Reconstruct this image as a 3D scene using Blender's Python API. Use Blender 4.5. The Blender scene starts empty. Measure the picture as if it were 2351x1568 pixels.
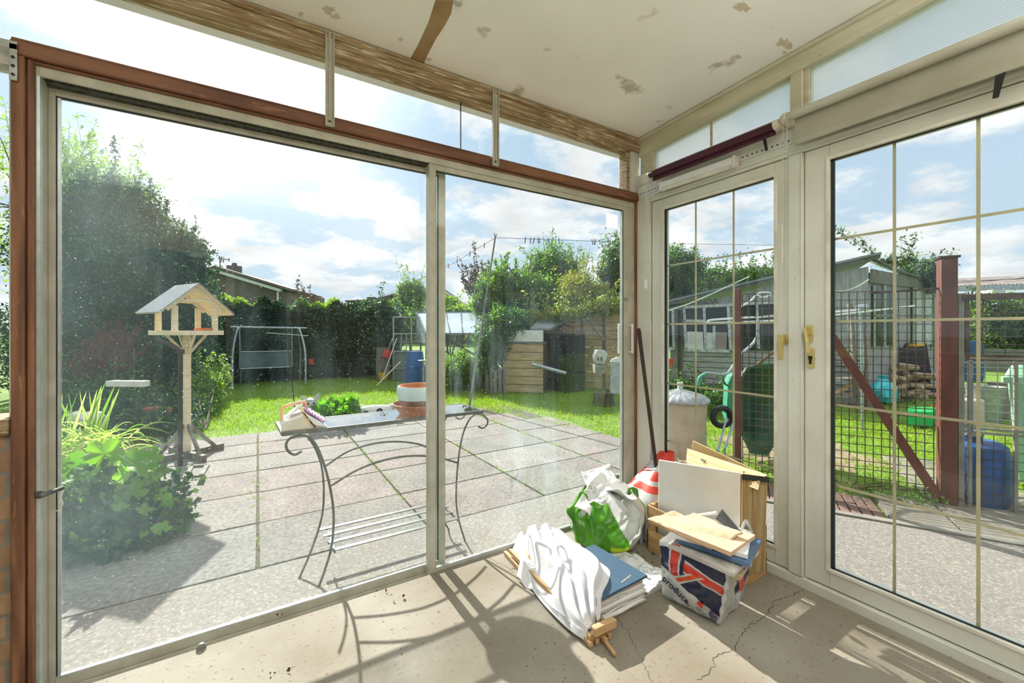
import bpy, bmesh, math, random
import numpy as np
from mathutils import Vector, Matrix, noise
random.seed(7)
S = bpy.context.scene
COL = S.collection

# ------------------------------------------------------------------ camera
F_PX = 952.4; CX = 1175.5; HY = 760.0; EYE = 1.2; YAW = math.radians(58.5)
cam_d = bpy.data.cameras.new('camera'); cam = bpy.data.objects.new('camera', cam_d); COL.objects.link(cam)
cam.location = (0, 0, EYE); cam.rotation_euler = (math.radians(90), 0, YAW - math.radians(90))
cam_d.sensor_width = 36; cam_d.lens = 36 * F_PX / 2351
cam_d.shift_y = (HY - 784) / 2351.0; cam_d.clip_start = .02; cam_d.clip_end = 500
S.camera = cam
# ------------------------------------------------------------------ exposure
S.view_settings.view_transform = 'Standard'; S.view_settings.look = 'None'
S.view_settings.exposure = 0.0; S.view_settings.gamma = 1.0; S.view_settings.use_curve_mapping = False
# ------------------------------------------------------------------ sun
SUN_DIR = Vector((.02, -1.0, -.645)).normalized()
sun_d = bpy.data.lights.new('sun', 'SUN'); sun_d.energy = 11.5; sun_d.angle = math.radians(.55); sun_d.color = (1, .955, .88)
sun = bpy.data.objects.new('sun', sun_d); COL.objects.link(sun)
sun.rotation_euler = SUN_DIR.to_track_quat('-Z', 'Y').to_euler(); sun.location = (0, 30, 20)
# ------------------------------------------------------------------ sky with clouds
W = bpy.data.worlds.new('sky'); S.world = W; W.use_nodes = True
nt = W.node_tree; nt.nodes.clear(); N = nt.nodes.new; L = nt.links.new
def wmath(op, a, b=None, c=None, clamp=False):
    n = N('ShaderNodeMath'); n.operation = op; n.use_clamp = clamp
    for i, v in enumerate((a, b, c)):
        if v is None: continue
        if isinstance(v, (int, float)): n.inputs[i].default_value = v
        else: L(v, n.inputs[i])
    return n.outputs[0]
tc = N('ShaderNodeTexCoord'); sep = N('ShaderNodeSeparateXYZ'); L(tc.outputs['Generated'], sep.inputs[0])
zc = wmath('ADD', wmath('MAXIMUM', sep.outputs[2], 0.0), .22)
cmb = N('ShaderNodeCombineXYZ'); L(wmath('DIVIDE', sep.outputs[0], zc), cmb.inputs[0]); L(wmath('DIVIDE', sep.outputs[1], zc), cmb.inputs[1]); cmb.inputs[2].default_value = 2.3
nz = N('ShaderNodeTexNoise'); nz.inputs['Scale'].default_value = 2.5; nz.inputs['Detail'].default_value = 8; nz.inputs['Roughness'].default_value = .56; L(cmb.outputs[0], nz.inputs['Vector'])
cm = N('ShaderNodeMapRange'); cm.interpolation_type = 'SMOOTHSTEP'; cm.inputs[1].default_value = .44; cm.inputs[2].default_value = .56; L(nz.outputs[0], cm.inputs[0])
nz2 = N('ShaderNodeTexNoise'); nz2.inputs['Scale'].default_value = 3.4; nz2.inputs['Detail'].default_value = 6; L(cmb.outputs[0], nz2.inputs['Vector'])
cs = N('ShaderNodeMapRange'); cs.inputs[1].default_value = .3; cs.inputs[2].default_value = .7; cs.inputs[3].default_value = .80; cs.inputs[4].default_value = 1.12; L(nz2.outputs[0], cs.inputs[0])
blue = N('ShaderNodeMixRGB'); blue.inputs[1].default_value = (.66, .80, .92, 1); blue.inputs[2].default_value = (.42, .62, .84, 1)
L(wmath('MULTIPLY', wmath('MAXIMUM', sep.outputs[2], 0.0), 1.6, clamp=True), blue.inputs[0])
cw = N('ShaderNodeMixRGB'); cw.blend_type = 'MULTIPLY'; cw.inputs[0].default_value = 1; cw.inputs[1].default_value = (.97, .985, 1.0, 1)
L(cs.outputs[0], cw.inputs[2])
mixc = N('ShaderNodeMixRGB'); L(cm.outputs[0], mixc.inputs[0]); L(blue.outputs[0], mixc.inputs[1]); L(cw.outputs[0], mixc.inputs[2])
dt = N('ShaderNodeVectorMath'); dt.operation = 'DOT_PRODUCT'; L(tc.outputs['Generated'], dt.inputs[0]); dt.inputs[1].default_value = (-SUN_DIR.x, -SUN_DIR.y, -SUN_DIR.z)
dpos = wmath('MAXIMUM', dt.outputs['Value'], 0.0)
glow = wmath('ADD', wmath('MULTIPLY', wmath('POWER', dpos, 18.0), .35), wmath('MULTIPLY', wmath('POWER', dpos, 60.0), 2.0))
high = wmath('MULTIPLY', wmath('SUBTRACT', sep.outputs[2], .45), 2.2, clamp=True)
gl = N('ShaderNodeMixRGB'); gl.blend_type = 'ADD'; gl.inputs[0].default_value = 1; L(mixc.outputs[0], gl.inputs[1])
gcmb = N('ShaderNodeCombineColor'); gs = wmath('ADD', glow, wmath('MULTIPLY', high, .55))
for i in range(3): L(gs, gcmb.inputs[i])
L(gcmb.outputs[0], gl.inputs[2])
gr = N('ShaderNodeMixRGB'); L(wmath('LESS_THAN', sep.outputs[2], -.01), gr.inputs[0]); L(gl.outputs[0], gr.inputs[1]); gr.inputs[2].default_value = (.25, .27, .2, 1)
bg = N('ShaderNodeBackground'); bg.inputs['Strength'].default_value = 1.05; L(gr.outputs[0], bg.inputs[0])
wo = N('ShaderNodeOutputWorld'); L(bg.outputs[0], wo.inputs[0])

# ------------------------------------------------------------------ survey helpers: photo pixel -> place on a plane in the world
fwv = (math.cos(YAW), math.sin(YAW)); rtv = (math.sin(YAW), -math.cos(YAW))
def ray(px, py):
    u = (px - CX) / F_PX; v = (HY - py) / F_PX
    return Vector((fwv[0] + u * rtv[0], fwv[1] + u * rtv[1], v))
O0 = Vector((0, 0, EYE))
def G(px, py, z=-.05):
    d = ray(px, py); return O0 + d * ((z - EYE) / d.z)
def XP(px, py, x):
    d = ray(px, py); return O0 + d * (x / d.x)
def YP(px, py, y):
    d = ray(px, py); return O0 + d * (y / d.y)
def DP(px, py, dep): return O0 + ray(px, py) * dep
def WP(px, py, A, B):
    d = ray(px, py); nx, ny = (B[1] - A[1]), -(B[0] - A[0])
    t = (A[0] * nx + A[1] * ny) / (d.x * nx + d.y * ny); return O0 + d * t
CZ0, CSL = 2.487, .045
def CEIL(px, py):      # on the sloping ceiling z = CZ0 + CSL*(1.93-y)
    d = ray(px, py); t = (CZ0 + CSL * 1.93 - EYE) / (d.z + CSL * d.y); return O0 + d * t

# ------------------------------------------------------------------ materials
def newmat(name):
    m = bpy.data.materials.new(name); m.use_nodes = True; m.node_tree.nodes.clear(); return m
def mat(name, col, col2=None, scale=8, rough=.6, metal=0, bump=0, bscale=None, det=4, spec=.4, stretch=(1, 1, 1), lo=.35, hi=.65, col3=None, sp_scale=None, sp_amt=.5, coat=0, transl=0):
    m = newmat(name); t = m.node_tree; n = t.nodes.new; l = t.links.new
    out = n('ShaderNodeOutputMaterial'); b = n('ShaderNodeBsdfPrincipled')
    b.inputs['Roughness'].default_value = rough; b.inputs['Metallic'].default_value = metal
    b.inputs['Specular IOR Level'].default_value = spec; b.inputs['Coat Weight'].default_value = coat
    b.inputs['Base Color'].default_value = (*col, 1)
    co = n('ShaderNodeNewGeometry'); mp = n('ShaderNodeMapping'); mp.inputs['Scale'].default_value = stretch; l(co.outputs['Position'], mp.inputs[0])
    last = None
    if col2:
        nn = n('ShaderNodeTexNoise'); nn.inputs['Scale'].default_value = scale; nn.inputs['Detail'].default_value = det; l(mp.outputs[0], nn.inputs['Vector'])
        r = n('ShaderNodeMapRange'); r.inputs[1].default_value = lo; r.inputs[2].default_value = hi; l(nn.outputs[0], r.inputs[0])
        mx = n('ShaderNodeMixRGB'); mx.inputs[1].default_value = (*col, 1); mx.inputs[2].default_value = (*col2, 1); l(r.outputs[0], mx.inputs[0]); last = mx.outputs[0]
        if col3:
            n3 = n('ShaderNodeTexNoise'); n3.inputs['Scale'].default_value = sp_scale or scale * 9; n3.inputs['Detail'].default_value = 3; l(mp.outputs[0], n3.inputs['Vector'])
            r3 = n('ShaderNodeMapRange'); r3.inputs[1].default_value = sp_amt; r3.inputs[2].default_value = sp_amt + .06; l(n3.outputs[0], r3.inputs[0])
            m3 = n('ShaderNodeMixRGB'); l(r3.outputs[0], m3.inputs[0]); l(last, m3.inputs[1]); m3.inputs[2].default_value = (*col3, 1); last = m3.outputs[0]
        l(last, b.inputs['Base Color'])
    if bump:
        bn = n('ShaderNodeTexNoise'); bn.inputs['Scale'].default_value = bscale or scale * 4; bn.inputs['Detail'].default_value = 5; l(mp.outputs[0], bn.inputs['Vector'])
        bu = n('ShaderNodeBump'); bu.inputs['Strength'].default_value = bump; bu.inputs['Distance'].default_value = .004; l(bn.outputs[0], bu.inputs['Height']); l(bu.outputs[0], b.inputs['Normal'])
    fin = b.outputs[0]
    if transl:
        tr = n('ShaderNodeBsdfTranslucent'); tr.inputs[0].default_value = (*col, 1)
        if last: l(last, tr.inputs[0])
        ms = n('ShaderNodeMixShader'); ms.inputs[0].default_value = transl; l(fin, ms.inputs[1]); l(tr.outputs[0], ms.inputs[2]); fin = ms.outputs[0]
    l(fin, out.inputs[0]); return m
def leafmat(name, cols, transl=.4, rough=.45):
    m = newmat(name); t = m.node_tree; n = t.nodes.new; l = t.links.new
    g = n('ShaderNodeNewGeometry'); cr = n('ShaderNodeValToRGB'); l(g.outputs['Random Per Island'], cr.inputs[0])
    el = cr.color_ramp.elements
    while len(el) < len(cols): el.new(.5)
    for i, c in enumerate(cols): el[i].position = i / max(1, len(cols) - 1); el[i].color = (*c, 1)
    b = n('ShaderNodeBsdfPrincipled'); b.inputs['Roughness'].default_value = rough; l(cr.outputs[0], b.inputs['Base Color'])
    tr = n('ShaderNodeBsdfTranslucent'); hs = n('ShaderNodeMixRGB'); hs.blend_type = 'MULTIPLY'; hs.inputs[0].default_value = 1; hs.inputs[2].default_value = (1.25, 1.5, .6, 1); l(cr.outputs[0], hs.inputs[1]); l(hs.outputs[0], tr.inputs[0])
    ms = n('ShaderNodeMixShader'); ms.inputs[0].default_value = transl; l(b.outputs[0], ms.inputs[1]); l(tr.outputs[0], ms.inputs[2])
    o = n('ShaderNodeOutputMaterial'); l(ms.outputs[0], o.inputs[0]); return m
def glassmat(name, dirt=.05, side=0.0, x0=-.6, x1=.3, tint=(.97, .985, .98), refl=1.0, low=0.0, speck=.5, patch=None):
    """clear pane: mirror reflection by Fresnel over see-through, with a film of dried dirt and specks"""
    m = newmat(name); t = m.node_tree; n = t.nodes.new; l = t.links.new
    def mth(op, a, b=None, clamp=False):
        q = n('ShaderNodeMath'); q.operation = op; q.use_clamp = clamp
        for i, v in enumerate((a, b)):
            if v is None: continue
            if isinstance(v, (int, float)): q.inputs[i].default_value = v
            else: l(v, q.inputs[i])
        return q.outputs[0]
    fr = n('ShaderNodeFresnel'); gb = n('ShaderNodeNewGeometry'); io = n('ShaderNodeMapRange'); io.inputs[3].default_value = 1.40; io.inputs[4].default_value = 1 / 1.40; l(gb.outputs['Backfacing'], io.inputs[0]); l(io.outputs[0], fr.inputs[0])
    tp = n('ShaderNodeBsdfTransparent'); tp.inputs[0].default_value = (*tint, 1)
    gl_ = n('ShaderNodeBsdfGlossy'); gl_.inputs['Roughness'].default_value = 0.0
    a = n('ShaderNodeMixShader'); l(mth('MULTIPLY', fr.outputs[0], refl), a.inputs[0]); l(tp.outputs[0], a.inputs[1]); l(gl_.outputs[0], a.inputs[2])
    g = n('ShaderNodeNewGeometry'); sx = n('ShaderNodeSeparateXYZ'); l(g.outputs['Position'], sx.inputs[0])
    mp = n('ShaderNodeMapping'); mp.inputs['Scale'].default_value = (1, 1, .22); l(g.outputs['Position'], mp.inputs[0])
    n1 = n('ShaderNodeTexNoise'); n1.inputs['Scale'].default_value = 9; n1.inputs['Detail'].default_value = 7; n1.inputs['Roughness'].default_value = .65; l(mp.outputs[0], n1.inputs['Vector'])
    r1 = n('ShaderNodeMapRange'); r1.inputs[1].default_value = .42; r1.inputs[2].default_value = .75; l(n1.outputs[0], r1.inputs[0])
    n2 = n('ShaderNodeTexNoise'); n2.inputs['Scale'].default_value = 2.3; n2.inputs['Detail'].default_value = 3; l(g.outputs['Position'], n2.inputs['Vector'])
    r2 = n('ShaderNodeMapRange'); r2.inputs[1].default_value = .35; r2.inputs[2].default_value = .7; l(n2.outputs[0], r2.inputs[0])
    base = mth('MULTIPLY', mth('MULTIPLY', r1.outputs[0], mth('ADD', r2.outputs[0], .3)), dirt)
    fac = mth('ADD', base, dirt * .10)
    if side:
        gx = n('ShaderNodeMapRange'); gx.interpolation_type = 'SMOOTHSTEP'; gx.inputs[1].default_value = x1; gx.inputs[2].default_value = x0; l(sx.outputs[0], gx.inputs[0])
        fac = mth('ADD', fac, mth('MULTIPLY', mth('MULTIPLY', gx.outputs[0], mth('ADD', mth('MULTIPLY', r2.outputs[0], .7), .45)), side))
    if low:
        gz = n('ShaderNodeMapRange'); gz.interpolation_type = 'SMOOTHSTEP'; gz.inputs[1].default_value = .75; gz.inputs[2].default_value = .05; l(sx.outputs[2], gz.inputs[0])
        fac = mth('ADD', fac, mth('MULTIPLY', mth('MULTIPLY', gz.outputs[0], mth('ADD', r2.outputs[0], .15)), low))
    if patch:
        for (cx, cz, rr, am) in patch:
            dx = mth('SUBTRACT', sx.outputs[0 if True else 1], cx); dz = mth('SUBTRACT', sx.outputs[2], cz)
            dd = mth('SQRT', mth('ADD', mth('MULTIPLY', dx, dx), mth('MULTIPLY', dz, dz)))
            pr = n('ShaderNodeMapRange'); pr.interpolation_type = 'SMOOTHSTEP'; pr.inputs[1].default_value = rr; pr.inputs[2].default_value = rr * .2; l(dd, pr.inputs[0])
            fac = mth('ADD', fac, mth('MULTIPLY', mth('MULTIPLY', pr.outputs[0], r1.outputs[0]), am))
    if speck:
        vo = n('ShaderNodeTexVoronoi'); vo.inputs['Scale'].default_value = 85; l(g.outputs['Position'], vo.inputs['Vector'])
        sp = mth('LESS_THAN', vo.outputs['Distance'], .16)
        wn = n('ShaderNodeSeparateColor'); l(vo.outputs['Color'], wn.inputs[0])
        sp2 = mth('MULTIPLY', sp, mth('GREATER_THAN', wn.outputs[0], .93))
        fac = mth('ADD', fac, mth('MULTIPLY', sp2, speck))
    cl = mth('MINIMUM', fac, .75)
    df = n('ShaderNodeBsdfDiffuse'); df.inputs[0].default_value = (.45, .56, .60, 1)
    tl = n('ShaderNodeBsdfTranslucent'); tl.inputs[0].default_value = (.42, .58, .62, 1)
    ad = n('ShaderNodeMixShader'); ad.inputs[0].default_value = .6; l(df.outputs[0], ad.inputs[1]); l(tl.outputs[0], ad.inputs[2])
    f = n('ShaderNodeMixShader'); l(cl, f.inputs[0]); l(a.outputs[0], f.inputs[1]); l(ad.outputs[0], f.inputs[2])
    o = n('ShaderNodeOutputMaterial'); l(f.outputs[0], o.inputs[0]); return m
def brickmat(name, c1, c2, mortar, sx=.225, sz=.075, bump=.4, axis='x'):
    m = newmat(name); t = m.node_tree; n = t.nodes.new; l = t.links.new
    g = n('ShaderNodeNewGeometry'); s = n('ShaderNodeSeparateXYZ'); l(g.outputs['Position'], s.inputs[0]); c = n('ShaderNodeCombineXYZ')
    l(s.outputs[0 if axis == 'x' else 1], c.inputs[0]); l(s.outputs[2], c.inputs[1])
    br = n('ShaderNodeTexBrick'); br.inputs['Color1'].default_value = (*c1, 1); br.inputs['Color2'].default_value = (*c2, 1); br.inputs['Mortar'].default_value = (*mortar, 1)
    br.inputs['Scale'].default_value = 1; br.inputs['Brick Width'].default_value = sx; br.inputs['Row Height'].default_value = sz; br.inputs['Mortar Size'].default_value = .006; l(c.outputs[0], br.inputs['Vector'])
    nn = n('ShaderNodeTexNoise'); nn.inputs['Scale'].default_value = 30; l(g.outputs['Position'], nn.inputs['Vector'])
    mm = n('ShaderNodeMixRGB'); mm.blend_type = 'MULTIPLY'; mm.inputs[0].default_value = .5; l(br.outputs[0], mm.inputs[1]); l(nn.outputs[0], mm.inputs[2])
    b = n('ShaderNodeBsdfPrincipled'); b.inputs['Roughness'].default_value = .9; l(mm.outputs[0], b.inputs['Base Color'])
    bu = n('ShaderNodeBump'); bu.inputs['Strength'].default_value = bump; bu.inputs['Distance'].default_value = .01; bu.invert = True; l(br.outputs['Fac'], bu.inputs['Height']); l(bu.outputs[0], b.inputs['Normal'])
    o = n('ShaderNodeOutputMaterial'); l(b.outputs[0], o.inputs[0]); return m
def attrmat(name, rough=.9, nscale=40, namt=.35, bump=.3, bscale=90, nscale2=4):
    """base colour from a per-slab colour attribute, with fine grain"""
    m = newmat(name); t = m.node_tree; n = t.nodes.new; l = t.links.new
    a = n('ShaderNodeAttribute'); a.attribute_name = 'tint'; g = n('ShaderNodeNewGeometry')
    nn = n('ShaderNodeTexNoise'); nn.inputs['Scale'].default_value = nscale; nn.inputs['Detail'].default_value = 5; l(g.outputs['Position'], nn.inputs['Vector'])
    r = n('ShaderNodeMapRange'); r.inputs[1].default_value = .3; r.inputs[2].default_value = .7; r.inputs[3].default_value = 1 - namt; r.inputs[4].default_value = 1 + namt; l(nn.outputs[0], r.inputs[0])
    nb = n('ShaderNodeTexNoise'); nb.inputs['Scale'].default_value = nscale2; nb.inputs['Detail'].default_value = 4; l(g.outputs['Position'], nb.inputs['Vector'])
    r2 = n('ShaderNodeMapRange'); r2.inputs[1].default_value = .3; r2.inputs[2].default_value = .7; r2.inputs[3].default_value = .84; r2.inputs[4].default_value = 1.12; l(nb.outputs[0], r2.inputs[0])
    q = n('ShaderNodeMath'); q.operation = 'MULTIPLY'; l(r.outputs[0], q.inputs[0]); l(r2.outputs[0], q.inputs[1])
    vm = n('ShaderNodeVectorMath'); vm.operation = 'SCALE'; l(a.outputs['Color'], vm.inputs[0]); l(q.outputs[0], vm.inputs['Scale'])
    b = n('ShaderNodeBsdfPrincipled'); b.inputs['Roughness'].default_value = rough; b.inputs['Specular IOR Level'].default_value = .25; l(vm.outputs[0], b.inputs['Base Color'])
    bn = n('ShaderNodeTexNoise'); bn.inputs['Scale'].default_value = bscale; bn.inputs['Detail'].default_value = 3; l(g.outputs['Position'], bn.inputs['Vector'])
    bu = n('ShaderNodeBump'); bu.inputs['Strength'].default_value = bump; bu.inputs['Distance'].default_value = .004; l(bn.outputs[0], bu.inputs['Height']); l(bu.outputs[0], b.inputs['Normal'])
    o = n('ShaderNodeOutputMaterial'); l(b.outputs[0], o.inputs[0]); return m

M = dict(
    alu=mat('aged_aluminium', (.52, .51, .43), (.42, .41, .33), 14, .5, .1, col3=(.2, .15, .08), sp_scale=70, sp_amt=.72, bump=.1),
    alu_dark=mat('dark_track', (.05, .05, .04), (.12, .12, .1), 60, .8),
    gasket=mat('black_gasket', (.02, .03, .03), rough=.5),
    bead_and_lit=mat('bead_and_lit_jamb', (.62, .68, .68), (.5, .55, .55), 20, .3, .5),  # glazing beads, and the painted lit strip on the left jamb
    timber=mat('red_brown_timber', (.26, .115, .065), (.13, .05, .028), 5, .5, stretch=(.5, 4, 4), bump=.4, bscale=25, col3=(.28, .13, .07), sp_scale=16, sp_amt=.62, coat=.1),
    timber_v=mat('red_brown_timber_upright', (.28, .13, .068), (.14, .06, .032), 7, .55, stretch=(5, 5, .5), bump=.4, bscale=25, col3=(.30, .16, .09), sp_scale=30, sp_amt=.64),
    beam=mat('flaking_roof_beam', (.40, .30, .17), (.20, .12, .055), 9, .8, stretch=(.6, 6, 9), bump=.8, bscale=20, col3=(.58, .52, .38), sp_scale=14, sp_amt=.57),
    ceiling=mat('dusty_ceiling_paint', (.84, .83, .77), (.77, .76, .69), 1.6, .85, col3=(.50, .44, .34), sp_scale=5.5, sp_amt=.66, bump=.25, bscale=8),
    cream=mat('cream_painted_wood', (.56, .53, .40), (.47, .43, .30), 6, .6, stretch=(4, .6, 4), bump=.3, col3=(.22, .15, .08), sp_scale=26, sp_amt=.69),
    upvc=mat('white_upvc', (.70, .71, .65), (.60, .60, .53), 3, .38, col3=(.3, .26, .18), sp_scale=60, sp_amt=.72),
    upvc_w=mat('bright_upvc_bead', (.74, .73, .66), (.6, .58, .5), 9, .35),
    white=mat('white_paint', (.68, .69, .67), (.58, .58, .54), 10, .45),
    whitepl=mat('white_plastic', (.78, .78, .80), (.70, .70, .71), 8, .3),
    gold=mat('gold_lattice', (.62, .54, .32), (.48, .44, .30), 12, .4, .35),
    brass=mat('brass', (.72, .60, .26), (.58, .46, .18), 12, .38, .6),
    floor=mat('worn_concrete_floor', (.315, .288, .24), (.205, .172, .122), 1.7, .8, bump=.35, bscale=60, col3=(.14, .11, .075), sp_scale=60, sp_amt=.635, det=10),
    black=mat('black', (.015, .015, .015), rough=.5),
    darkwood=mat('dark_wood', (.05, .022, .014), (.03, .014, .01), 9, .55),
    burg=mat('burgundy_fabric', (.075, .012, .03), (.05, .008, .022), 9, .45),
    blindf=mat('beige_blind_fabric', (.42, .40, .33), (.33, .31, .24), 3, .8, bump=.1, bscale=300),
    tube=mat('beige_tube', (.50, .49, .42), (.42, .40, .32), 5, .5),
    iron=mat('grey_painted_iron', (.09, .10, .09), (.15, .16, .15), 20, .45, .4),
    galv=mat('galvanised_metal', (.45, .46, .45), (.30, .31, .31), 14, .4, .6, col3=(.35, .2, .1), sp_scale=30, sp_amt=.66),
    terra=mat('terracotta', (.42, .15, .075), (.30, .11, .06), 8, .8, bump=.2),
    glaze=mat('pale_blue_glaze', (.46, .58, .60), (.52, .64, .66), 6, .25, coat=.5),
    soil=mat('soil', (.10, .06, .035), (.05, .03, .02), 25, .95, bump=.8),
    pine=mat('raw_pine', (.80, .70, .50), (.68, .57, .38), 8, .65, stretch=(1, 1, 5)),
    ply=mat('pale_wood', (.56, .38, .2), (.42, .26, .12), 5, .6, stretch=(1, 1, 8), bump=.2),
    felt=mat('grey_roof_felt', (.17, .19, .21), (.28, .30, .33), 60, .8, bump=.5, bscale=120),
    plain_red=mat('red_plastic', (.75, .04, .03), rough=.4), orange=mat('orange_plastic', (.8, .2, .03), (.7, .12, .02), 30, .35),
    blue=mat('blue_plastic', (.02, .10, .30), (.015, .07, .22), 4, .35),
    yellow=mat('yellow_plastic', (.75, .42, .03), rough=.4), green=mat('green_plastic', (.02, .42, .10), rough=.4),
    barrow=mat('green_barrow_paint', (.08, .42, .26), (.03, .15, .09), 2.5, .4), dkgreen=mat('dark_green_paint', (.02, .10, .05), (.03, .14, .07), 9, .5),
    wheelie=mat('pale_green_bin_plastic', (.33, .62, .36), (.28, .55, .31), 4, .45),
    teal=mat('teal_plastic_bag', (.03, .42, .48), (.10, .6, .65), 9, .3, bump=.5, bscale=14),
    jerry=mat('milky_plastic', (.62, .60, .54), (.5, .48, .42), 6, .5, transl=.3),
    rust=mat('rusty_mesh_wire', (.07, .045, .035), (.13, .10, .08), 18, .7, .3),
    postred=mat('red_brown_fence_paint', (.15, .05, .034), (.095, .032, .024), 5, .55, stretch=(3, 3, .7), bump=.2),
    greypost=mat('weathered_grey_wood', (.22, .20, .16), (.12, .10, .08), 9, .8, stretch=(4, 4, .7), bump=.4, col3=(.4, .4, .36), sp_scale=22, sp_amt=.64),
    shed=mat('silvered_boards', (.40, .40, .39), (.24, .235, .23), 5, .85, stretch=(.8, .8, 5), bump=.5, col3=(.10, .09, .08), sp_scale=14, sp_amt=.62),
    shedv=mat('silvered_upright_boards', (.42, .41, .41), (.24, .23, .22), 7, .85, stretch=(6, 6, .5), bump=.5),
    sheddark=mat('dark_grey_fascia', (.12, .125, .125), (.2, .2, .2), 8, .8, stretch=(1, 1, 5), bump=.3),
    winfr=mat('flaking_white_frame', (.58, .62, .62), (.36, .36, .34), 14, .7, bump=.3),
    winglass=mat('dark_window_glass', (.012, .018, .02), (.03, .045, .045), 3, .25, spec=.25),
    card=mat('pinkish_card', (.30, .24, .22), rough=.8),
    brick_h=brickmat('far_house_brick', (.20, .15, .13), (.15, .11, .10), (.22, .2, .18)),
    brick_i=brickmat('conservatory_brick', (.52, .33, .20), (.40, .24, .14), (.30, .27, .22)),
    brick_t=brickmat('tan_house_brick', (.46, .33, .20), (.36, .24, .14), (.34, .31, .26)),
    roof=mat('brown_roof_tiles', (.16, .12, .10), (.10, .075, .065), 3, .8, bump=.5, bscale=30),
    log=mat('split_log', (.55, .42, .30), (.36, .25, .17), 12, .85, bump=.5),
    chrome=mat('grey_steel_tube', (.42, .47, .50), (.3, .34, .37), 12, .35, .6),
    canvas=mat('white_canvas', (.72, .71, .66), (.62, .60, .54), 5, .7, bump=.2, bscale=90, col3=(.35, .28, .2), sp_scale=40, sp_amt=.74),
    cloth=mat('white_cloth', (.72, .72, .745), (.66, .66, .69), 5, .75, bump=.3, bscale=18),
    pages=mat('yellowed_card_leaves', (.66, .52, .30), (.48, .33, .14), 60, .7, stretch=(1.4, .05, .02)),
    kraft=mat('kraft_envelope', (.66, .47, .31), (.58, .40, .26), 5, .6, bump=.3, bscale=14),
    crate=mat('thin_crate_wood', (.55, .35, .16), (.40, .23, .09), 6, .6, stretch=(1, 1, 6), bump=.25, col3=(.12, .06, .03), sp_scale=30, sp_amt=.72),
    navy=mat('blue_folder_cover', (.045, .095, .155), (.04, .085, .14), 30, .55),
    navy2=mat('dark_navy_print', (.02, .025, .06), rough=.3), redp=mat('red_print', (.50, .025, .02), (.62, .05, .03), 14, .25, coat=.4),
    orangep=mat('orange_red_print', (.62, .09, .02), rough=.25), bagw=mat('white_polythene', (.72, .73, .72), (.62, .64, .64), 5, .22, bump=.6, bscale=12, transl=.35, coat=.3),
    bagg=mat('green_polythene', (.10, .33, .012), (.04, .19, .01), 8, .25, bump=.7, bscale=14, transl=.2, coat=.3), bagy=mat('lime_polythene', (.42, .55, .03), (.5, .62, .05), 8, .3, bump=.5, bscale=14, transl=.2),
    bagr=mat('red_polythene', (.75, .06, .035), (.85, .12, .08), 9, .25, bump=.6, bscale=14, transl=.35),
    news=mat('newsprint', (.66, .66, .65), (.42, .42, .43), 24, .8, lo=.52, hi=.62, col3=(.06, .06, .07), sp_scale=75, sp_amt=.58, bump=.2),
    paper=mat('white_paper', (.76, .76, .75), (.66, .66, .65), 8, .7, bump=.3, bscale=10),
    pageedge=mat('newspaper_edges', (.62, .59, .55), (.36, .33, .30), 90, .9, stretch=(.1, .1, 3)),
    grass_base=mat('lawn_soil_green', (.10, .19, .015), (.16, .26, .03), 3, .95, bump=.5, bscale=60, det=6),
    dirt=mat('dry_earth', (.30, .23, .15), (.22, .16, .10), 5, .95, bump=.6, bscale=50),
    aggregate=mat('exposed_aggregate', (.225, .208, .185), (.17, .157, .138), 40, .9, bump=.7, bscale=110, col3=(.30, .275, .23), sp_scale=75, sp_amt=.56),
    kerb=mat('kerb_concrete', (.27, .26, .22), (.2, .19, .16), 12, .95, bump=.4),
    barkm=mat('bark', (.07, .05, .035), (.12, .09, .06), 14, .9, bump=.6, stretch=(4, 4, 1)),
    greenbox=mat('greyblue_mesh_fabric', (.07, .11, .13), (.12, .16, .18), 3, .7), blackp=mat('black_tarpaulin', (.012, .013, .014), (.03, .03, .03), 5, .35),
    pink=mat('mauve_fabric', (.45, .22, .42), (.55, .32, .52), 20, .7), peach=mat('peach_plastic', (.82, .45, .22), rough=.4), ivory=mat('ivory_plastic', (.68, .64, .55), (.6, .56, .47), 7, .45),
    concrete=mat('old_concrete_bin', (.60, .50, .37), (.46, .37, .27), 5, .85, bump=.3, col3=(.14, .10, .07), sp_scale=9, sp_amt=.66),
    polyc=None, slab=attrmat('paving_slabs'), ghglass=mat('greenhouse_glass', (.42, .50, .52), (.52, .6, .62), 2, .12, spec=.9),
    joint=mat('mossy_joint', (.10, .10, .05), (.06, .055, .04), 20, .95),
    brownpipe=mat('brown_metal_pipe', (.05, .03, .025), (.035, .022, .02), 9, .4),
    stain=mat('bare_ply_strip', (.36, .25, .12), (.28, .18, .08), 7, .8, stretch=(1, 1, 1), bump=.3),
)
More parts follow.
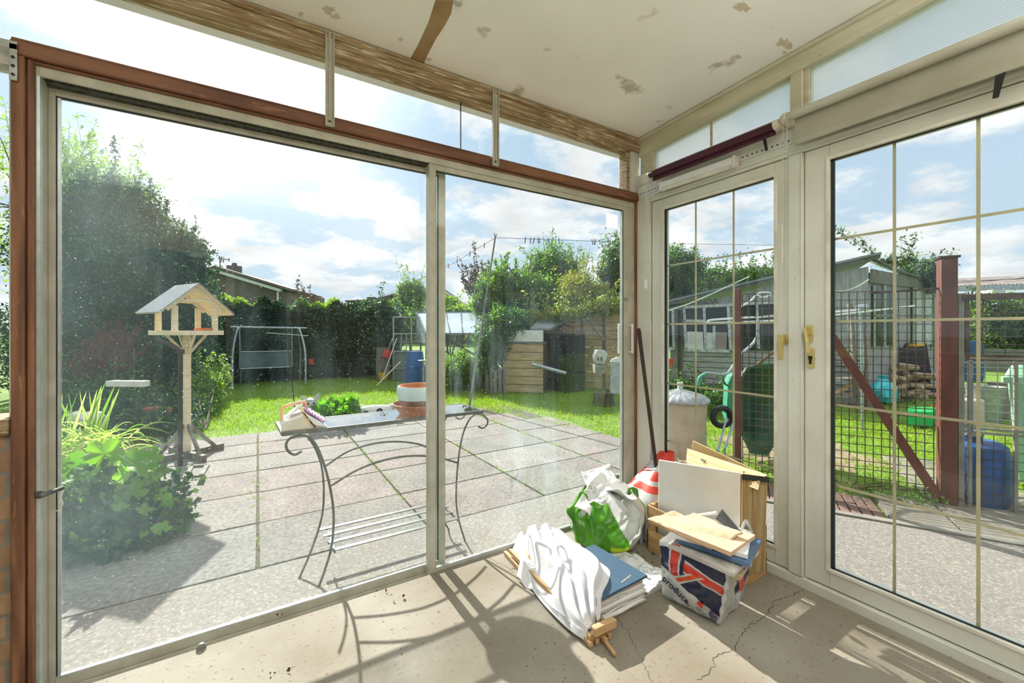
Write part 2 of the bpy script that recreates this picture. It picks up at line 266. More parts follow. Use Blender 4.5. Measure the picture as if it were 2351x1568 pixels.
def printmat():
    m = newmat('printed_newspaper'); t = m.node_tree; n = t.nodes.new; l = t.links.new
    g = n('ShaderNodeNewGeometry'); mp = n('ShaderNodeMapping'); mp.inputs['Rotation'].default_value = (0, 0, .5); l(g.outputs['Position'], mp.inputs[0])
    br = n('ShaderNodeTexBrick'); br.inputs['Scale'].default_value = 1; br.inputs['Brick Width'].default_value = .035; br.inputs['Row Height'].default_value = .022; br.inputs['Mortar Size'].default_value = .003; br.inputs['Color1'].default_value = (.75, .75, .75, 1); br.inputs['Color2'].default_value = (.25, .25, .28, 1); br.inputs['Mortar'].default_value = (.85, .85, .84, 1); br.inputs['Bias'].default_value = -.35; l(mp.outputs[0], br.inputs['Vector'])
    wv = n('ShaderNodeTexNoise'); wv.inputs['Scale'].default_value = 230; l(g.outputs['Position'], wv.inputs['Vector'])
    r2 = n('ShaderNodeMapRange'); r2.inputs[1].default_value = .5; r2.inputs[2].default_value = .56; r2.inputs[3].default_value = 1; r2.inputs[4].default_value = .45; l(wv.outputs[0], r2.inputs[0])
    nn = n('ShaderNodeTexNoise'); nn.inputs['Scale'].default_value = 9; l(g.outputs['Position'], nn.inputs['Vector']); r3 = n('ShaderNodeMapRange'); r3.inputs[1].default_value = .5; r3.inputs[2].default_value = .55; l(nn.outputs[0], r3.inputs[0])
    mx = n('ShaderNodeMixRGB'); mx.inputs[1].default_value = (.74, .74, .73, 1); l(br.outputs[0], mx.inputs[2]); l(r3.outputs[0], mx.inputs[0])
    m2 = n('ShaderNodeMixRGB'); m2.blend_type = 'MULTIPLY'; m2.inputs[0].default_value = .7; l(mx.outputs[0], m2.inputs[1]); m3 = n('ShaderNodeMixRGB'); m3.inputs[1].default_value = (1, 1, 1, 1); l(r3.outputs[0], m3.inputs[0]); l(r2.outputs[0], m3.inputs[2]); l(m3.outputs[0], m2.inputs[2])
    b = n('ShaderNodeBsdfPrincipled'); b.inputs['Roughness'].default_value = .7; l(m2.outputs[0], b.inputs['Base Color']); o = n('ShaderNodeOutputMaterial'); l(b.outputs[0], o.inputs[0]); return m
M['news'] = printmat()
M['leaf_dk'] = leafmat('dark_evergreen_leaves', [(.008, .032, .018), (.02, .06, .028), (.045, .105, .04), (.014, .045, .025)], .25, .3)
M['leaf_md'] = leafmat('mid_green_leaves', [(.035, .10, .015), (.09, .20, .025), (.17, .30, .035), (.05, .13, .03)], .5)
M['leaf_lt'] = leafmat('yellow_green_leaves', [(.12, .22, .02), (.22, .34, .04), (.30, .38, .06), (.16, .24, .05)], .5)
M['leaf_olive'] = leafmat('olive_yellow_leaves', [(.20, .22, .03), (.30, .30, .06), (.38, .30, .08), (.14, .20, .04)], .5)
M['leaf_big'] = leafmat('bright_lobed_leaves', [(.08, .20, .01), (.13, .30, .015), (.20, .38, .02)], .6)
M['leaf_spark'] = leafmat('glossy_blue_green_leaves', [(.05, .12, .075), (.10, .19, .12), (.17, .27, .19), (.03, .08, .05)], .3, .22)  # pale bluish tone puts the leaves' sparkle into their colour
M['leaf_red'] = leafmat('plum_red_leaves', [(.16, .03, .025), (.24, .06, .045), (.10, .03, .03)], .35)
M['leaf_plum'] = leafmat('purple_leaves', [(.06, .03, .04), (.12, .06, .07), (.07, .06, .04)], .3)
M['leaf_grey'] = leafmat('grey_green_leaves', [(.14, .22, .12), (.26, .34, .22), (.10, .17, .09)], .45)
M['blade'] = leafmat('grass_blades', [(.17, .27, .012), (.25, .36, .02), (.33, .42, .035), (.15, .23, .015)], .45, .6)
M['iris'] = leafmat('sword_leaves', [(.10, .24, .03), (.30, .42, .07), (.55, .55, .32), (.14, .26, .05)], .45)

# polycarbonate: ribbed, milky
def polymat():
    m = newmat('ribbed_polycarbonate'); t = m.node_tree; n = t.nodes.new; l = t.links.new
    g = n('ShaderNodeNewGeometry'); s = n('ShaderNodeSeparateXYZ'); l(g.outputs['Position'], s.inputs[0])
    mu = n('ShaderNodeMath'); mu.operation = 'MULTIPLY'; mu.inputs[1].default_value = 2 * math.pi / .0105; l(s.outputs[2], mu.inputs[0])
    sn = n('ShaderNodeMath'); sn.operation = 'SINE'; l(mu.outputs[0], sn.inputs[0])
    r = n('ShaderNodeMapRange'); r.inputs[1].default_value = .2; r.inputs[2].default_value = .95; l(sn.outputs[0], r.inputs[0])
    mx = n('ShaderNodeMixRGB'); mx.inputs[1].default_value = (1, 1, 1, 1); mx.inputs[2].default_value = (.80, .81, .86, 1); l(r.outputs[0], mx.inputs[0])
    tl = n('ShaderNodeBsdfTranslucent'); l(mx.outputs[0], tl.inputs[0]); tp = n('ShaderNodeBsdfTransparent'); l(mx.outputs[0], tp.inputs[0])
    a = n('ShaderNodeMixShader'); a.inputs[0].default_value = .45; l(tl.outputs[0], a.inputs[1]); l(tp.outputs[0], a.inputs[2])
    gs = n('ShaderNodeBsdfGlossy'); gs.inputs['Roughness'].default_value = .2; b = n('ShaderNodeMixShader'); b.inputs[0].default_value = .05; l(a.outputs[0], b.inputs[1]); l(gs.outputs[0], b.inputs[2])
    o = n('ShaderNodeOutputMaterial'); l(b.outputs[0], o.inputs[0]); return m
M['polyc'] = polymat()
M['glassL'] = glassmat('sliding_pane_left_glass', .026, .06, -.62, -.05, low=.03, speck=.45)
M['glassR'] = glassmat('sliding_pane_right_glass', .024, low=.015, speck=.45, patch=[(1.35, .45, .45, .12), (.95, 1.0, .3, .10)])
M['glassT'] = glassmat('transom_glass', .03, speck=.4)
M['glassD'] = glassmat('door_glass', .012, speck=.15, low=.01)
M['glassB'] = glassmat('table_glass', .30, speck=0, refl=2.6)
M['glassG'] = glassmat('greenhouse_pane', .35, speck=0)

# ------------------------------------------------------------------ mesh builder
def wloc(o):
    v = Vector((0, 0, 0))
    while o: v += o.location; o = o.parent
    return v
class MB:
    def __init__(s): s.V = []; s.F = []; s.I = []; s.C = []
    def add(s, vs, fs, m=0, c=None):
        k = len(s.V); s.V += [tuple(v) for v in vs]
        for f in fs: s.F.append([k + i for i in f]); s.I.append(m); s.C.append(c)
        return s
    def box(s, x0, x1, y0, y1, z0, z1, m=0, c=None):
        vs = [(x, y, z) for x in (x0, x1) for y in (y0, y1) for z in (z0, z1)]
        return s.add(vs, [(0, 1, 3, 2), (4, 6, 7, 5), (0, 4, 5, 1), (2, 3, 7, 6), (0, 2, 6, 4), (1, 5, 7, 3)], m, c)
    def hexa(s, b4, t4, m=0):
        return s.add(list(b4) + list(t4), [(3, 2, 1, 0), (4, 5, 6, 7), (0, 1, 5, 4), (1, 2, 6, 5), (2, 3, 7, 6), (3, 0, 4, 7)], m)
    def bar(s, p, q, w, h, up=(0, 0, 1), m=0):
        p, q = Vector(p), Vector(q); d = (q - p).normalized(); up = Vector(up)
        a = d.cross(up)
        if a.length < 1e-4: a = d.cross(Vector((1, 0, 0)))
        a.normalize(); b = a.cross(d).normalized(); a = a * w / 2; b = b * h / 2
        return s.hexa([p - a - b, p + a - b, p + a + b, p - a + b], [q - a - b, q + a - b, q + a + b, q - a + b], m)
    def tube(s, pts, r, n=8, m=0, cap=True):
        pts = [Vector(p) for p in pts]; k = len(pts); rs = r if isinstance(r, (list, tuple)) else [r] * k
        base = len(s.V); prev = None
        for i, p in enumerate(pts):
            d = (pts[min(i + 1, k - 1)] - pts[max(i - 1, 0)])
            d = d.normalized() if d.length > 1e-9 else Vector((0, 0, 1))
            if prev is None:
                a = d.cross(Vector((0, 0, 1)))
                if a.length < 1e-3: a = d.cross(Vector((1, 0, 0)))
            else: a = prev - d * prev.dot(d)
            a.normalize(); b = d.cross(a); prev = a
            for j in range(n):
                t = 2 * math.pi * j / n; s.V.append(tuple(p + (a * math.cos(t) + b * math.sin(t)) * rs[i]))
        for i in range(k - 1):
            for j in range(n):
                s.F.append([base + i * n + j, base + i * n + (j + 1) % n, base + (i + 1) * n + (j + 1) % n, base + (i + 1) * n + j]); s.I.append(m); s.C.append(None)
        if cap:
            s.F.append([base + j for j in range(n)][::-1]); s.I.append(m); s.C.append(None)
            s.F.append([base + (k - 1) * n + j for j in range(n)]); s.I.append(m); s.C.append(None)
        return s
    def lathe(s, c, prof, n=28, m=0, fn=None):
        c = Vector(c); base = len(s.V)
        for (r, z) in prof:
            for j in range(n):
                t = 2 * math.pi * j / n; rr, zz = (r, z) if fn is None else fn(r, z, t)
                s.V.append((c.x + rr * math.cos(t), c.y + rr * math.sin(t), c.z + zz))
        for i in range(len(prof) - 1):
            for j in range(n):
                s.F.append([base + i * n + j, base + i * n + (j + 1) % n, base + (i + 1) * n + (j + 1) % n, base + (i + 1) * n + j]); s.I.append(m); s.C.append(None)
        return s
    def grid(s, f, nu, nv, mfn=None, closed=False, m=0):
        base = len(s.V)
        for j in range(nv + 1):
            for i in range(nu if closed else nu + 1): s.V.append(tuple(f(i / nu, j / nv)))
        w = nu if closed else nu + 1
        for j in range(nv):
            for i in range(nu):
                a = base + j * w + i; b = base + j * w + (i + 1) % w
                s.F.append([a, b, b + w, a + w]); s.I.append(mfn((i + .5) / nu, (j + .5) / nv) if mfn else m); s.C.append(None)
        return s
    def wall(s, A, B, z0, z1, th=.05, m=0):
        A = Vector((A[0], A[1], 0)); B = Vector((B[0], B[1], 0)); d = (B - A).normalized(); nrm = Vector((d.y, -d.x, 0)) * th
        za = z1 if isinstance(z1, (tuple, list)) else (z1, z1); zb = z0 if isinstance(z0, (tuple, list)) else (z0, z0)
        b4 = [A + Vector((0, 0, zb[0])), B + Vector((0, 0, zb[1])), B + nrm + Vector((0, 0, zb[1])), A + nrm + Vector((0, 0, zb[0]))]
        t4 = [A + Vector((0, 0, za[0])), B + Vector((0, 0, za[1])), B + nrm + Vector((0, 0, za[1])), A + nrm + Vector((0, 0, za[0]))]
        return s.hexa(b4, t4, m)
    def build(s, name, mats, parent=None, smooth=30, bev=0, solid=0, local=False):
        off = wloc(parent) if parent and not local else Vector((0, 0, 0))
        me = bpy.data.meshes.new(name); me.from_pydata([tuple(Vector(v) - off) for v in s.V], [], s.F); 
        if not isinstance(mats, (list, tuple)): mats = [mats]
        for q in mats: me.materials.append(M[q] if isinstance(q, str) else q)
        me.polygons.foreach_set('material_index', s.I)
        if any(c is not None for c in s.C):
            at_ = me.color_attributes.new('tint', 'FLOAT_COLOR', 'CORNER'); k = 0
            for p in me.polygons:
                c = s.C[p.index] or (.5, .5, .5)
                for _ in range(p.loop_total): at_.data[k].color = (*c, 1); k += 1
        bm = bmesh.new(); bm.from_mesh(me); bmesh.ops.recalc_face_normals(bm, faces=bm.faces); bm.to_mesh(me); bm.free()
        if smooth:
            me.polygons.foreach_set('use_smooth', [True] * len(me.polygons)); me.set_sharp_from_angle(angle=math.radians(smooth))
        me.update(); o = bpy.data.objects.new(name, me); COL.objects.link(o)
        if parent: o.parent = parent
        if bev:
            b = o.modifiers.new('bevel', 'BEVEL'); b.width = bev; b.segments = 2; b.limit_method = 'ANGLE'
        if solid:
            b = o.modifiers.new('solid', 'SOLIDIFY'); b.thickness = solid
        return o
def thing(name, label, cat, loc, group=None):
    o = bpy.data.objects.new(name, None); COL.objects.link(o); o.location = loc; o.empty_display_size = .1
    o['label'] = label; o['category'] = cat
    if group: o['group'] = group
    return o
def tag(o, label, cat, group=None, kind=None):
    o['label'] = label; o['category'] = cat
    if group: o['group'] = group
    if kind: o['kind'] = kind
    return o
def struct(o, label=None, cat=None):
    o['kind'] = 'structure'
    if label: o['label'] = label; o['category'] = cat
    return o
def curve(pts, n=24):
    """Catmull-Rom through the points"""
    P = [Vector(p) for p in pts]; P = [P[0] * 2 - P[1]] + P + [P[-1] * 2 - P[-2]]; out = []
    seg = len(P) - 3
    for i in range(seg):
        k = max(2, n // seg)
        for j in range(k):
            t = j / k; a, b, c, d = P[i:i + 4]
            out.append(.5 * ((2 * b) + (c - a) * t + (2 * a - 5 * b + 4 * c - d) * t * t + (3 * b - a - 3 * c + d) * t ** 3))
    out.append(P[-2]); return out
def text_mesh(name, body, size, mt, parent, org, ux, uy, ext=.0006, bold=0.0):
    """flat lettering: local x along ux, local y along uy"""
    cd = bpy.data.curves.new(name, 'FONT'); cd.body = body; cd.size = size; cd.extrude = ext; cd.offset = bold
    o = bpy.data.objects.new(name, cd); COL.objects.link(o); dg = bpy.context.evaluated_depsgraph_get(); me = bpy.data.meshes.new_from_object(o.evaluated_get(dg))
    bpy.data.objects.remove(o); ux = Vector(ux).normalized(); uy = Vector(uy).normalized(); nn = ux.cross(uy); org = Vector(org); off = wloc(parent) if parent else Vector((0, 0, 0))
    for v in me.vertices: c = v.co.copy(); v.co = org + ux * c.x + uy * c.y + nn * c.z - off
    me.materials.clear(); me.materials.append(M[mt]); o = bpy.data.objects.new(name, me); COL.objects.link(o); o.parent = parent; return o

# ------------------------------------------------------------------ foliage
def leaf_mesh(name, mt, parent, P, size, seed=0, aspect=.5, up=.3, svar=.4, droop=0, dirs=None, fold=.15):
    rng = np.random.default_rng(seed); P = np.asarray(P, dtype=np.float64); n = len(P)
    off = wloc(parent) if parent else Vector((0, 0, 0)); P = P - np.array(off)
    u = rng.normal(size=(n, 3))
    if dirs is not None: u = u * .6 + np.asarray(dirs) * 1.2
    u[:, 2] += up - droop; u /= np.linalg.norm(u, axis=1)[:, None]
    w = rng.normal(size=(n, 3)); v = np.cross(u, w); v /= np.linalg.norm(v, axis=1)[:, None]; nn = np.cross(u, v)
    s = (size * (1 + svar * rng.uniform(-1, 1, n)))[:, None]
    V = np.empty((n, 4, 3)); V[:, 0] = P; V[:, 1] = P + u * s * .5 + v * s * aspect * .5 + nn * s * fold; V[:, 2] = P + u * s; V[:, 3] = P + u * s * .5 - v * s * aspect * .5 + nn * s * fold
    me = bpy.data.meshes.new(name); me.vertices.add(n * 4); me.vertices.foreach_set('co', V.reshape(-1)); me.loops.add(n * 4); me.loops.foreach_set('vertex_index', np.arange(n * 4))
    me.polygons.add(n); me.polygons.foreach_set('loop_start', np.arange(0, n * 4, 4)); me.polygons.foreach_set('loop_total', np.full(n, 4)); me.update(); me.validate()
    me.materials.append(M[mt]); o = bpy.data.objects.new(name, me); COL.objects.link(o)
    if parent: o.parent = parent
    return o
def ell(c, r, n, rng, shell=.55, lump=.25, ph=0):
    """points in the outer part of a lumpy ellipsoid"""
    d = rng.normal(size=(n, 3)); d /= np.linalg.norm(d, axis=1)[:, None]
    q = 1 + lump * (np.sin(d[:, 0] * 5 + ph) * np.cos(d[:, 1] * 6 + ph * 2) + .6 * np.sin(d[:, 2] * 9 + d[:, 0] * 7 + ph))
    rad = rng.uniform(shell, 1, n) ** .6 * q; return np.array(c) + d * rad[:, None] * np.array(r)
def boxpts(x0, x1, y0, y1, z0, z1, n, rng): return np.stack([rng.uniform(x0, x1, n), rng.uniform(y0, y1, n), rng.uniform(z0, z1, n)], 1)
def sprig(base, d, ln, n, rng, wob=.03):
    base = np.array(base); d = np.array(d) / np.linalg.norm(d); t = rng.uniform(0, 1, n)[:, None]; return base + d * ln * t + rng.normal(size=(n, 3)) * wob * (1.15 - t)
def shrub(name, label, cat, base, blobs, mt, lsize, dens=1.0, group=None, sprigs=(), seed=0, trunk=None, aspect=.5, shell=.5, lump=.22, up=.2, branches=0, extra=None, auto=2.2):
    """blobs: (centre, radii, leaves)"""
    rng = np.random.default_rng(seed); t = thing(name, label, cat, base, group); sprigs = list(sprigs)
    if auto:
        for (c, r, n) in blobs:
            k = int(auto * max(2, n / 450) ** .75) + 1
            for _ in range(k):
                a = rng.uniform(0, 2 * math.pi); e = rng.uniform(.15, 1.35); d = np.array([math.cos(a) * math.cos(e), math.sin(a) * math.cos(e), math.sin(e)]); p = np.array(c) + d * np.array(r) * .9; dd_ = d * .7 + np.array([0, 0, .7]); ln = lsize * rng.uniform(4, 9); sprigs.append((tuple(p), tuple(dd_), ln, int(rng.uniform(14, 34))))
    pts = [ell(c, r, int(n * dens), rng, shell, lump, ph=i * 1.7 + seed) for i, (c, r, n) in enumerate(blobs)]
    for (b, d, ln, k) in sprigs: pts.append(sprig(b, d, ln, k, rng, ln * .05))
    leaf_mesh('foliage', mt, t, np.concatenate(pts), lsize, seed, aspect, up)
    if extra:
        mt2, frac = extra; allp = np.concatenate(pts); k = int(len(allp) * frac); leaf_mesh('foliage', mt2, t, allp[rng.choice(len(allp), k, replace=False)] + rng.normal(size=(k, 3)) * lsize, lsize, seed + 5, aspect, up)
    mb = MB(); bb = Vector(base); r0 = trunk or .04
    for i, (c, r, n) in enumerate(blobs):
        c = Vector(c); top = c + Vector((0, 0, r[2] * .5)) if hasattr(r, '__len__') else c
        p0 = bb + Vector((random.uniform(-1, 1), random.uniform(-1, 1), 0)) * r0
        mid = (p0 + c) / 2 + Vector((random.uniform(-.1, .1), random.uniform(-.1, .1), .1)); mb.tube(curve([p0, mid, c, top], 12), [r0 * (1 - .8 * k / 12) for k in range(13)][:len(curve([p0, mid, c, top], 12))], 6)
        for b in range(branches):
            e = c + Vector((random.uniform(-1, 1) * r[0], random.uniform(-1, 1) * r[1], random.uniform(-.2, 1) * r[2])) * .85; mb.tube([c, (c + e) / 2 + Vector((0, 0, .05)), e], [r0 * .3, r0 * .2, r0 * .08], 5)
    for (b, d, ln, k) in sprigs:
        b = Vector(b); mb.tube([b - Vector(d).normalized() * ln * .3, b + Vector(d).normalized() * ln * .95], [.006, .002], 4)
    mb.build('stem', 'barkm', t); return t

# =================================================================== THE ROOM
WX = 2.17; WY = 1.955; BACK = -1.45; LEFT = -3.2       # room faces
# floor slab with cracks
mb = MB(); mb.box(LEFT, WX, BACK, WY, -.10, 0); floor = struct(mb.build('floor', 'floor', smooth=0))
def crack(pts, w, parent, z=.0006):
    P = [G(x, y, 0) for x, y in pts]; m_ = MB(); rnd = random.Random(len(pts)); Q = []
    for a, b in zip(P, P[1:]):
        k = max(2, int((b - a).length / .012)); d = (b - a); nrm = Vector((-d.y, d.x, 0)).normalized()
        for i in range(k): Q.append(a + d * (i / k) + nrm * rnd.uniform(-.006, .006))
    Q.append(P[-1]); L_, R_ = [], []
    for i, q in enumerate(Q):
        d = (Q[min(i + 1, len(Q) - 1)] - Q[max(i - 1, 0)]).normalized(); nrm = Vector((-d.y, d.x, 0)); ww = w * rnd.uniform(.35, 1.1) / 2
        L_.append(q + nrm * ww + Vector((0, 0, z))); R_.append(q - nrm * ww + Vector((0, 0, z)))
    k = len(Q); m_.add(L_ + R_, [(i, i + 1, k + i + 1, k + i) for i in range(k - 1)]); return m_.build('crack', 'joint', parent, smooth=0)
crack([(1843, 1354), (1825, 1365), (1780, 1380), (1768, 1400), (1760, 1412), (1718, 1440), (1702, 1455), (1692, 1480)], .005, floor)
crack([(1692, 1480), (1688, 1492), (1652, 1504), (1640, 1512), (1640, 1530), (1620, 1550), (1600, 1560)], .004, floor)
crack([(1405, 1408), (1438, 1447), (1460, 1485), (1480, 1530), (1500, 1567)], .003, floor)
crack([(1120, 1280), (1160, 1300), (1182, 1316)], .0025, floor)
crack([(1000, 1318), (1010, 1330), (1042, 1360)], .0015, floor)
# a few bits of grit and dead leaves on the floor
rng0 = np.random.default_rng(3); gp = []
for (x, y, n) in ((1440, 1262, 26), (1470, 1285, 20), (640, 1400, 5), (900, 1360, 8), (620, 1545, 5), (1180, 1310, 6)):
    for _ in range(n):
        q = G(x + rng0.normal() * 18, y + rng0.normal() * 8, 0); gp.append((q.x, q.y, .003))
t_ = leaf_mesh('dry_leaf_litter', mat('dry_leaf', (.13, .07, .035), (.05, .03, .02), 60, .9) and 'barkm', None, gp, .014, 2, .8, .0); tag(t_, 'crumbs of dead leaves and grit scattered on the concrete floor', 'litter', kind='stuff')
# ceiling: sloping sheet
zc_ = lambda y: CZ0 + CSL * (1.93 - y)
mb = MB(); mb.hexa([(LEFT, BACK, zc_(BACK)), (2.26, BACK, zc_(BACK)), (2.26, 2.06, zc_(2.06)), (LEFT, 2.06, zc_(2.06))], [(LEFT, BACK, zc_(BACK) + .05), (2.26, BACK, zc_(BACK) + .05), (2.26, 2.06, zc_(2.06) + .05), (LEFT, 2.06, zc_(2.06) + .05)])
ceiling = struct(mb.build('ceiling', 'ceiling', smooth=0))
# bare ply joint strip and peeled patches on the ceiling
def on_ceil(pts, mt, name, dz=.0015):
    P = [CEIL(x, y) - Vector((0, 0, dz)) for x, y in pts]; m_ = MB(); k = len(P); m_.add(P + [p + Vector((0, 0, dz * .8)) for p in P], [tuple(range(k))[::-1], tuple(range(k, 2 * k))] + [(i, (i + 1) % k, k + (i + 1) % k, k + i) for i in range(k)]); return m_.build(name, mt, ceiling, smooth=0)
on_ceil([(935, 146), (960, 103), (985, 48), (1000, 0), (1041, 0), (1036, 30), (1020, 60), (1000, 90), (982, 125), (970, 152)], 'stain', 'bare_strip')
def splat(cx, cy, r, seed, sy=.7, k=18):
    rd = random.Random(seed); on_ceil([(cx + r * math.cos(a) * rd.uniform(.35, 1.2), cy + sy * r * math.sin(a) * rd.uniform(.35, 1.2)) for a in [2 * math.pi * i / k for i in range(k)]], 'stain_p', 'peeled_patch')
M['stain_p'] = mat('bare_plaster_patch', (.60, .53, .41), (.52, .45, .33), 30, .9)
for a in ((1705, 15, 22, 1), (1798, 97, 16, 2), (1812, 106, 12, 3), (1802, 120, 6, 4), (1694, 130, 8, 5), (755, 22, 16, 6), (772, 38, 13, 7), (690, 33, 9, 8), (920, 90, 7, 9), (985, 136, 7, 10)): splat(*a)
mb = MB(); q = CEIL(1052, 2); mb.lathe(q - Vector((0, 0, .014)), [(.001, 0), (.014, 0), (.017, .006), (.012, .012), (.013, .0135)], 16); mb.build('screw_eye', 'tube', ceiling)

# roof beam along the garden side
mb = MB(); mb.box(LEFT, 2.21, 1.925, 2.03, 2.402, 2.480); mb.box(LEFT, 2.21, 1.915, 1.935, 2.455, 2.484)
beam = struct(mb.build('trim_1', 'beam', bev=.004))
mb = MB(); mb.box(LEFT, 2.25, 2.03, 2.085, 2.405, 2.46); struct(mb.build('trim_2', 'whitepl'))
# red-brown header rail and posts
mb = MB(); mb.box(-.664, 2.21, 1.93, 2.035, 2.073, 2.118); mb.box(-.664, 2.21, 1.938, 2.04, 2.118, 2.130); mb.box(-.62, 2.165, 1.945, 2.03, 2.062, 2.073)
struct(mb.build('trim_3', 'timber', bev=.004))
mb = MB(); mb.box(-.662, -.632, 1.93, 2.05, -.05, 2.073); mb.box(-.630, -.614, 1.940, 2.05, -.05, 2.073)
struct(mb.build('trim_4', 'timber_v', bev=.004))
mb = MB(); mb.box(2.163, 2.178, 1.950, 2.05, -.05, 2.073); mb.box(2.180, 2.21, 1.945, 2.06, -.05, 2.073)
struct(mb.build('trim_5', 'timber_v', bev=.003))
# transom panes above
mb = MB(); mb.box(LEFT, .908, 2.0, 2.004, 2.13, 2.402); mb.box(.912, 2.125, 2.0, 2.004, 2.13, 2.402); t = struct(mb.build('window_1', 'glassT', smooth=0))
mb = MB(); mb.box(.908, .912, 1.999, 2.005, 2.13, 2.402); mb.build('pane_joint', 'gasket', t, smooth=0)
mb = MB(); mb.box(2.105, 2.128, 1.965, 2.03, 2.13, 2.402); mb.build('timber_bead', 'beam', t, bev=.002)
mb = MB(); mb.box(2.128, 2.205, 1.945, 2.06, 2.13, 2.402); mb.build('end_board', 'white', t, bev=.002)
for x, nm in ((.262, 'left'), (1.072, 'right')):
    t = thing('aluminium_strut', f'upright aluminium channel over the clear top panes, the {"nearer, above the left sliding pane" if nm == "left" else "farther one toward the room corner"}', 'strut', (x, 1.92, 2.06), 'aluminium struts over the sliding door')
    mb = MB(); mb.box(x - .018, x + .018, 1.918, 1.922, 2.075, 2.478); mb.box(x - .018, x - .014, 1.908, 1.918, 2.075, 2.478); mb.box(x + .014, x + .018, 1.908, 1.918, 2.075, 2.478); mb.box(x - .003, x + .003, 1.914, 1.918, 2.075, 2.478); mb.build('channel', 'alu', t, smooth=0)
    mb = MB(); mb.lathe((0, 0, 0), [(.0005, .0), (.006, .0), (.006, .003), (.0005, .004)], 12); sc = mb.build('screw', 'alu_dark', t, local=True); sc.rotation_euler = (math.pi / 2, 0, 0); sc.location = (0, -.003, .035)
# corner bracket on the timber post
t = thing('angle_bracket', 'galvanised steel corner bracket screwed to the timber post top', 'bracket', (-.68, 1.925, 2.0))
mb = MB(); mb.box(-.662, -.644, 1.922, 1.926, 1.985, 2.100); mb.box(-.80, -.644, 1.922, 1.926, 2.082, 2.108); mb.build('steel_strap', 'galv', t, bev=.001)
for z in (2.003, 2.030, 2.057):
    mb = MB(); mb.lathe((0, 0, 0), [(.0003, 0), (.0045, 0), (.0045, .002), (.0003, .003)], 10); o = mb.build('screw', 'black', t, local=True); o.rotation_euler = (math.pi / 2, 0, 0); o.location = (.027, -.003, z - 2.0)

# window left of the post: dwarf brick wall, sill, frame, pane
mb = MB(); mb.box(LEFT, -.664, 1.955, 2.06, -.05, .875); struct(mb.build('wall_left', 'brick_i', smooth=0))
mb = MB(); mb.box(LEFT, -.666, 1.93, 2.08, .875, .925); t = struct(mb.build('window_2', 'beam', bev=.004))
mb = MB(); mb.box(LEFT, -.668, 1.96, 2.03, 2.045, 2.125); mb.box(-.680, -.666, 1.975, 2.03, .925, 2.045); mb.box(-2.0, -1.96, 1.975, 2.03, .925, 2.045); mb.build('window_frame', 'white', t, bev=.002)
mb = MB(); mb.box(LEFT, -.68, 2.0, 2.004, .925, 2.05); mb.build('pane', 'glassT', t, smooth=0)
# terracotta pot on that sill, just showing
t = thing('plant_pot', 'terracotta saucer edge on the sill beside the timber post', 'pot', (-.78, 1.95, .925)); mb = MB(); mb.lathe((-.80, 1.965, .926), [(.001, 0), (.035, 0), (.045, .02), (.042, .02), (.033, .004), (.001, .004)], 24); mb.build('saucer', 'terra', t)
# room ends that light comes from and that the panes mirror
mb = MB(); mb.box(LEFT - .1, LEFT, BACK, 2.06, -.05, .9); struct(mb.build('wall_back', brickmat('end_wall_brick', (.52, .33, .20), (.40, .24, .14), (.30, .27, .22), axis='y'), smooth=0))
mb = MB(); mb.box(LEFT - .06, LEFT - .05, BACK, 2.0, .9, 2.6); t = struct(mb.build('window_3', 'glassT', smooth=0))
mb = MB(); mb.box(LEFT - .09, LEFT - .02, BACK, 2.06, .86, .93)
for y in (BACK, -.3, .85, 1.97): mb.box(LEFT - .09, LEFT - .02, y, y + .06, .93, 2.6)
mb.build('window_frame', 'upvc', t, bev=.003)
mb = MB(); mb.box(LEFT, -.9, BACK - .12, BACK, -.05, 2.75); mb.box(.35, 2.26, BACK - .12, BACK, -.05, 2.75); mb.box(-.9, .35, BACK - .12, BACK, 2.05, 2.75); struct(mb.build('wall_house', 'brick_t', smooth=0))
# doorway with a glazed white door in the house wall
mb = MB(); mb.box(-.9, -.84, BACK - .1, BACK - .02, 0, 2.05); mb.box(.29, .35, BACK - .1, BACK - .02, 0, 2.05); mb.box(-.9, .35, BACK - .1, BACK - .02, 1.99, 2.05); mb.box(-.30, -.22, BACK - .1, BACK - .02, 0, 1.99); mb.box(-.84, .29, BACK - .09, BACK - .03, 0, .25); t = struct(mb.build('door_4', 'upvc', bev=.003))
mb = MB(); mb.box(-.84, .29, BACK - .07, BACK - .06, .25, 1.99); mb.build('pane', 'winglass', t, smooth=0)

# ------------------------------------------------------------- sliding patio door (left)
YF = 1.955
mb = MB(); mb.box(-.622, -.606, YF, 2.075, -.05, 2.072); mb.box(2.154, 2.163, YF, 2.075, -.05, 2.072)       # jambs
mb.box(-.606, 2.154, YF, 1.964, 2.030, 2.072); mb.box(-.606, 2.154, 1.964, 2.075, 2.045, 2.072)              # head
mb.box(-.606, 2.154, YF + .002, 2.075, -.06, -.042); mb.box(-.606, 2.154, 2.010, 2.014, -.042, -.02)         # track
door = struct(mb.build('door_1', 'alu', bev=.0012))
mb = MB(); mb.box(-.6135, -.6045, 1.9535, 1.975, 0, 2.030); mb.build('lit_jamb_strip', 'bead_and_lit', door, smooth=0)  # pale strip paints the lit side face of the jamb
mb = MB(); mb.box(-.60, .755, 1.985, 2.018, 2.030, 2.045); mb.box(-.606, .722, 1.966, 2.020, 2.038, 2.046); mb.box(-.606, .722, 2.012, 2.020, 2.0245, 2.046); mb.build('brush_seal', 'alu_dark', door, smooth=0)
mb = MB(); x0, x1 = -.622, .80
mb.box(-.606, -.588, 2.020, 2.048, -.042, 2.024); mb.box(.795, .832, 2.020, 2.060, -.042, 2.024); mb.box(-.588, .795, 2.020, 2.048, 2.003, 2.024); mb.box(-.588, .795, 2.020, 2.048, -.042, .012)
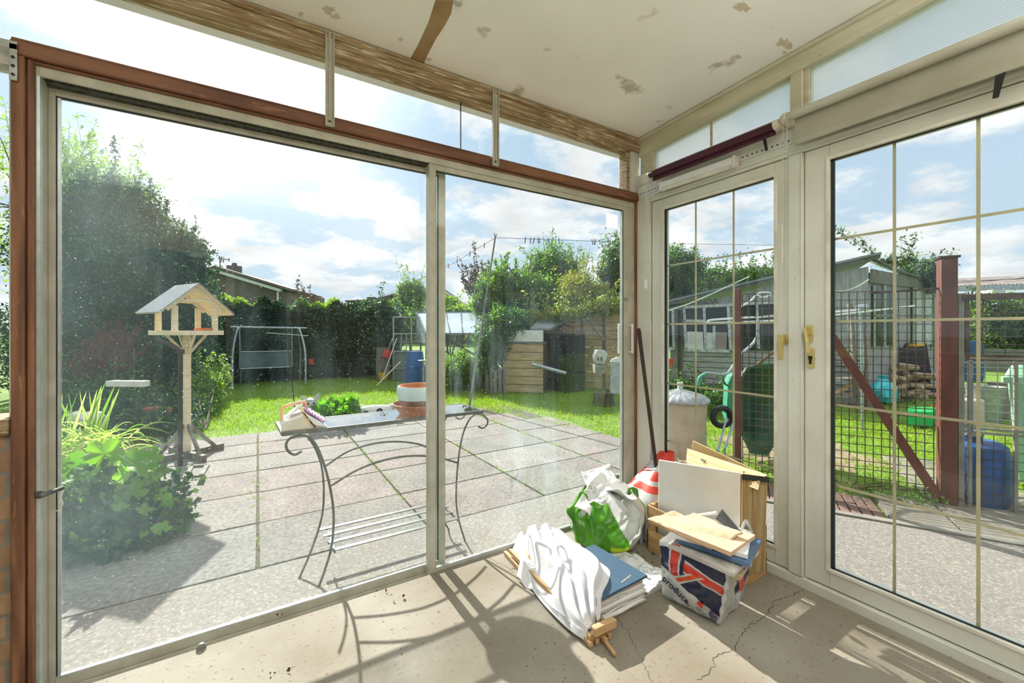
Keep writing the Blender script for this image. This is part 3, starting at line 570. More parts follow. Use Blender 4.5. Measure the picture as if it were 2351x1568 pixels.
lf = mb.build('sliding_leaf', 'alu', door, bev=.0012)
mb = MB(); mb.box(-.588, .795, 2.031, 2.035, .012, 2.003); mb.build('pane', 'glassL', lf, smooth=0)
mb = MB()
for a in ((-.588, -.584, .012, 2.003), (.789, .795, .012, 2.003), (-.588, .795, 1.998, 2.003)): mb.box(a[0], a[1], 2.022, 2.030, a[2], a[3])
mb.build('gasket', 'gasket', lf, smooth=0)
mb = MB(); mb.box(-.588, .795, 2.020, 2.029, .012, .019); mb.box(-.584, -.576, 2.022, 2.029, .02, 1.998); mb.build('glazing_bead', 'bead_and_lit', lf, smooth=0)
mb = MB(); mb.box(.722, .757, 1.960, 1.990, -.042, 2.030); mb.box(.724, .762, 1.990, 2.012, -.042, 2.028); mb.box(2.075, 2.154, 1.962, 1.990, -.042, 2.030); mb.box(.757, 2.075, 1.962, 1.990, 2.002, 2.029); mb.box(.757, 2.075, 1.962, 1.990, -.042, .012)
rf = mb.build('sliding_leaf', 'alu', door, bev=.0012)
mb = MB(); mb.box(.757, 2.075, 1.976, 1.980, .012, 2.002); mb.build('pane', 'glassR', rf, smooth=0)
mb = MB(); mb.box(.757, .760, 1.965, 1.975, .012, 2.002); mb.box(2.066, 2.071, 1.965, 1.975, .012, 2.002); mb.box(.757, 2.07, 1.965, 1.975, 1.997, 2.002); mb.build('gasket', 'gasket', rf, smooth=0)
mb = MB(); mb.box(.760, 2.066, 1.963, 1.972, .012, .019); mb.box(2.061, 2.066, 1.965, 1.975, .02, 1.997); mb.build('glazing_bead', 'bead_and_lit', rf, smooth=0)
# sticker in the corner of the right pane, lock knob, pull handle
a = YP(1392, 489, 1.972); b = YP(1418, 525, 1.972); mb = MB(); mb.box(a.x, b.x, 1.9715, 1.9725, b.z, a.z); o = mb.build('square_sticker', mat('faded_sticker', (.80, .86, .88), (.7, .76, .8), 60, .7, transl=.8), rf, smooth=0)
q = YP(1434, 686, 1.958); mb = MB(); mb.lathe((0, 0, 0), [(.0005, .0), (.010, 0), (.010, .012), (.007, .016), (.0005, .016)], 16); mb.bar((0, 0, .014), (.018, -.004, .016), .008, .006); o = mb.build('lock_knob', 'galv', rf); o.rotation_euler = (math.pi / 2, 0, 0); o.location = q
h0, h1 = YP(1441, 743, 1.935), YP(1441, 812, 1.935); mb = MB(); mb.box(2.118, 2.134, 1.930, 1.940, h1.z, h0.z); mb.box(2.120, 2.132, 1.940, 1.962, h0.z - .016, h0.z - .006); mb.box(2.120, 2.132, 1.940, 1.962, h1.z + .006, h1.z + .016); mb.build('pull_handle', 'whitepl', rf, bev=.002)
mb = MB(); mb.box(2.060, 2.070, 1.995, 2.005, h1.z, h0.z); mb.box(2.060, 2.075, 1.99, 1.996, h0.z - .01, h0.z); mb.build('outer_handle', 'whitepl', rf, bev=.002)
# lever on the left jamb with a scrap of tape
q = YP(90, 1136, 1.95); mb = MB(); mb.tube(curve([q, q + Vector((.012, -.012, .002)), q + Vector((.022, .0, .002)), q + Vector((.046, .03, .004))], 12), [.012, .0125, .011, .010, .010, .009, .0085, .008, .008, .0075, .007, .007, .007][:len(curve([q, q, q, q], 12))], 10); mb.build('lever_handle', 'iron', lf)
mb = MB(); mb.tube(curve([q + Vector((.048, .03, -.004)), q + Vector((.042, .03, -.03)), q + Vector((.046, .03, -.05)), q + Vector((.036, .03, -.07)), q + Vector((.028, .03, -.068))], 16), .0012, 5); mb.tube(curve([q + Vector((.046, .03, -.004)), q + Vector((.040, .028, -.03)), q + Vector((.036, .03, -.045))], 8), .002, 5); mb.build('torn_string', 'paper', lf)
# drain roundel on the bottom rail
q = YP(462, 1482, 1.948); mb = MB(); mb.lathe((0, 0, 0), [(.0005, .0), (.008, 0), (.012, .002), (.016, .0), (.016, .008), (.0005, .008)], 20); o = mb.build('drain_cap', 'galv', door); o.rotation_euler = (math.pi / 2, 0, 0); o.location = (q.x, 1.955, .004)

# ------------------------------------------------------------- white french doors (right)
XF = 2.19
def frame_box(mb, y0, y1, z0, z1, w, x0, x1):
    mb.box(x0, x1, y0, y0 + w, z0, z1); mb.box(x0, x1, y1 - w, y1, z0, z1); mb.box(x0, x1, y0 + w, y1 - w, z0, z0 + w); mb.box(x0, x1, y0 + w, y1 - w, z1 - w, z1)
mb = MB(); mb.box(2.172, 2.26, -.02, 1.945, -.05, .040); mb.box(2.182, 2.26, 1.838, 1.945, .04, 2.098); mb.box(2.182, 2.26, -.02, .03, .04, 2.098); mb.box(2.182, 2.26, .03, 1.838, 2.043, 2.098)
mb.box(2.172, 2.190, -.02, 1.838, 2.060, 2.072); fr = struct(mb.build('trim_6', 'upvc', bev=.002))
def french(name, y0, y1, g0, g1, zg0, zg1, ys):
    mb = MB(); mb.box(2.195, 2.25, y0, g0, .045, 2.040); mb.box(2.195, 2.25, g1, y1, .045, 2.040); mb.box(2.195, 2.25, g0, g1, .045, zg0); mb.box(2.195, 2.25, g0, g1, zg1, 2.040); d = struct(mb.build(name, 'upvc', bev=.003))
    mb = MB(); w = .013
    for (a, b, c, e) in ((g0 - w, g0 + .002, zg0 - w, zg1 + w), (g1 - .002, g1 + w, zg0 - w, zg1 + w), (g0, g1, zg0 - w, zg0 + .002), (g0, g1, zg1 - .002, zg1 + w)): mb.box(2.188, 2.205, a, b, c, e)
    mb.build('glazing_bead', 'upvc_w', d, bev=.002)
    mb = MB()
    for (a, b, c, e) in ((g0, g0 + .007, zg0, zg1), (g1 - .016, g1, zg0, zg1), (g0, g1, zg0, zg0 + .007), (g0, g1, zg1 - .007, zg1)): mb.box(2.204, 2.212, a, b, c, e)
    mb.build('gasket', 'gasket', d, smooth=0)
    mb = MB(); mb.box(2.214, 2.218, g0, g1, zg0, zg1); mb.build('pane', 'glassD', d, smooth=0)
    mb = MB()
    for y in ys: mb.box(2.2215, 2.2235, y - .0052, y + .0052, zg0, zg1)
    for z in (.504, .8675, 1.2435, 1.615): mb.box(2.221, 2.224, g0, g1, z - .0052, z + .0052)
    mb.build('glazing_lattice', 'gold', d, smooth=0); return d
d1 = french('door_2', .985, 1.832, 1.078, 1.742, .130, 1.972, (1.533, 1.303))
d2 = french('door_3', .035, .945, .17, .846, .128, 1.974, (.630, .398))
mb = MB(); mb.box(2.176, 2.21, .948, 1.008, .045, 2.040); mb.box(2.172, 2.178, .948, .953, .045, 2.040); mb.build('cover_strip', 'upvc', d1, bev=.002)
# handles
q = XP(1805, 770, 2.19); mb = MB(); mb.box(2.178, 2.196, q.y - .012, q.y + .012, 1.135, 1.185); mb.box(2.150, 2.178, q.y - .006, q.y + .006, 1.160, 1.176); mb.hexa([(2.146, q.y - .002, 1.06), (2.154, q.y - .002, 1.06), (2.154, q.y + .016, 1.06), (2.146, q.y + .016, 1.06)], [(2.142, q.y - .008, 1.182), (2.158, q.y - .008, 1.182), (2.158, q.y + .018, 1.182), (2.142, q.y + .018, 1.182)]); mb.build('lever_handle', 'brass', d1, bev=.002)
a = XP(1859, 740, 2.19); mb = MB(); mb.box(2.183, 2.196, a.y - .013, a.y + .013, 1.150, 1.225); mb.box(2.160, 2.184, a.y - .006, a.y + .006, 1.185, 1.203); mb.bar((2.158, a.y + .008, 1.215), (2.150, a.y - .012, 1.100), .012, .014, up=(1, 0, 0)); mb.build('lever_handle', 'brass', d2, bev=.002)
b = XP(1862, 822, 2.19); mb = MB(); mb.box(2.184, 2.196, b.y - .013, b.y + .013, b.z - .045, b.z + .045); mb.build('lock_plate', 'brass', d2, bev=.002)
mb = MB(); mb.box(2.180, 2.1845, b.y - .005, b.y + .005, b.z - .028, b.z - .002); mb.box(2.180, 2.1845, b.y - .008, b.y + .008, b.z - .006, b.z + .01); mb.build('keyhole', 'black', d2, bev=.001)
# boarding above the doors, pegboard strip
mb = MB(); mb.box(2.186, 2.26, -.02, 1.945, 2.098, 2.245); struct(mb.build('trim_7', 'upvc', bev=.001))
t = thing('pegboard_strip', 'strip of white perforated board screwed above the french doors', 'board', (2.18, 1.9, 2.10)); mb = MB(); mb.box(2.180, 2.185, .96, 1.942, 2.098, 2.165); mb.build('board', 'white', t, smooth=0)
mb = MB()
for i in range(38):
    y = 1.915 - i * .0245; mb.lathe((0, 0, 0), [], 0) if False else mb.box(2.1785, 2.180, y - .0036, y + .0036, 2.112, 2.1192)
mb.build('peg_holes', 'black', t, smooth=0)
# ribbed panels, posts, top rail of the right wall
mb = MB(); mb.hexa([(2.215, 1.005, 2.24), (2.221, 1.005, 2.24), (2.221, 1.82, 2.24), (2.215, 1.82, 2.24)], [(2.215, 1.005, 2.46), (2.221, 1.005, 2.46), (2.221, 1.82, 2.40), (2.215, 1.82, 2.40)]); t = struct(mb.build('window_4', 'polyc', smooth=0))
a = XP(1634, 300, 2.214); mb = MB(); mb.box(2.208, 2.214, a.y - .006, a.y + .006, 2.24, 2.42); mb.build('taped_joint', mat('amber_tape', (.62, .46, .30), (.7, .6, .45), 60, .6, transl=.4), t, smooth=0)
mb = MB(); mb.hexa([(2.215, BACK, 2.24), (2.221, BACK, 2.24), (2.221, .93, 2.24), (2.215, .93, 2.24)], [(2.215, BACK, 2.62), (2.221, BACK, 2.62), (2.221, .93, 2.46), (2.215, .93, 2.46)]); struct(mb.build('window_5', 'polyc', smooth=0))
mb = MB(); mb.hexa([(2.19, 1.82, 2.24), (2.25, 1.82, 2.24), (2.25, 1.925, 2.24), (2.19, 1.925, 2.24)], [(2.19, 1.82, 2.40), (2.25, 1.82, 2.40), (2.25, 1.925, 2.40), (2.19, 1.925, 2.40)]); mb.box(2.185, 2.25, .952, 1.004, 2.20, 2.44); mb.box(2.205, 2.25, .93, .952, 2.20, 2.44)
mb.box(2.178, 2.26, -.02, 1.93, 2.165, 2.180); struct(mb.build('trim_8', 'cream', bev=.003))
mb = MB(); zt = lambda y: 2.485 + CSL * (1.93 - y) + .002; zb = lambda y: 2.372 + .070 * (1.82 - y)
mb.hexa([(2.18, BACK, zb(BACK)), (2.25, BACK, zb(BACK)), (2.25, 1.93, zb(1.93)), (2.18, 1.93, zb(1.93))], [(2.18, BACK, zt(BACK)), (2.25, BACK, zt(BACK)), (2.25, 1.93, zt(1.93)), (2.18, 1.93, zt(1.93))])
mb.hexa([(2.165, BACK, zt(BACK) - .022), (2.18, BACK, zt(BACK) - .022), (2.18, 1.93, zt(1.93) - .022), (2.165, 1.93, zt(1.93) - .022)], [(2.165, BACK, zt(BACK) - .003), (2.18, BACK, zt(BACK) - .003), (2.18, 1.93, zt(1.93) - .003), (2.165, 1.93, zt(1.93) - .003)])
struct(mb.build('trim_9', 'cream', bev=.002))
# rest of the right side behind the camera: low wall and glazing
mb = MB(); mb.box(2.18, 2.28, BACK, -.02, -.05, .8); struct(mb.build('wall_right', brickmat('low_wall_brick', (.52, .33, .20), (.40, .24, .14), (.30, .27, .22), axis='y'), smooth=0))
mb = MB(); frame_box(mb, BACK, -.02, .8, 2.24, .05, 2.19, 2.25); t = struct(mb.build('window_6', 'upvc', bev=.003)); mb = MB(); mb.box(2.216, 2.22, BACK + .05, -.07, .85, 2.19); mb.build('pane', 'glassD', t, smooth=0)

# roller blinds
t = thing('roller_blind', 'dark burgundy roller blind rolled up over the narrower door', 'blind', (2.09, 1.4, 2.17))
mb = MB(); mb.tube([(2.105, 1.772, 2.182), (2.105, 1.035, 2.182)], .0185, 20); mb.box(2.112, 2.124, 1.04, 1.755, 2.148, 2.175); mb.tube([(2.118, 1.757, 2.150), (2.118, 1.04, 2.150)], .009, 10); mb.build('rolled_fabric', 'burg', t)
mb = MB(); mb.tube([(2.105, 1.790, 2.182), (2.105, 1.772, 2.182)], .017, 18); mb.box(2.10, 2.185, 1.785, 1.792, 2.165, 2.20); mb.build('end_bracket', 'ivory', t, bev=.001); mb = MB(); mb.tube([(2.105, 1.035, 2.182), (2.105, 1.012, 2.182)], [.024, .020], 18); mb.box(2.10, 2.185, 1.007, 1.013, 2.165, 2.20); mb.build('end_bracket', 'ivory', t, bev=.001)
def chain(name, pts, parent, step=.0065, r=.0027):
    P = curve(pts, 40); mb = MB(); acc = 0; last = P[0]; Q = [P[0]]
    for p in P[1:]:
        d = (p - last).length
        while d >= step: last = last + (p - last).normalized() * step; Q.append(last.copy()); d = (p - last).length
    for q in Q: mb.add([q + Vector(v) * r for v in ((1, 0, 0), (-1, 0, 0), (0, 1, 0), (0, -1, 0), (0, 0, 1), (0, 0, -1))], [(0, 2, 4), (2, 1, 4), (1, 3, 4), (3, 0, 4), (2, 0, 5), (1, 2, 5), (3, 1, 5), (0, 3, 5)])
    mb.tube(P, r * .35, 4); return mb.build(name, 'ivory', parent, smooth=80)
ca = XP(1487, 645, 2.088)
chain('bead_chain', [(2.088, 1.792, 2.18), (2.088, 1.792, 1.8), (2.088, 1.793, ca.z)], t); chain('bead_chain', [(2.088, 1.776, 2.17), (2.088, 1.778, 1.8), (2.088, 1.789, ca.z)], t)
mb = MB(); mb.tube([(2.088, 1.791, ca.z + .012), (2.088, 1.791, ca.z + .006), (2.088, 1.791, ca.z - .045), (2.088, 1.791, ca.z - .05)], [.004, .009, .009, .004], 12); mb.build('chain_weight', 'whitepl', t)
t = thing('roller_blind', 'beige roller blind with its hem just lowered over the wide door', 'blind', (2.09, .5, 2.19))
mb = MB(); mb.tube([(2.105, .985, 2.197), (2.105, .06, 2.197)], .020, 20); mb.build('roller_tube', 'tube', t)
mb = MB(); mb.box(2.123, 2.1245, .07, .955, 2.066, 2.190); mb.box(2.119, 2.1285, .07, .955, 2.062, 2.088); mb.build('hanging_fabric', 'blindf', t, bev=.0006)
mb = MB(); mb.tube([(2.105, 1.004, 2.197), (2.105, .985, 2.197)], [.017, .024], 18); mb.tube([(2.105, .985, 2.197), (2.105, .978, 2.197)], [.024, .023], 18); mb.box(2.10, 2.185, 1.0, 1.006, 2.175, 2.215); mb.build('end_bracket', 'ivory', t, bev=.001)
cl, cr_ = XP(1797, 500, 2.085), XP(1807, 500, 2.085); cb = XP(1802, 727, 2.085)
chain('bead_chain', [(2.085, cl.y, 2.19), (2.085, cl.y, 1.6), (2.085, cl.y, cb.z + .03), (2.085, (cl.y + cr_.y) / 2, cb.z), (2.085, cr_.y, cb.z + .03), (2.085, cr_.y, 1.6), (2.085, cr_.y, 2.19)], t)
# strips of black tape
a, b = XP(1755, 318, 2.14), XP(1760, 346, 2.16)
t = thing('tape_strip', 'short curled strip of black tape hanging under the burgundy blind', 'tape', a); mb = MB(); P = curve([a + Vector((0, .004, .008)), a + Vector((.004, 0, -.01)), b + Vector((0, .001, .008)), b], 12)
mb.grid(lambda u, v: P[min(len(P) - 1, int(round(v * (len(P) - 1))))] + Vector((0, (u - .5) * .014, 0)), 1, 12); mb.build('tape', 'black', t, solid=.0015)
a, b = XP(2298, 172, 2.12), XP(2288, 226, 2.14)
t = thing('tape_strip', 'long strip of black tape hanging from the beige blind hem', 'tape', a); mb = MB()
mb.hexa([(2.114, a.y + .012, a.z), (2.116, a.y + .012, a.z), (2.116, a.y - .012, a.z + .004), (2.114, a.y - .012, a.z + .004)], [(2.130, b.y + .008, b.z), (2.132, b.y + .008, b.z), (2.132, b.y - .006, b.z - .002), (2.130, b.y - .006, b.z - .002)]); mb.build('tape', 'black', t, smooth=0)
# tube light under the burgundy blind
t = thing('strip_light', 'white plastic strip light fixed slantwise below the burgundy blind', 'light', (2.15, 1.46, 2.08))
A_, B_ = XP(1520, 428, 2.15), XP(1690, 370, 2.15)
mb = MB(); mb.bar((2.155, A_.y, A_.z), (2.155, B_.y, B_.z), .048, .052, up=(0, 0, 1)); mb.build('housing', 'whitepl', t, bev=.010)
mb = MB(); mb.tube([(2.135, A_.y - .02, A_.z - .026), (2.135, B_.y + .02, B_.z - .026)], .012, 14); mb.build('diffuser', 'upvc_w', t)
mb = MB(); mb.bar((2.153, B_.y + .012, B_.z), (2.153, B_.y - .004, B_.z - .001), .052, .060); mb.build('end_cap', mat('pinkish_plastic', (.66, .62, .64), rough=.4), t, bev=.006)
mb = MB(); mb.bar((2.153, A_.y + .010, A_.z), (2.153, A_.y - .008, A_.z), .050, .058); mb.build('end_cap', 'whitepl', t, bev=.006)
mb = MB(); P = curve([(2.16, A_.y + .02, A_.z - .01), (2.17, A_.y + .05, A_.z - .02), (2.175, A_.y + .08, A_.z - .022)], 8); mb.tube(P, .004, 8); mb.build('cable', 'whitepl', t)
# dark stick leaning in the corner
a, b = XP(1466, 754, 2.13), XP(1503, 1045, 2.10); dd = (b - a).normalized(); foot = a + dd * ((a.z - .01) / -dd.z)
t = thing('walking_stick', 'dark wooden stick leaning in the corner against the doors', 'stick', (foot.x, foot.y, 0)); mb = MB(); mb.tube([a, a + dd * .02, a + dd * .28, foot], [.010, .013, .0115, .0105], 10); mb.build('shaft', 'darkwood', t)

# =================================================================== OUTSIDE
def xf(mb, loc, rz):
    c, s_ = math.cos(rz), math.sin(rz); mb.V = [(loc[0] + x * c - y * s_, loc[1] + x * s_ + y * c, loc[2] + z) for (x, y, z) in mb.V]; return mb
GZ = -.05
rng = np.random.default_rng(11)
# ground
mb = MB(); mb.grid(lambda u, v: (-30 + 75 * u, -14 + 70 * v, -.075), 4, 4); struct(mb.build('ground', 'grass_base', smooth=0))
# patio slabs, one bed; each slab has its own tint
mb = MB(); rd = random.Random(5)
xs = [-2.79, -1.86, -.93, 0, .93, 1.86, 2.79, 3.62]; ys = [2.56, 3.17, 3.78, 4.37, 4.91, 5.45, 5.98]
tints = [(.20, .185, .165), (.21, .195, .172), (.225, .21, .188), (.215, .187, .165), (.20, .194, .178)]
for i in range(len(xs) - 1):
    for j in range(len(ys) - 1):
        x0, x1, y0, y1 = xs[i], xs[i + 1], ys[j], ys[j + 1]
        if x0 > 2.7 and y0 > 4.8: x1 -= .35
        if x0 > 2.7 and y0 > 5.3: continue
        t_ = tints[rd.randrange(5)]; k = rd.uniform(.93, 1.05); c = tuple(v * k for v in t_)
        g = .008; dz = rd.uniform(-.004, .002); mb.box(x0 + g, x1 - g, y0 + g, y1 - g, -.11, GZ + dz, c=c)
patio = struct(mb.build('patio', 'slab', bev=.004), 'patio of square concrete slabs outside the sliding door', 'paving')
mb = MB(); mb.box(-2.79, 3.6, 2.55, 5.98, -.12, -.066); mb.build('joint_bed', 'joint', patio, smooth=0)
def slabmesh(name, polys, mt, z0=-.12, z1=GZ, bev=.003):
    mb = MB()
    for p in polys: k = len(p); mb.add([(x, y, z0) for x, y in p] + [(x, y, z1) for x, y in p], [tuple(range(k))[::-1], tuple(range(k, 2 * k))] + [(i, (i + 1) % k, k + (i + 1) % k, k + i) for i in range(k)])
    return mb.build(name, mt, bev=bev)
# exposed-aggregate apron round the building
K0, K1 = Vector((2.62, 2.59, 0)), Vector((4.62, -1.0, 0)); KD = (K1 - K0).normalized(); KN = Vector((-KD.y, KD.x, 0))   # kerb line, KN points outward (+x)
if KN.x < 0: KN = -KN
struct(slabmesh('path', [[(-2.8, 2.06), (2.262, 2.06), (2.262, -1.4), (4.84, -1.4), (K0.x, K0.y - .04), (-2.8, 2.55)]], 'aggregate', z1=GZ + .002))
for (y, x0, x1) in ((3.17, 0, 0),): pass
struct(slabmesh('kerb', [[tuple((K0 + KN * 0)[:2]), tuple((K1)[:2]), tuple((K1 + KN * .06)[:2]), tuple((K0 + KN * .06)[:2])]], 'kerb', z1=GZ + .012))
# slabs and brick strip between kerb and mesh fence
def kp(a, b): p = K0 + KD * a + KN * b; return (p.x, p.y)
struct(slabmesh('path_slabs', [[kp(1.83, .08), kp(2.16, .08), kp(2.16, .62), kp(1.83, .62)], [kp(2.175, .08), kp(2.85, .08), kp(2.85, .66), kp(2.175, .66)], [kp(2.87, .08), kp(3.9, .08), kp(3.9, .66), kp(2.87, .66)], [kp(2.175, .68), kp(2.85, .68), kp(2.85, 1.9), kp(2.175, 1.9)]], mat('pale_slabs', (.24, .22, .175), (.19, .17, .135), 9, .9, bump=.4), z1=GZ + .004))
mb = MB()
for i in range(26):
    a = .25 + i * .06
    for j in range(2): b = .085 + j * .21; p0 = kp(a, b); p1 = kp(a + .052, b); p2 = kp(a + .052, b + .2); p3 = kp(a, b + .2); z = GZ + random.uniform(-.006, .002); mb.hexa([(x, y, -.1) for x, y in (p0, p1, p2, p3)], [(x, y, z) for x, y in (p0, p1, p2, p3)])
struct(mb.build('brick_edging', mat('worn_path_brick', (.22, .13, .10), (.15, .10, .08), 20, .9, bump=.5), bev=.003))
# bare earth patches
def patch(name, cx, cy, rx, ry, mt, seed, z=-.070):
    rd = random.Random(seed); k = 22; mb = MB(); ph = [rd.uniform(.7, 1.15) for _ in range(k)]; mb.add([(cx, cy, z + .006)] + [(cx + rx * ph[i] * math.cos(2 * math.pi * i / k), cy + ry * ph[i] * math.sin(2 * math.pi * i / k), z) for i in range(k)], [(0, 1 + i, 1 + (i + 1) % k) for i in range(k)]); return struct(mb.build(name, mt, smooth=0))
patch('bare_earth', 4.9, 2.25, .8, .75, 'dirt', 1, -.068); patch('bare_earth', 3.5, 9.2, .9, .5, 'dirt', 2); patch('bare_earth', 3.35, 6.0, .5, .35, 'dirt', 3)
# lawn: grass blades
def inlawn(x, y):
    if y > 12.3: return False
    if x < -2.5: return False
    if x < 2.9 and y < 6.0: return False
    edge = 3.15 if y > 5.5 else 3.66 + .08 * math.sin(y * 3)
    if y < 6.1 and x < edge: return False
    if x > 3.4 and y < 3.2:
        # right of the mesh fence only
        p = Vector((x, y, 0)) - K0; 
        if p.dot(KN) < .72: return False
    return x < 10.6
bl = []
for (x0, x1, y0, y1, n) in ((-1.2, 3.7, 5.9, 9, 34000), (-1.2, 5, 9, 12.3, 16000), (3.0, 6.8, 3.0, 9, 46000), (6.8, 9.5, .8, 9, 14000), (3.7, 7.3, .2, 3.2, 20000)):
    P = boxpts(x0, x1, y0, y1, -.075, -.068, n, rng); bl += [p for p in P if inlawn(p[0], p[1]) and not (((p[0] - 4.9) / .75) ** 2 + ((p[1] - 2.25) / .65) ** 2 < rng.uniform(.2, 1.3))]
t_ = leaf_mesh('lawn_grass', 'blade', None, bl, .045, 4, .16, 1.1, .5); tag(t_, 'bright mown green lawn beyond the patio and the mesh fence', 'grass', kind='stuff')
# weeds in patio joints
wp = []
for (a, b, n) in (((1.86, 2.6), (1.86, 4.3), 120), ((2.79, 3.5), (2.79, 5.9), 260), ((.93, 3.0), (.93, 5.5), 120), ((2.79, 2.6), (2.79, 3.5), 50), ((0, 2.6), (0, 5.9), 30), ((3.1, 6.1), (3.72, 3.3), 700), ((-.4, 6.0), (3.0, 6.02), 500)):
    for _ in range(n):
        k = rng.uniform(); s_ = .015 if n < 400 else .05; wp.append((a[0] + (b[0] - a[0]) * k + rng.normal() * s_, a[1] + (b[1] - a[1]) * k + rng.normal() * s_, -.06))
t_ = leaf_mesh('joint_weeds', 'blade', None, wp, .035, 6, .2, .9); tag(t_, 'thin weeds and grass growing in the paving joints and lawn edge', 'weeds', kind='stuff')

# ------------------------------------------------------------- console table outside the pane
TZ = .70
t = thing('console_table', 'glass-topped wrought iron console table standing on the patio against the pane', 'table', (.65, 2.4, GZ))
C4 = [(.105, 2.33), (1.21, 2.325), (1.195, 2.615), (.09, 2.62)]
mb = MB()
for i in range(4):
    a, b = C4[i], C4[(i + 1) % 4]; mb.bar((a[0], a[1], TZ - .008), (b[0], b[1], TZ - .008), .012, .018)
mb.build('top_frame', 'iron', t, smooth=0)
mb = MB(); mb.hexa([(x, y, TZ - .006) for x, y in C4], [(x, y, TZ) for x, y in C4]); mb.build('glass_top', 'glassB', t, smooth=0)
def legpath(pts, y0, y1):
    n = len(pts); k0, k1 = pts[0][1], pts[-1][1]; return [YP(x, y, y0 + (y1 - y0) * min(1, max(0, (y - 1000) / 330))) for x, y in pts]
def stick(pts, parent, name, r=.0055, n=30, mt='iron'):
    mb = MB(); mb.tube(curve(pts, n), r, 8); return mb.build(name, mt, parent)
stick(legpath([(693, 1036), (676, 1044), (661, 1035), (657, 1019), (668, 1005), (690, 1000), (710, 1004), (729, 1028), (745, 1070), (758, 1120), (766, 1180), (762, 1250), (747, 1305), (732, 1347)], 2.33, 2.222), t, 'leg', .0062, 60)
stick(legpath([(706, 1000), (724, 1030), (737, 1065), (743, 1110), (742, 1165), (733, 1210), (712, 1270), (686, 1330)], 2.60, 2.345), t, 'leg', .0055, 40)
stick(legpath([(1098, 979), (1108, 983), (1118, 975), (1119, 963), (1107, 952), (1092, 951), (1076, 966), (1062, 1000), (1053, 1050), (1048, 1110), (1048, 1160), (1055, 1200), (1067, 1240), (1077, 1271)], 2.325, 2.03 + .19), t, 'leg', .0055, 60)
stick(legpath([(1046, 958), (1056, 962), (1066, 955), (1060, 946), (1040, 948), (1025, 958), (1013, 992), (1005, 1040), (1001, 1100), (1005, 1150), (1019, 1195), (1040, 1231)], 2.60, 2.345), t, 'leg', .005, 50)
stick([YP(747, 1070, 2.52), YP(800, 1036, 2.55), YP(860, 1018, 2.55), YP(915, 1014, 2.55), YP(965, 1021, 2.55), YP(1003, 1040, 2.52)], t, 'arched_rail', .006)
stick([YP(760, 1115, 2.30), YP(820, 1079, 2.31), YP(880, 1057, 2.31), YP(940, 1047, 2.31), YP(1000, 1049, 2.31), YP(1052, 1063, 2.30)], t, 'arched_rail', .006)
for i, y in enumerate((2.215, 2.305, 2.395, 2.48)):
    mb = MB(); mb.bar((.315 - .01 * i, y, .115), (.985 + .01 * i, y, .115), .026, .005); mb.build('shelf_slat', 'iron', t, smooth=0)
for x in (.325, .985):
    mb = MB(); mb.bar((x, 2.20, .108), (x, 2.50, .108), .008, .008); mb.build('shelf_rail', 'iron', t, smooth=0)
# pot on table
t = thing('plant_pot', 'pale blue banded terracotta bowl pot full of soil on the glass table', 'pot', (.845, 2.47, TZ + .02))
mb = MB(); mb.lathe((.845, 2.47, TZ), [(.001, .025), (.085, .025), (.105, .05), (.118, .085)], 40); mb.build('base', mat('rough_brown_clay', (.34, .24, .17), (.26, .18, .12), 14, .85, bump=.3), t)
mb = MB(); mb.lathe((.845, 2.47, TZ), [(.118, .083), (.128, .088), (.134, .12), (.132, .158), (.128, .168), (.122, .165)], 40); mb.build('glazed_band', 'glaze', t)
mb = MB(); mb.lathe((.845, 2.47, TZ), [(.126, .166), (.121, .171), (.113, .165), (.110, .12), (.108, .118)], 40); mb.build('rim', mat('orange_terracotta', (.62, .22, .09), (.5, .18, .07), 9, .7), t)
mb = MB(); mb.grid(lambda u, v: (.845 + .105 * v * math.cos(6.283 * u), 2.47 + .109 * v * math.sin(6.283 * u), TZ + .128 + .012 * noise.noise(Vector((u * 6, v * 5, 1)))), 24, 6, closed=True); mb.build('soil', 'soil', t)
t = thing('pot_saucer', 'wide terracotta saucer under the banded pot on the glass table', 'saucer', (.845, 2.47, TZ)); mb = MB(); mb.lathe((.845, 2.47, TZ), [(.001, .001), (.115, .001), (.135, .03), (.158, .052), (.162, .060), (.155, .062), (.130, .036), (.108, .012), (.001, .012)], 44); mb.build('dish', 'terra', t)
# picnic-basket-like plastic carrier on the table
t = thing('plastic_carrier', 'ivory and peach plastic carrier with mauve stuffing on the glass table', 'carrier', (.21, 2.40, TZ))
def q3(px_, py_, y): return YP(px_, py_, y)
fy, by_ = 2.335, 2.53
A = [q3(646, 1003, fy), q3(722, 994, fy), q3(697, 952, fy), q3(646, 972, fy)]
mb = MB(); Bk = [Vector((p.x + .005, by_, p.z)) for p in A]
for p in A + Bk: pass
mb.hexa([Vector((p.x, p.y, max(p.z, TZ + .001))) for p in A], [Vector((p.x, p.y, max(p.z, TZ + .001))) for p in Bk]); mb.build('body', 'ivory', t, bev=.008)
A2 = [q3(697, 952, fy), q3(709, 972, fy), q3(733, 997, fy - .0), q3(722, 996, fy)]; mb = MB(); B2 = [Vector((p.x + .004, by_, p.z)) for p in A2]
fix = lambda P: [Vector((p.x, p.y, max(p.z, TZ + .002))) for p in P]
mb.hexa(fix(A2), fix(B2)); mb.build('peach_panel', 'peach', t, bev=.003)
A3 = [q3(700, 948, fy + .0), q3(753, 985, fy + .0), q3(745, 1000, fy), q3(712, 975, fy)]; mb = MB(); mb.hexa(fix(A3), fix([Vector((p.x + .004, by_, p.z)) for p in A3])); mb.build('white_lip', 'whitepl', t, bev=.004)
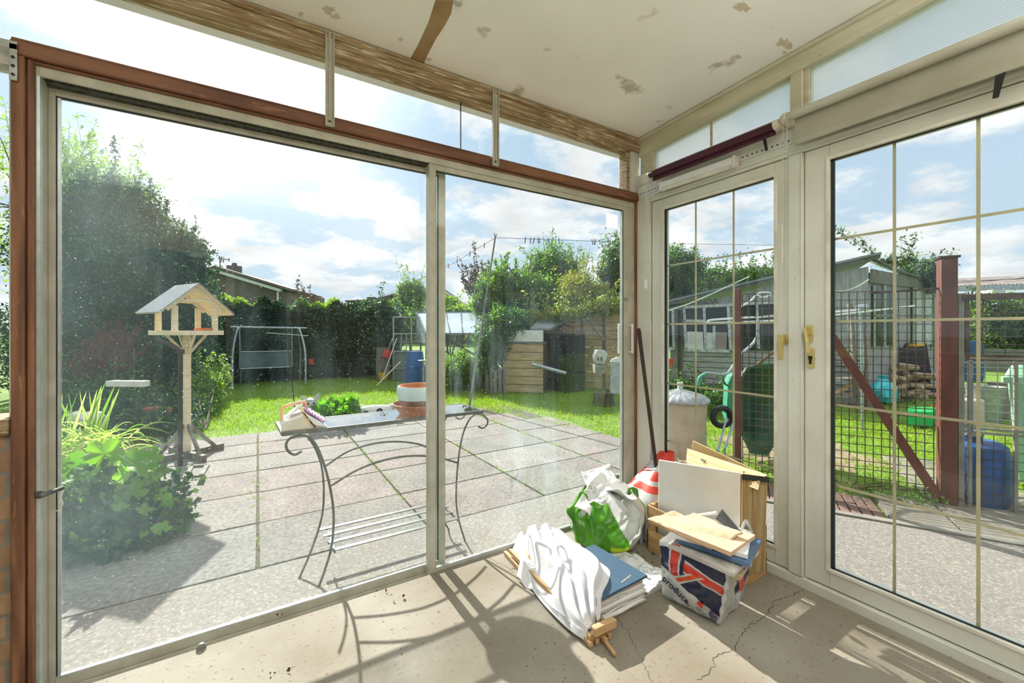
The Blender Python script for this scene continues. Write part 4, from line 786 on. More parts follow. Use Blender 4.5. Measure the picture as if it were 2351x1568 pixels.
mb = MB(); P0, P1 = q3(702, 944, fy), q3(748, 972, fy); mb.grid(lambda u, v: P0.lerp(P1, u) + Vector((0, .02 + .15 * v, .0030 * math.sin(u * 40 + v) + .014 * math.sin(3.14 * v) + .002)), 40, 8); mb.build('stuffing', 'pink', t, solid=.004)
mb = MB(); mb.tube(curve([q3(647, 968, fy + .1), q3(648, 940, fy + .1), q3(660, 931, fy + .1), q3(695, 923, fy + .1), q3(702, 930, fy + .1), q3(702, 948, fy + .1)], 30), .0085, 10); mb.build('handle', 'peach', t)
mb = MB(); P0, P1 = q3(655, 962, fy + .05), q3(690, 935, fy + .05); mb.grid(lambda u, v: P0.lerp(P1, u) + Vector((.03 * v, .10 * v, .012 * math.sin(v * 3.14) + .02 * v)), 8, 6); mb.build('folded_sheet', 'whitepl', t, solid=.003)

# ------------------------------------------------------------- bird table
bt = thing('bird_table', 'pale pine bird table with pitched felt roof standing on crossed feet at the patio edge', 'bird table', (-.60, 5.2, GZ)); BL = (-.60, 5.2, 0); BR = math.radians(30)
def bpart(name, fn, mt, par=bt, **k):
    mb = MB(); fn(mb); xf(mb, BL, BR); return mb.build(name, mt, par, **k)
zt_ = 1.20
bpart('tray', lambda m: [m.box(-.22, .22, -.19, .19, zt_ - .03, zt_ - .02), m.box(-.235, .235, -.205, -.19, zt_ - .04, zt_ + .005), m.box(-.235, .235, .19, .205, zt_ - .04, zt_ + .005), m.box(-.235, -.22, -.19, .19, zt_ - .04, zt_ + .005), m.box(.22, .235, -.19, .19, zt_ - .04, zt_ + .005)], 'pine', bev=.002)
for (x, y) in ((-.17, -.165), (.17, -.165), (-.17, .165), (.17, .165)): bpart('upright', lambda m: m.box(x - .024, x + .024, y - .014, y + .014, zt_ - .02, zt_ + .24), 'pine', bev=.002)
for sx in (-1, 1):
    for y in (-.175, .175): bpart('gable_rafter', lambda m: m.bar((sx * .24, y, zt_ + .205), (0, y, zt_ + .44), .02, .045, up=(0, 0, 1)), 'pine', bev=.002)
for y in (-.17, .17): bpart('collar_beam', lambda m: m.box(-.12, .12, y - .01, y + .01, zt_ + .285, zt_ + .305), 'pine', bev=.001)
for sx in (-1, 1):
    rf_ = bpart('roof_slope', lambda m: m.bar((sx * .315, 0, zt_ + .165), (0, 0, zt_ + .452), .46, .010, up=(0, 0, 1)), 'pine', smooth=0)
    bpart('roof_felt', lambda m: m.bar((sx * .322, 0, zt_ + .170), (0, 0, zt_ + .464), .48, .006, up=(0, 0, 1)), 'felt', rf_, smooth=0)
bpart('post', lambda m: m.box(-.026, .026, -.026, .026, GZ, zt_ - .03), 'pine', bev=.003)
for a in range(4):
    ca_, sa_ = math.cos(a * math.pi / 2), math.sin(a * math.pi / 2)
    bpart('brace', lambda m: m.bar((ca_ * .17, sa_ * .15, zt_ - .035), (ca_ * .022, sa_ * .022, zt_ - .22), .022, .022, up=(0, 0, 1)), 'pine', bev=.001)
    bpart('foot_brace', lambda m: m.bar((ca_ * .25, sa_ * .25, .0), (ca_ * .02, sa_ * .02, .27), .024, .03, up=(0, 0, 1)), 'greypost', bev=.001)
for a in range(2): bpart('foot', lambda m: m.bar((-.33 * math.cos(a * 1.5708), -.33 * math.sin(a * 1.5708), GZ + .03 + .002 * a), (.33 * math.cos(a * 1.5708), .33 * math.sin(a * 1.5708), GZ + .03 + .002 * a), .045, .06, up=(0, 0, 1)), 'greypost', bev=.003)
t = thing('seed_dish', 'small orange plastic dish lying in the bird table tray', 'dish', (-.50, 5.13, zt_ - .02)); mb = MB(); mb.lathe((.10, -.10, zt_ - .02), [(.001, .001), (.05, .001), (.075, .032), (.077, .050), (.068, .046), (.04, .008), (.001, .008)], 20); xf(mb, BL, BR); mb.build('bowl', 'orange', t)
# solid stand-in for a curved brown pipe reflected in the pane
q = G(412, 1090); p0 = DP(414, 1080, 3.85); t = thing('reflected_pole', 'solid brown stand-in for a swan-neck pipe reflection beside the bird table post', 'pole', (p0.x, p0.y, GZ))
mb = MB(); mb.tube(curve([(p0.x, p0.y, GZ), (p0.x, p0.y, .6), DP(414, 815, 3.85), DP(412, 805, 3.85), DP(395, 793, 3.85), DP(358, 777, 3.85)], 40), .020, 10); mb.build('pipe', 'brownpipe', t)
mb = MB(); mb.box(p0.x - .026, p0.x + .03, p0.y - .03, p0.y + .03, .985, 1.03); mb.build('clip', 'brownpipe', t, bev=.003)
# hollow slab lying on the patio
c = G(455, 1080); t = thing('hollow_frame', 'thin grey square metal frame lying flat on the patio near the bird table', 'frame', (c.x, c.y, GZ)); P = [G(428, 1095), G(462, 1093), G(476, 1069), G(440, 1072)]; mb = MB()
for i in range(4): a, b = P[i], P[(i + 1) % 4]; mb.bar(a + Vector((0, 0, .008)), b + Vector((0, 0, .008)), .035, .014)
mb.build('rim', 'kerb', t, smooth=0)

# ------------------------------------------------------------- swing seat frame
t = thing('garden_swing', 'grey tubular swing seat frame with a slung mesh back in front of the hedge', 'swing seat', (.25, 11.3, GZ))
yb, yf_ = 11.45, 10.85
for side, (xt, xb) in (('l', (541, 533)), ('r', (692, 702))):
    top = YP(xt + (8 if side == 'l' else -8), 752, 11.2); 
    fb = YP(xb, 884, yf_); bb = YP(xb + (20 if side == 'l' else -14), 860, 11.75)
    mb = MB(); mb.tube(curve([(fb.x, yf_, GZ), (fb.x, yf_ + .15, .7), (top.x + (-.05 if side == 'l' else .05), 11.15, 1.18), (top.x, 11.2, 1.28)], 16), .024, 8); mb.build('leg', 'chrome', t)
    mb = MB(); mb.tube(curve([(bb.x, 11.75, GZ), (bb.x, 11.6, .7), (top.x, 11.25, 1.18), (top.x, 11.2, 1.28)], 16), .018, 8); mb.build('leg', 'chrome', t)
a, b = YP(541, 750, 11.2), YP(694, 754, 11.2); mb = MB(); mb.tube([(a.x - .1, 11.2, 1.29), (b.x + .1, 11.2, 1.27)], .022, 8); mb.build('top_rail', 'chrome', t)
a, b = YP(553, 808, 11.2), YP(668, 842, 11.2); mb = MB(); mb.box(a.x, b.x, 11.19, 11.21, b.z, a.z); mb.build('seat_back', 'greenbox', t, smooth=0)
mb = MB(); mb.tube([(a.x, 11.18, a.z), (b.x, 11.18, a.z)], .012, 6); mb.tube([(a.x, 11.18, b.z), (b.x, 11.18, b.z)], .012, 6)
for x in (a.x - .02, b.x + .02): mb.tube([(x, 11.2, 1.27), (x, 11.15, b.z)], .010, 6)
mb.build('seat_frame', 'chrome', t)
# feeder stake on the lawn
q0, q1 = YP(676, 925, 7.3), YP(657, 765, 7.3); t = thing('feeder_stake', 'thin dark stake with a crossbar standing in the lawn behind the carrier', 'stake', (q0.x, 7.3, GZ)); mb = MB(); mb.tube([(q0.x + .01, 7.3, GZ), q1], [.010, .007], 6); mb.build('rod', 'darkwood', t)
a, b = YP(612, 764, 7.3), YP(708, 771, 7.3); mb = MB(); mb.tube([a, b], .007, 6); mb.build('crossbar', 'chrome', t)
# red and grey bits at the hedge foot
a = YP(714, 830, 11.6); t = thing('red_pot', 'small red plastic pot hanging low on the hedge right of the swing frame', 'pot', a); mb = MB(); mb.lathe(a - Vector((0, 0, .07)), [(.001, 0), (.05, 0), (.07, .13), (.06, .13), (.045, .01)], 14); mb.build('cup', 'plain_red', t)

# ------------------------------------------------------------- washing line and prop
pt = YP(1137, 545, 6.1); pb = G(1078, 932); t = thing('clothes_prop', 'long grey wooden clothes prop leaning up under the washing line', 'prop', (pb.x, pb.y, GZ)); mb = MB(); mb.tube([(pb.x, pb.y, GZ + .0), pt], [.020, .014], 8); mb.build('pole', 'greypost', t)
mb = MB(); mb.tube([pt, pt + Vector((.03, 0, .06))], .009, 6); mb.tube([pt, pt + Vector((-.02, 0, .07))], .009, 6); mb.build('forked_tip', 'greypost', t)
LA = pt + Vector((0, 0, -.005)); LB = DP(1790, 563, 9.5); LC = YP(985, 632, 10.6)
t = thing('washing_line', 'thin dark washing line running over the prop to both sides of the garden', 'washing line', LA); mb = MB(); mb.tube([LA, LA.lerp(LB, .5) - Vector((0, 0, .03)), LB], .004, 5); mb.tube([LA, LA.lerp(LC, .5) - Vector((0, 0, .04)), LC, YP(700, 760, 13)], .004, 5); mb.build('cord', 'black', t)
pegs = [(1206, 553), (1218, 554), (1226, 555), (1235, 556), (1240, 556), (1260, 557), (1284, 556), (1359, 559), (1364, 558), (1369, 557), (1400, 559)]
pegs2 = [(1112, 563), (1079, 584), (1050, 600), (1029, 611)]
def online(px_, A, B):
    best = min((abs((lambda p: CX + F_PX * ((p.x * rtv[0] + p.y * rtv[1]) / (p.x * fwv[0] + p.y * fwv[1])))(A.lerp(B, k / 400)) - px_), k) for k in range(401))[1]; return A.lerp(B, best / 400)
peg0 = None
for i, (x, y) in enumerate(pegs + pegs2):
    p = online(x, LA, LB if i < len(pegs) else LC)
    if peg0 is None:
        peg0 = tag(MB().box(-.006, .006, -.006, .006, -.085, .02).build('clothes_peg', 'darkwood', smooth=0, bev=.002), 'x', 'peg'); o = peg0
    else: o = peg0.copy(); COL.objects.link(o)
    o.location = p; o.rotation_euler = (0, random.uniform(-.35, .35), random.uniform(0, 3))
    o['label'] = 'dark clothes peg on the level stretch of washing line right of the prop' if i < len(pegs) else 'dark clothes peg on the slanting stretch of washing line left of the prop'
    o['category'] = 'peg'; o['group'] = 'pegs right of the prop' if i < len(pegs) else 'pegs left of the prop'

# ------------------------------------------------------------- trees, hedge, bushes
def P3(px_, py_, dep): v = DP(px_, py_, dep); return (v.x, v.y, v.z)
def R(pxr, dep, ky=1, kd=1): r = pxr / F_PX * dep; return (r, r * kd, r * ky)
# big evergreen on the left
D0 = 8.2
g0 = G(300, 905)
shrub('evergreen_tree', 'large dark small-leaved evergreen filling the left side behind the bird table', 'tree', (g0.x, g0.y, GZ),
      [(P3(240, 620, D0), R(130, D0, 1.5), 15000), (P3(340, 640, D0 - .2), R(110, D0, 1.1), 13000), (P3(400, 600, D0 + .2), R(62, D0, 1.1), 5000), (P3(180, 560, D0), R(90, D0, 1.3), 6000), (P3(290, 500, D0 + .1), R(75, D0, 1.1), 4500), (P3(230, 800, D0 - .4), R(150, D0, 1.0), 12000), (P3(390, 770, D0 - .2), R(85, D0, 1.15), 8000), (P3(330, 840, D0), R(140, D0, .7), 7000)],
      'leaf_dk', .052, 1.9, seed=1, trunk=.10, branches=2, up=.5, aspect=.55, extra=('leaf_spark', .40), auto=3.2,
      sprigs=[(P3(262, 470, D0), (0, 0, 1), 1.35, 240), (P3(225, 470, D0), (-.1, 0, 1), 1.0, 160), (P3(340, 520, D0), (.05, 0, 1), .95, 170), (P3(370, 520, D0), (.2, 0, 1), .55, 110), (P3(420, 570, D0), (.5, 0, 1), .5, 120), (P3(440, 610, D0), (.9, 0, .8), .5, 110), (P3(310, 470, D0), (.1, 0, 1), .45, 90), (P3(450, 640, D0), (1, 0, .5), .45, 90)])
shrub('loose_tree', 'airy yellow-green tree rising at the far left behind the dark evergreen', 'tree', (DP(170, 900, 9.6).x, DP(170, 900, 9.6).y, GZ),
      [(P3(150, 400, 9.6), R(70, 9.6, 1.3), 1300), (P3(215, 430, 9.6), R(70, 9.6, 1.0), 1300), (P3(280, 450, 9.6), R(45, 9.6, 1.0), 600), (P3(60, 480, 9.6), R(110, 9.6, 1.6), 1800)], 'leaf_lt', .13, 1, seed=2, trunk=.09, branches=7, up=.0, aspect=.28,
      sprigs=[(P3(140, 350, 9.6), (0, 0, 1), .6, 40), (P3(190, 350, 9.6), (.4, 0, 1), .6, 40), (P3(345, 470, 9.6), (.2, 0, 1), .5, 40)])
g1 = G(210, 960)
shrub('red_shrub', 'plum-red feathery shrub below the dark evergreen left of the bird table', 'shrub', (g1.x, g1.y, GZ),
      [(P3(255, 810, 6.2), R(42, 6.2, 1.2), 2600), (P3(215, 850, 6.2), R(42, 6.2, 1.2), 2000)], 'leaf_red', .035, seed=3, trunk=.03, up=.6, branches=4,
      sprigs=[(P3(265, 800, 6.2), (.1, 0, 1), .42, 180), (P3(240, 800, 6.2), (-.1, 0, 1), .3, 120), (P3(290, 800, 6.2), (.5, 0, 1), .42, 160), (P3(300, 830, 6.2), (.7, 0, .8), .35, 120)])
shrub('low_shrubs', 'low mixed shrubbery in shade behind the sword leaves at left', 'shrub', (G(330, 1000).x, G(330, 1000).y, GZ),
      [(P3(210, 930, 5.6), R(100, 5.6, .6), 4200), (P3(330, 950, 5.4), R(90, 5.4, .65), 4200), (P3(390, 1000, 5.0), R(55, 5.0, .7), 1800), (P3(300, 1030, 4.8), R(80, 4.8, .6), 2600)], 'leaf_dk', .05, seed=4, trunk=.02, extra=('leaf_md', .3))
shrub('border_plants', 'light green leafy border plants at the lawn edge right of the bird table post', 'plants', (G(470, 985).x, G(470, 985).y, GZ),
      [(P3(470, 900, 6.6), R(34, 6.6, 1.4), 1500), (P3(455, 950, 6.2), R(30, 6.2, 1.2), 1300), (P3(500, 870, 7.4), R(26, 7.4, 1.2), 800)], 'leaf_lt', .05, seed=5, trunk=.015, extra=('leaf_grey', .5))
# hedge along the back
HA = YP(430, 760, 12.35); mb = MB()
t = thing('hedge', 'long clipped evergreen hedge closing the far end of the lawn', 'hedge', (1.2, 12.6, GZ))
def hpts(n, x0, x1, ztop, y0=12.0, y1=12.9, seed=0):
    r_ = np.random.default_rng(seed); x = r_.uniform(x0, x1, n); lump = .10 * np.sin(x * 3.1 + seed) + .07 * np.sin(x * 7.7) + .06 * np.sin(x * 15)
    z = r_.uniform(0, 1, n) ** .8 * (ztop - GZ + lump) + GZ; front = r_.uniform(0, 1, n) < .72
    y = np.where(front, y0 + .12 * np.sin(x * 5 + z * 4) + .1 * np.sin(z * 9 + x * 2) + r_.uniform(0, .22, n), r_.uniform(y0, y1, n)); z = np.where(front, z, (ztop + lump) - r_.uniform(0, .12, n)); return np.stack([x, y, z], 1)
leaf_mesh('foliage', 'leaf_dk', t, hpts(60000, -2.0, 3.6, 1.86, seed=1), .07, 8, .6, .2); leaf_mesh('foliage', 'leaf_lt', t, hpts(9000, -2.0, 3.6, 1.86, seed=2)[:, :] * np.array([1, 1, 1]) + np.array([0, 0, .05]), .07, 9, .6, .3) if False else None
hp = hpts(60000, -2.0, 3.6, 1.90, seed=3); hp = hp[hp[:, 2] > 1.70]; leaf_mesh('foliage', 'leaf_lt', t, hp[:12000], .055, 9, .6, .4); leaf_mesh('foliage', 'leaf_spark', t, hpts(20000, -2.0, 3.6, 1.86, seed=5) - np.array([0, .06, 0]), .055, 10, .6, .3)  # paler leaves along the top paint the hedge's backlit crest
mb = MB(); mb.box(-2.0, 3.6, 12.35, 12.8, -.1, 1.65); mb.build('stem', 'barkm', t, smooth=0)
shrub('ivy_mound', 'ivy-covered mound on top of the hedge left of the greenhouse', 'ivy', (YP(880, 860, 11.4).x, 11.4, GZ), [(tuple(YP(880, 770, 11.3)), R(42, 10.8, 1.9), 6000), (tuple(YP(860, 720, 11.8)), R(60, 11, .5), 3000)], 'leaf_dk', .075, seed=6, trunk=.05, extra=('leaf_spark', .4), auto=.4)
shrub('hedge_sapling', 'wispy bare-tipped sapling sticking up above the hedge', 'sapling', (YP(683, 700, 12.5).x, 12.5, GZ), [(tuple(YP(700, 692, 12.5)), R(26, 11.5, .5), 260)], 'leaf_plum', .07, seed=7, trunk=.02, sprigs=[(tuple(YP(683, 690, 12.5)), (0, 0, 1), .55, 60), (tuple(YP(716, 690, 12.5)), (.2, 0, 1), .2, 30)])
shrub('round_tree', 'small round grey-green tree over the hedge beside the greenhouse', 'tree', (DP(945, 860, 15).x, DP(945, 860, 15).y, GZ), [(P3(945, 680, 15), R(36, 15, .95), 3600)], 'leaf_grey', .12, seed=8, trunk=.06, aspect=.3, sprigs=[(P3(950, 665, 15), (.1, 0, 1), .4, 40)])
# yellow bush and bushes by the greenhouse
shrub('yellow_bush', 'small yellow-green bush in front of the far brick gable', 'bush', (DP(1030, 860, 14).x, DP(1030, 860, 14).y, GZ), [(P3(1030, 700, 14), R(26, 14, .7), 1500), (P3(1075, 712, 13.5), R(50, 13.5, .25), 1500)], 'leaf_lt', .09, seed=9, trunk=.04, auto=.4)
# right-hand trees behind the fence
DT = 10.5
shrub('plum_tree', 'thin purple-leaved tree left of the green trees behind the prop', 'tree', (DP(1110, 860, 11.5).x, DP(1110, 860, 11.5).y, GZ), [(P3(1105, 650, 11.5), R(32, 11.5, 1.2), 500), (P3(1085, 660, 11.5), R(18, 11.5, 1.0), 200)], 'leaf_plum', .09, seed=10, trunk=.03, branches=5, sprigs=[(P3(1075, 665, 11.5), (-.5, 0, 1), .45, 50), (P3(1095, 640, 11.5), (-.3, 0, 1), .4, 50), (P3(1110, 630, 11.5), (-.1, 0, 1), .35, 50)])
shrub('apple_tree', 'mid green leafy tree with upright shoots behind the clothes prop', 'tree', (DP(1170, 860, DT).x, DP(1170, 860, DT).y, GZ), [(P3(1150, 670, DT), R(52, DT, 1.0), 3600), (P3(1200, 690, DT), R(55, DT, .9), 3600), (P3(1120, 700, DT), R(40, DT, .7), 1800), (P3(1235, 680, DT), R(50, DT, 1.0), 2600)], 'leaf_md', .068, 1.8, seed=11, trunk=.07, branches=3,
      sprigs=[(P3(1185, 660, DT), (0, 0, 1), .75, 110), (P3(1145, 640, DT), (-.2, 0, 1), .5, 80), (P3(1160, 640, DT), (.1, 0, 1), .7, 100), (P3(1125, 650, DT), (-.1, 0, 1), .6, 80)], extra=('leaf_lt', .25))
shrub('pear_tree', 'tall grey-green tree in the middle of the right pane, highest crown', 'tree', (DP(1270, 860, 11.5).x, DP(1270, 860, 11.5).y, GZ), [(P3(1265, 620, 11.5), R(55, 11.5, .9), 2600), (P3(1300, 650, 11.5), R(55, 11.5, 1.0), 2400), (P3(1230, 640, 11.5), R(35, 11.5, 1.0), 1200)], 'leaf_grey', .07, 1.8, seed=12, trunk=.07, branches=6, shell=.3,
      sprigs=[(P3(1305, 600, 11.5), (.1, 0, 1), .5, 60), (P3(1270, 590, 11.5), (-.1, 0, 1), .35, 50), (P3(1240, 600, 11.5), (-.3, 0, 1), .4, 50), (P3(1330, 610, 11.5), (.5, 0, 1), .4, 50)], extra=('leaf_md', .5))
shrub('olive_bush', 'olive-yellow feathery bush behind the brown fence', 'bush', (DP(1340, 860, 9.8).x, DP(1340, 860, 9.8).y, GZ), [(P3(1325, 680, 9.8), R(48, 9.8, 1.1), 3000), (P3(1370, 690, 9.8), R(40, 9.8, .9), 2000)], 'leaf_olive', .09, 1.3, seed=13, trunk=.05, up=.8, aspect=.25, branches=3)
shrub('corner_tree', 'tall loose tree at the right edge of the sliding pane and left french door', 'tree', (DP(1450, 860, 10.2).x, DP(1450, 860, 10.2).y, GZ), [(P3(1410, 620, 10.2), R(38, 10.2, 1.5), 2000), (P3(1460, 640, 10.2), R(60, 10.2, 1.2), 4000), (P3(1545, 650, 10.4), R(52, 10.4, 1.3), 6500), (P3(1575, 620, 10.4), R(35, 10.4, 1.0), 1200)], 'leaf_md', .062, 1.5, seed=14, trunk=.08, branches=4, shell=.4,
      sprigs=[(P3(1415, 590, 10.2), (.1, 0, 1), .45, 60), (P3(1590, 600, 10.2), (.2, 0, 1), .4, 60), (P3(1610, 640, 10.2), (.5, 0, 1), .6, 90), (P3(1545, 600, 10.2), (-.1, 0, 1), .3, 50)], extra=('leaf_dk', .7))
shrub('roof_creeper', 'yellowish creeper spilling over the top of the brown board fence', 'creeper', (DP(1330, 800, 9.2).x, DP(1330, 800, 9.2).y, 1.2), [(P3(1310, 718, 9.2), R(60, 9.2, .22), 1300), (P3(1390, 705, 9.0), R(50, 9.0, .4), 1500), (P3(1240, 728, 9.4), R(50, 9.4, .12), 400)], 'leaf_olive', .07, seed=15, trunk=.02, extra=('leaf_lt', .5))
shrub('round_bush', 'round bush on a stem beside the fence post, reddish at the left', 'bush', (DP(1150, 880, 8.8).x, DP(1150, 880, 8.8).y, GZ), [(P3(1165, 745, 8.8), R(58, 8.8, .65), 4600), (P3(1130, 790, 8.6), R(38, 8.6, 1.2), 2600), (P3(1115, 840, 8.5), R(22, 8.5, 1.6), 900)], 'leaf_md', .055, 1.5, seed=16, trunk=.05, extra=('leaf_dk', .4), auto=.5)
shrub('vegetable_plants', 'light leafy vegetable plants growing in front of the greenhouse side', 'plants', (DP(1040, 880, 8.7).x, DP(1040, 880, 8.7).y, GZ), [(P3(1030, 860, 8.7), R(32, 8.7, 1.0), 1800), (P3(1060, 850, 9.0), R(40, 9.0, 1.0), 1800)], 'leaf_lt', .05, seed=17, trunk=.015, extra=('leaf_md', .8), auto=.8)
shrub('shed_bushes', 'leafy bushes growing behind the long shed roof', 'bush', (DP(1700, 860, 11.8).x, DP(1700, 860, 11.8).y, GZ), [(P3(1640, 650, 11.8), R(45, 11.8, .7), 2600), (P3(1710, 640, 11.8), R(50, 11.8, .5), 2400), (P3(1775, 640, 11.8), R(45, 11.8, .55), 2200), (P3(1830, 635, 11.8), R(50, 11.8, .5), 1500)], 'leaf_md', .06, 1.5, seed=18, trunk=.05, extra=('leaf_dk', .5), sprigs=[(P3(1690, 625, 11.8), (0, 0, 1), .3, 30), (P3(1775, 610, 11.8), (.1, 0, 1), .3, 50)])
shrub('hebe_weeds', 'dark nettles and weeds at the foot of the long shed by the concrete bin', 'weeds', (DP(1545, 900, 6.6).x, DP(1545, 900, 6.6).y, GZ), [(P3(1550, 890, 6.6), R(40, 6.6, .45), 1500), (P3(1610, 900, 6.8), R(60, 6.8, .2), 1200), (P3(1650, 915, 6.2), R(35, 6.2, .35), 800)], 'leaf_md', .045, seed=19, trunk=.01, extra=('leaf_dk', .6))

# planting by the pane on the left: lobed-leaf plant, sword leaves
def lobed(mb, c, r, tilt, az, lobes=5):
    c = Vector(c); q = Matrix.Rotation(az, 3, 'Z') @ Matrix.Rotation(tilt, 3, 'X'); k = 40; ring = []
    for i in range(k):
        a = 2 * math.pi * i / k; rr = r * (.62 + .38 * abs(math.cos(a * lobes / 2)) ** .5) * (.4 if abs(a - math.pi) > 2.95 else 1); rr *= 1 + .09 * math.sin(a * 19 + c.x * 90); ring.append(c + q @ Vector((rr * math.sin(a), -rr * math.cos(a), .12 * r * math.cos(a * lobes) + .05 * r * math.sin(a * 3))))
    mid = [c + (p - c) * .5 + q @ Vector((0, 0, -.05 * r)) for p in ring]; mb.add([c + q @ Vector((0, 0, -.08 * r))] + mid + ring, [(0, 1 + i, 1 + (i + 1) % k) for i in range(k)] + [(1 + i, 1 + k + i, 1 + k + (i + 1) % k, 1 + (i + 1) % k) for i in range(k)])
base = G(190, 1330); base = Vector((-.95, 3.0, GZ))
t = thing('geranium_plant', 'sprawling plant with big bright lobed leaves just outside the left pane', 'plant', base)
rl = random.Random(4); D1 = 2.55
bigs0 = [(165, 1075, 48, .9), (215, 1085, 40, .5), (320, 1065, 52, .7), (240, 1040, 42, .8), (345, 1050, 30, 1.0), (205, 1140, 34, .5), (300, 1130, 36, .6), (345, 1145, 26, .4), (370, 1155, 28, 1.0), (250, 1130, 30, .8), (380, 1165, 22, .9), (180, 1185, 22, .3), (240, 1200, 18, 1.1), (310, 1200, 20, .2), (385, 1190, 20, .5), (160, 1250, 16, .5), (175, 1230, 16, 1.2), (330, 1110, 22, .3), (280, 1090, 26, 1.2), (195, 1120, 20, 1.1), (270, 1160, 20, .2), (360, 1210, 16, .3), (150, 1120, 28, .9)]
bigs = [(x, y, r * .72, t2) for x, y, r, t2 in bigs0] + [(rl.uniform(140, 390), rl.uniform(1060, 1330), rl.uniform(7, 15), rl.uniform(.1, 1.2)) for _ in range(75)]
bigs = [b for b in bigs if not (b[1] > 1230 and b[0] > 520 - .2 * b[1])]
for i, (x, y, r, tl) in enumerate(bigs):
    dep = D1 + rl.uniform(-.25, .3); c = DP(x, y, dep); mb = MB(); lobed(mb, c, r / F_PX * dep * 1.25, tl * 1.1, rl.uniform(-1.5, 1.5)); lf_ = mb.build('leaf', 'leaf_big' if i < 23 or i % 3 == 0 else 'leaf_md', t, smooth=60)
mb = MB()
for i, (x, y, r, tl) in enumerate(bigs[:30]):
    c = DP(x, y, D1 + .05); mb.tube(curve([c + Vector((rl.uniform(-.12, .05), .10, -.28)), c + Vector((-.02, .05, -.12)), c], 8), .0025, 5)
mb.build('stem', mat('green_stem', (.12, .22, .03), rough=.6), t)
pts = np.concatenate([ell(P3(230, 1200, D1), R(150, D1, .75), 5200, rng, .2), ell(P3(250, 1290, D1 - .1), R(140, D1, .5), 3200, rng, .2), ell(P3(180, 1150, D1 + .4), R(110, D1, 1.0), 1500, rng, .2), ell(P3(330, 1230, D1 - .05), R(75, D1, .6), 900, rng, .2)]); pts = pts[(pts[:, 2] > GZ) & (pts[:, 1] > 2.15)]
leaf_mesh('small_leaves', 'leaf_dk', t, pts, .05, 21, .8, .2); leaf_mesh('small_leaves', 'leaf_md', t, pts[::2] + .02, .045, 22, .8, .2)
t = thing('sword_leaf_plant', 'clump of long sword-shaped and drooping leaves above the lobed plant', 'plant', (-1.3, 4.1, GZ)); mb = MB(); D2 = 3.6
def blade(mb, p0, p1, w, sag, n=10):
    p0, p1 = Vector(p0), Vector(p1); side = (p1 - p0).cross(Vector((fwv[0], fwv[1], 0))).normalized(); side = (side + Vector((rl.uniform(-.4, .4), rl.uniform(-.4, .4), 0))).normalized(); L1, L2 = [], []
    for i in range(n + 1):
        t2 = i / n; q = p0.lerp(p1, t2) + Vector((0, 0, sag * 4 * t2 * (1 - t2))); ww = w * (1 - t2) ** .5 * (.6 + .4 * min(1, t2 * 4)); L1.append(q + side * ww / 2); L2.append(q - side * ww / 2)
    mb.add(L1 + L2, [(i, i + 1, n + 2 + i, n + 1 + i) for i in range(n)])
for i in range(60):
    x0, y0 = rl.uniform(80, 230), rl.uniform(1000, 1060); x1, y1 = x0 + rl.uniform(-60, 60), y0 - rl.uniform(50, 140); dep = D2 + rl.uniform(-.2, .3); blade(mb, DP(x0, y0, dep), DP(x1, y1, dep + rl.uniform(-.2, .2)), .03, .0)
mb.build('upright_blades', 'iris', t, smooth=60); mb = MB()
for i in range(110):
    x0, y0 = rl.uniform(120, 300), rl.uniform(1000, 1080); x1, y1 = x0 + rl.choice((-1, 1)) * rl.uniform(40, 130), y0 + rl.uniform(-40, 30); dep = D2 - .3 + rl.uniform(-.3, .3); blade(mb, DP(x0, y0, dep), DP(x1, y1, dep), .014, .06)
mb.build('drooping_blades', 'iris', t, smooth=60)
a = DP(212, 962, 4.4); t = thing('white_ball', 'rounded white garden ornament half hidden behind the sword leaves', 'ornament', (a.x, a.y, a.z - .1)); mb = MB(); mb.lathe((a.x, a.y, a.z), [(.001, -.085), (.06, -.075), (.10, -.02), (.105, .02), (.08, .065), (.03, .085), (.001, .087)], 24); mb.build('shell', 'white', t)
a = DP(176, 960, 4.5); mb = MB(); mb.lathe((a.x, a.y, a.z), [(.001, -.07), (.06, -.05), (.08, .0), (.07, .05), (.001, .08)], 20); mb.build('shell', 'white', t)
# solid trough standing in for a white reflection in the pane
a, b = DP(252, 880, 4.6), DP(336, 881, 4.6); t = thing('reflected_trough', 'narrow white trough on two wires, solid stand-in for a pane reflection, in front of the red shrub', 'trough', (a + b) / 2); mb = MB(); mb.bar(a, b, .10, .065); mb.build('tray', 'white', t, bev=.006)
for x in (264, 308): mb = MB(); mb.tube([DP(x, 876, 4.6), DP(x, 800, 4.6)], .003, 5); mb.build('wire', 'iron', t)
# clutter in the shaded bed
for (x, y, dep, w, h, lab) in ((345, 936, 5.0, .17, .05, 'low terracotta dish in the shaded bed left of the bird table post'), (388, 935, 5.2, .07, .07, 'small terracotta pot close against the bird table post')):
    a = DP(x, y, dep); t = thing('terracotta_pot', lab, 'pot', (a.x, a.y, a.z - h)); mb = MB(); mb.lathe((a.x, a.y, a.z - h), [(.001, 0), (w * .38, 0), (w * .5, h), (w * .45, h), (w * .34, .01)], 20); mb.build('bowl', 'terra', t)
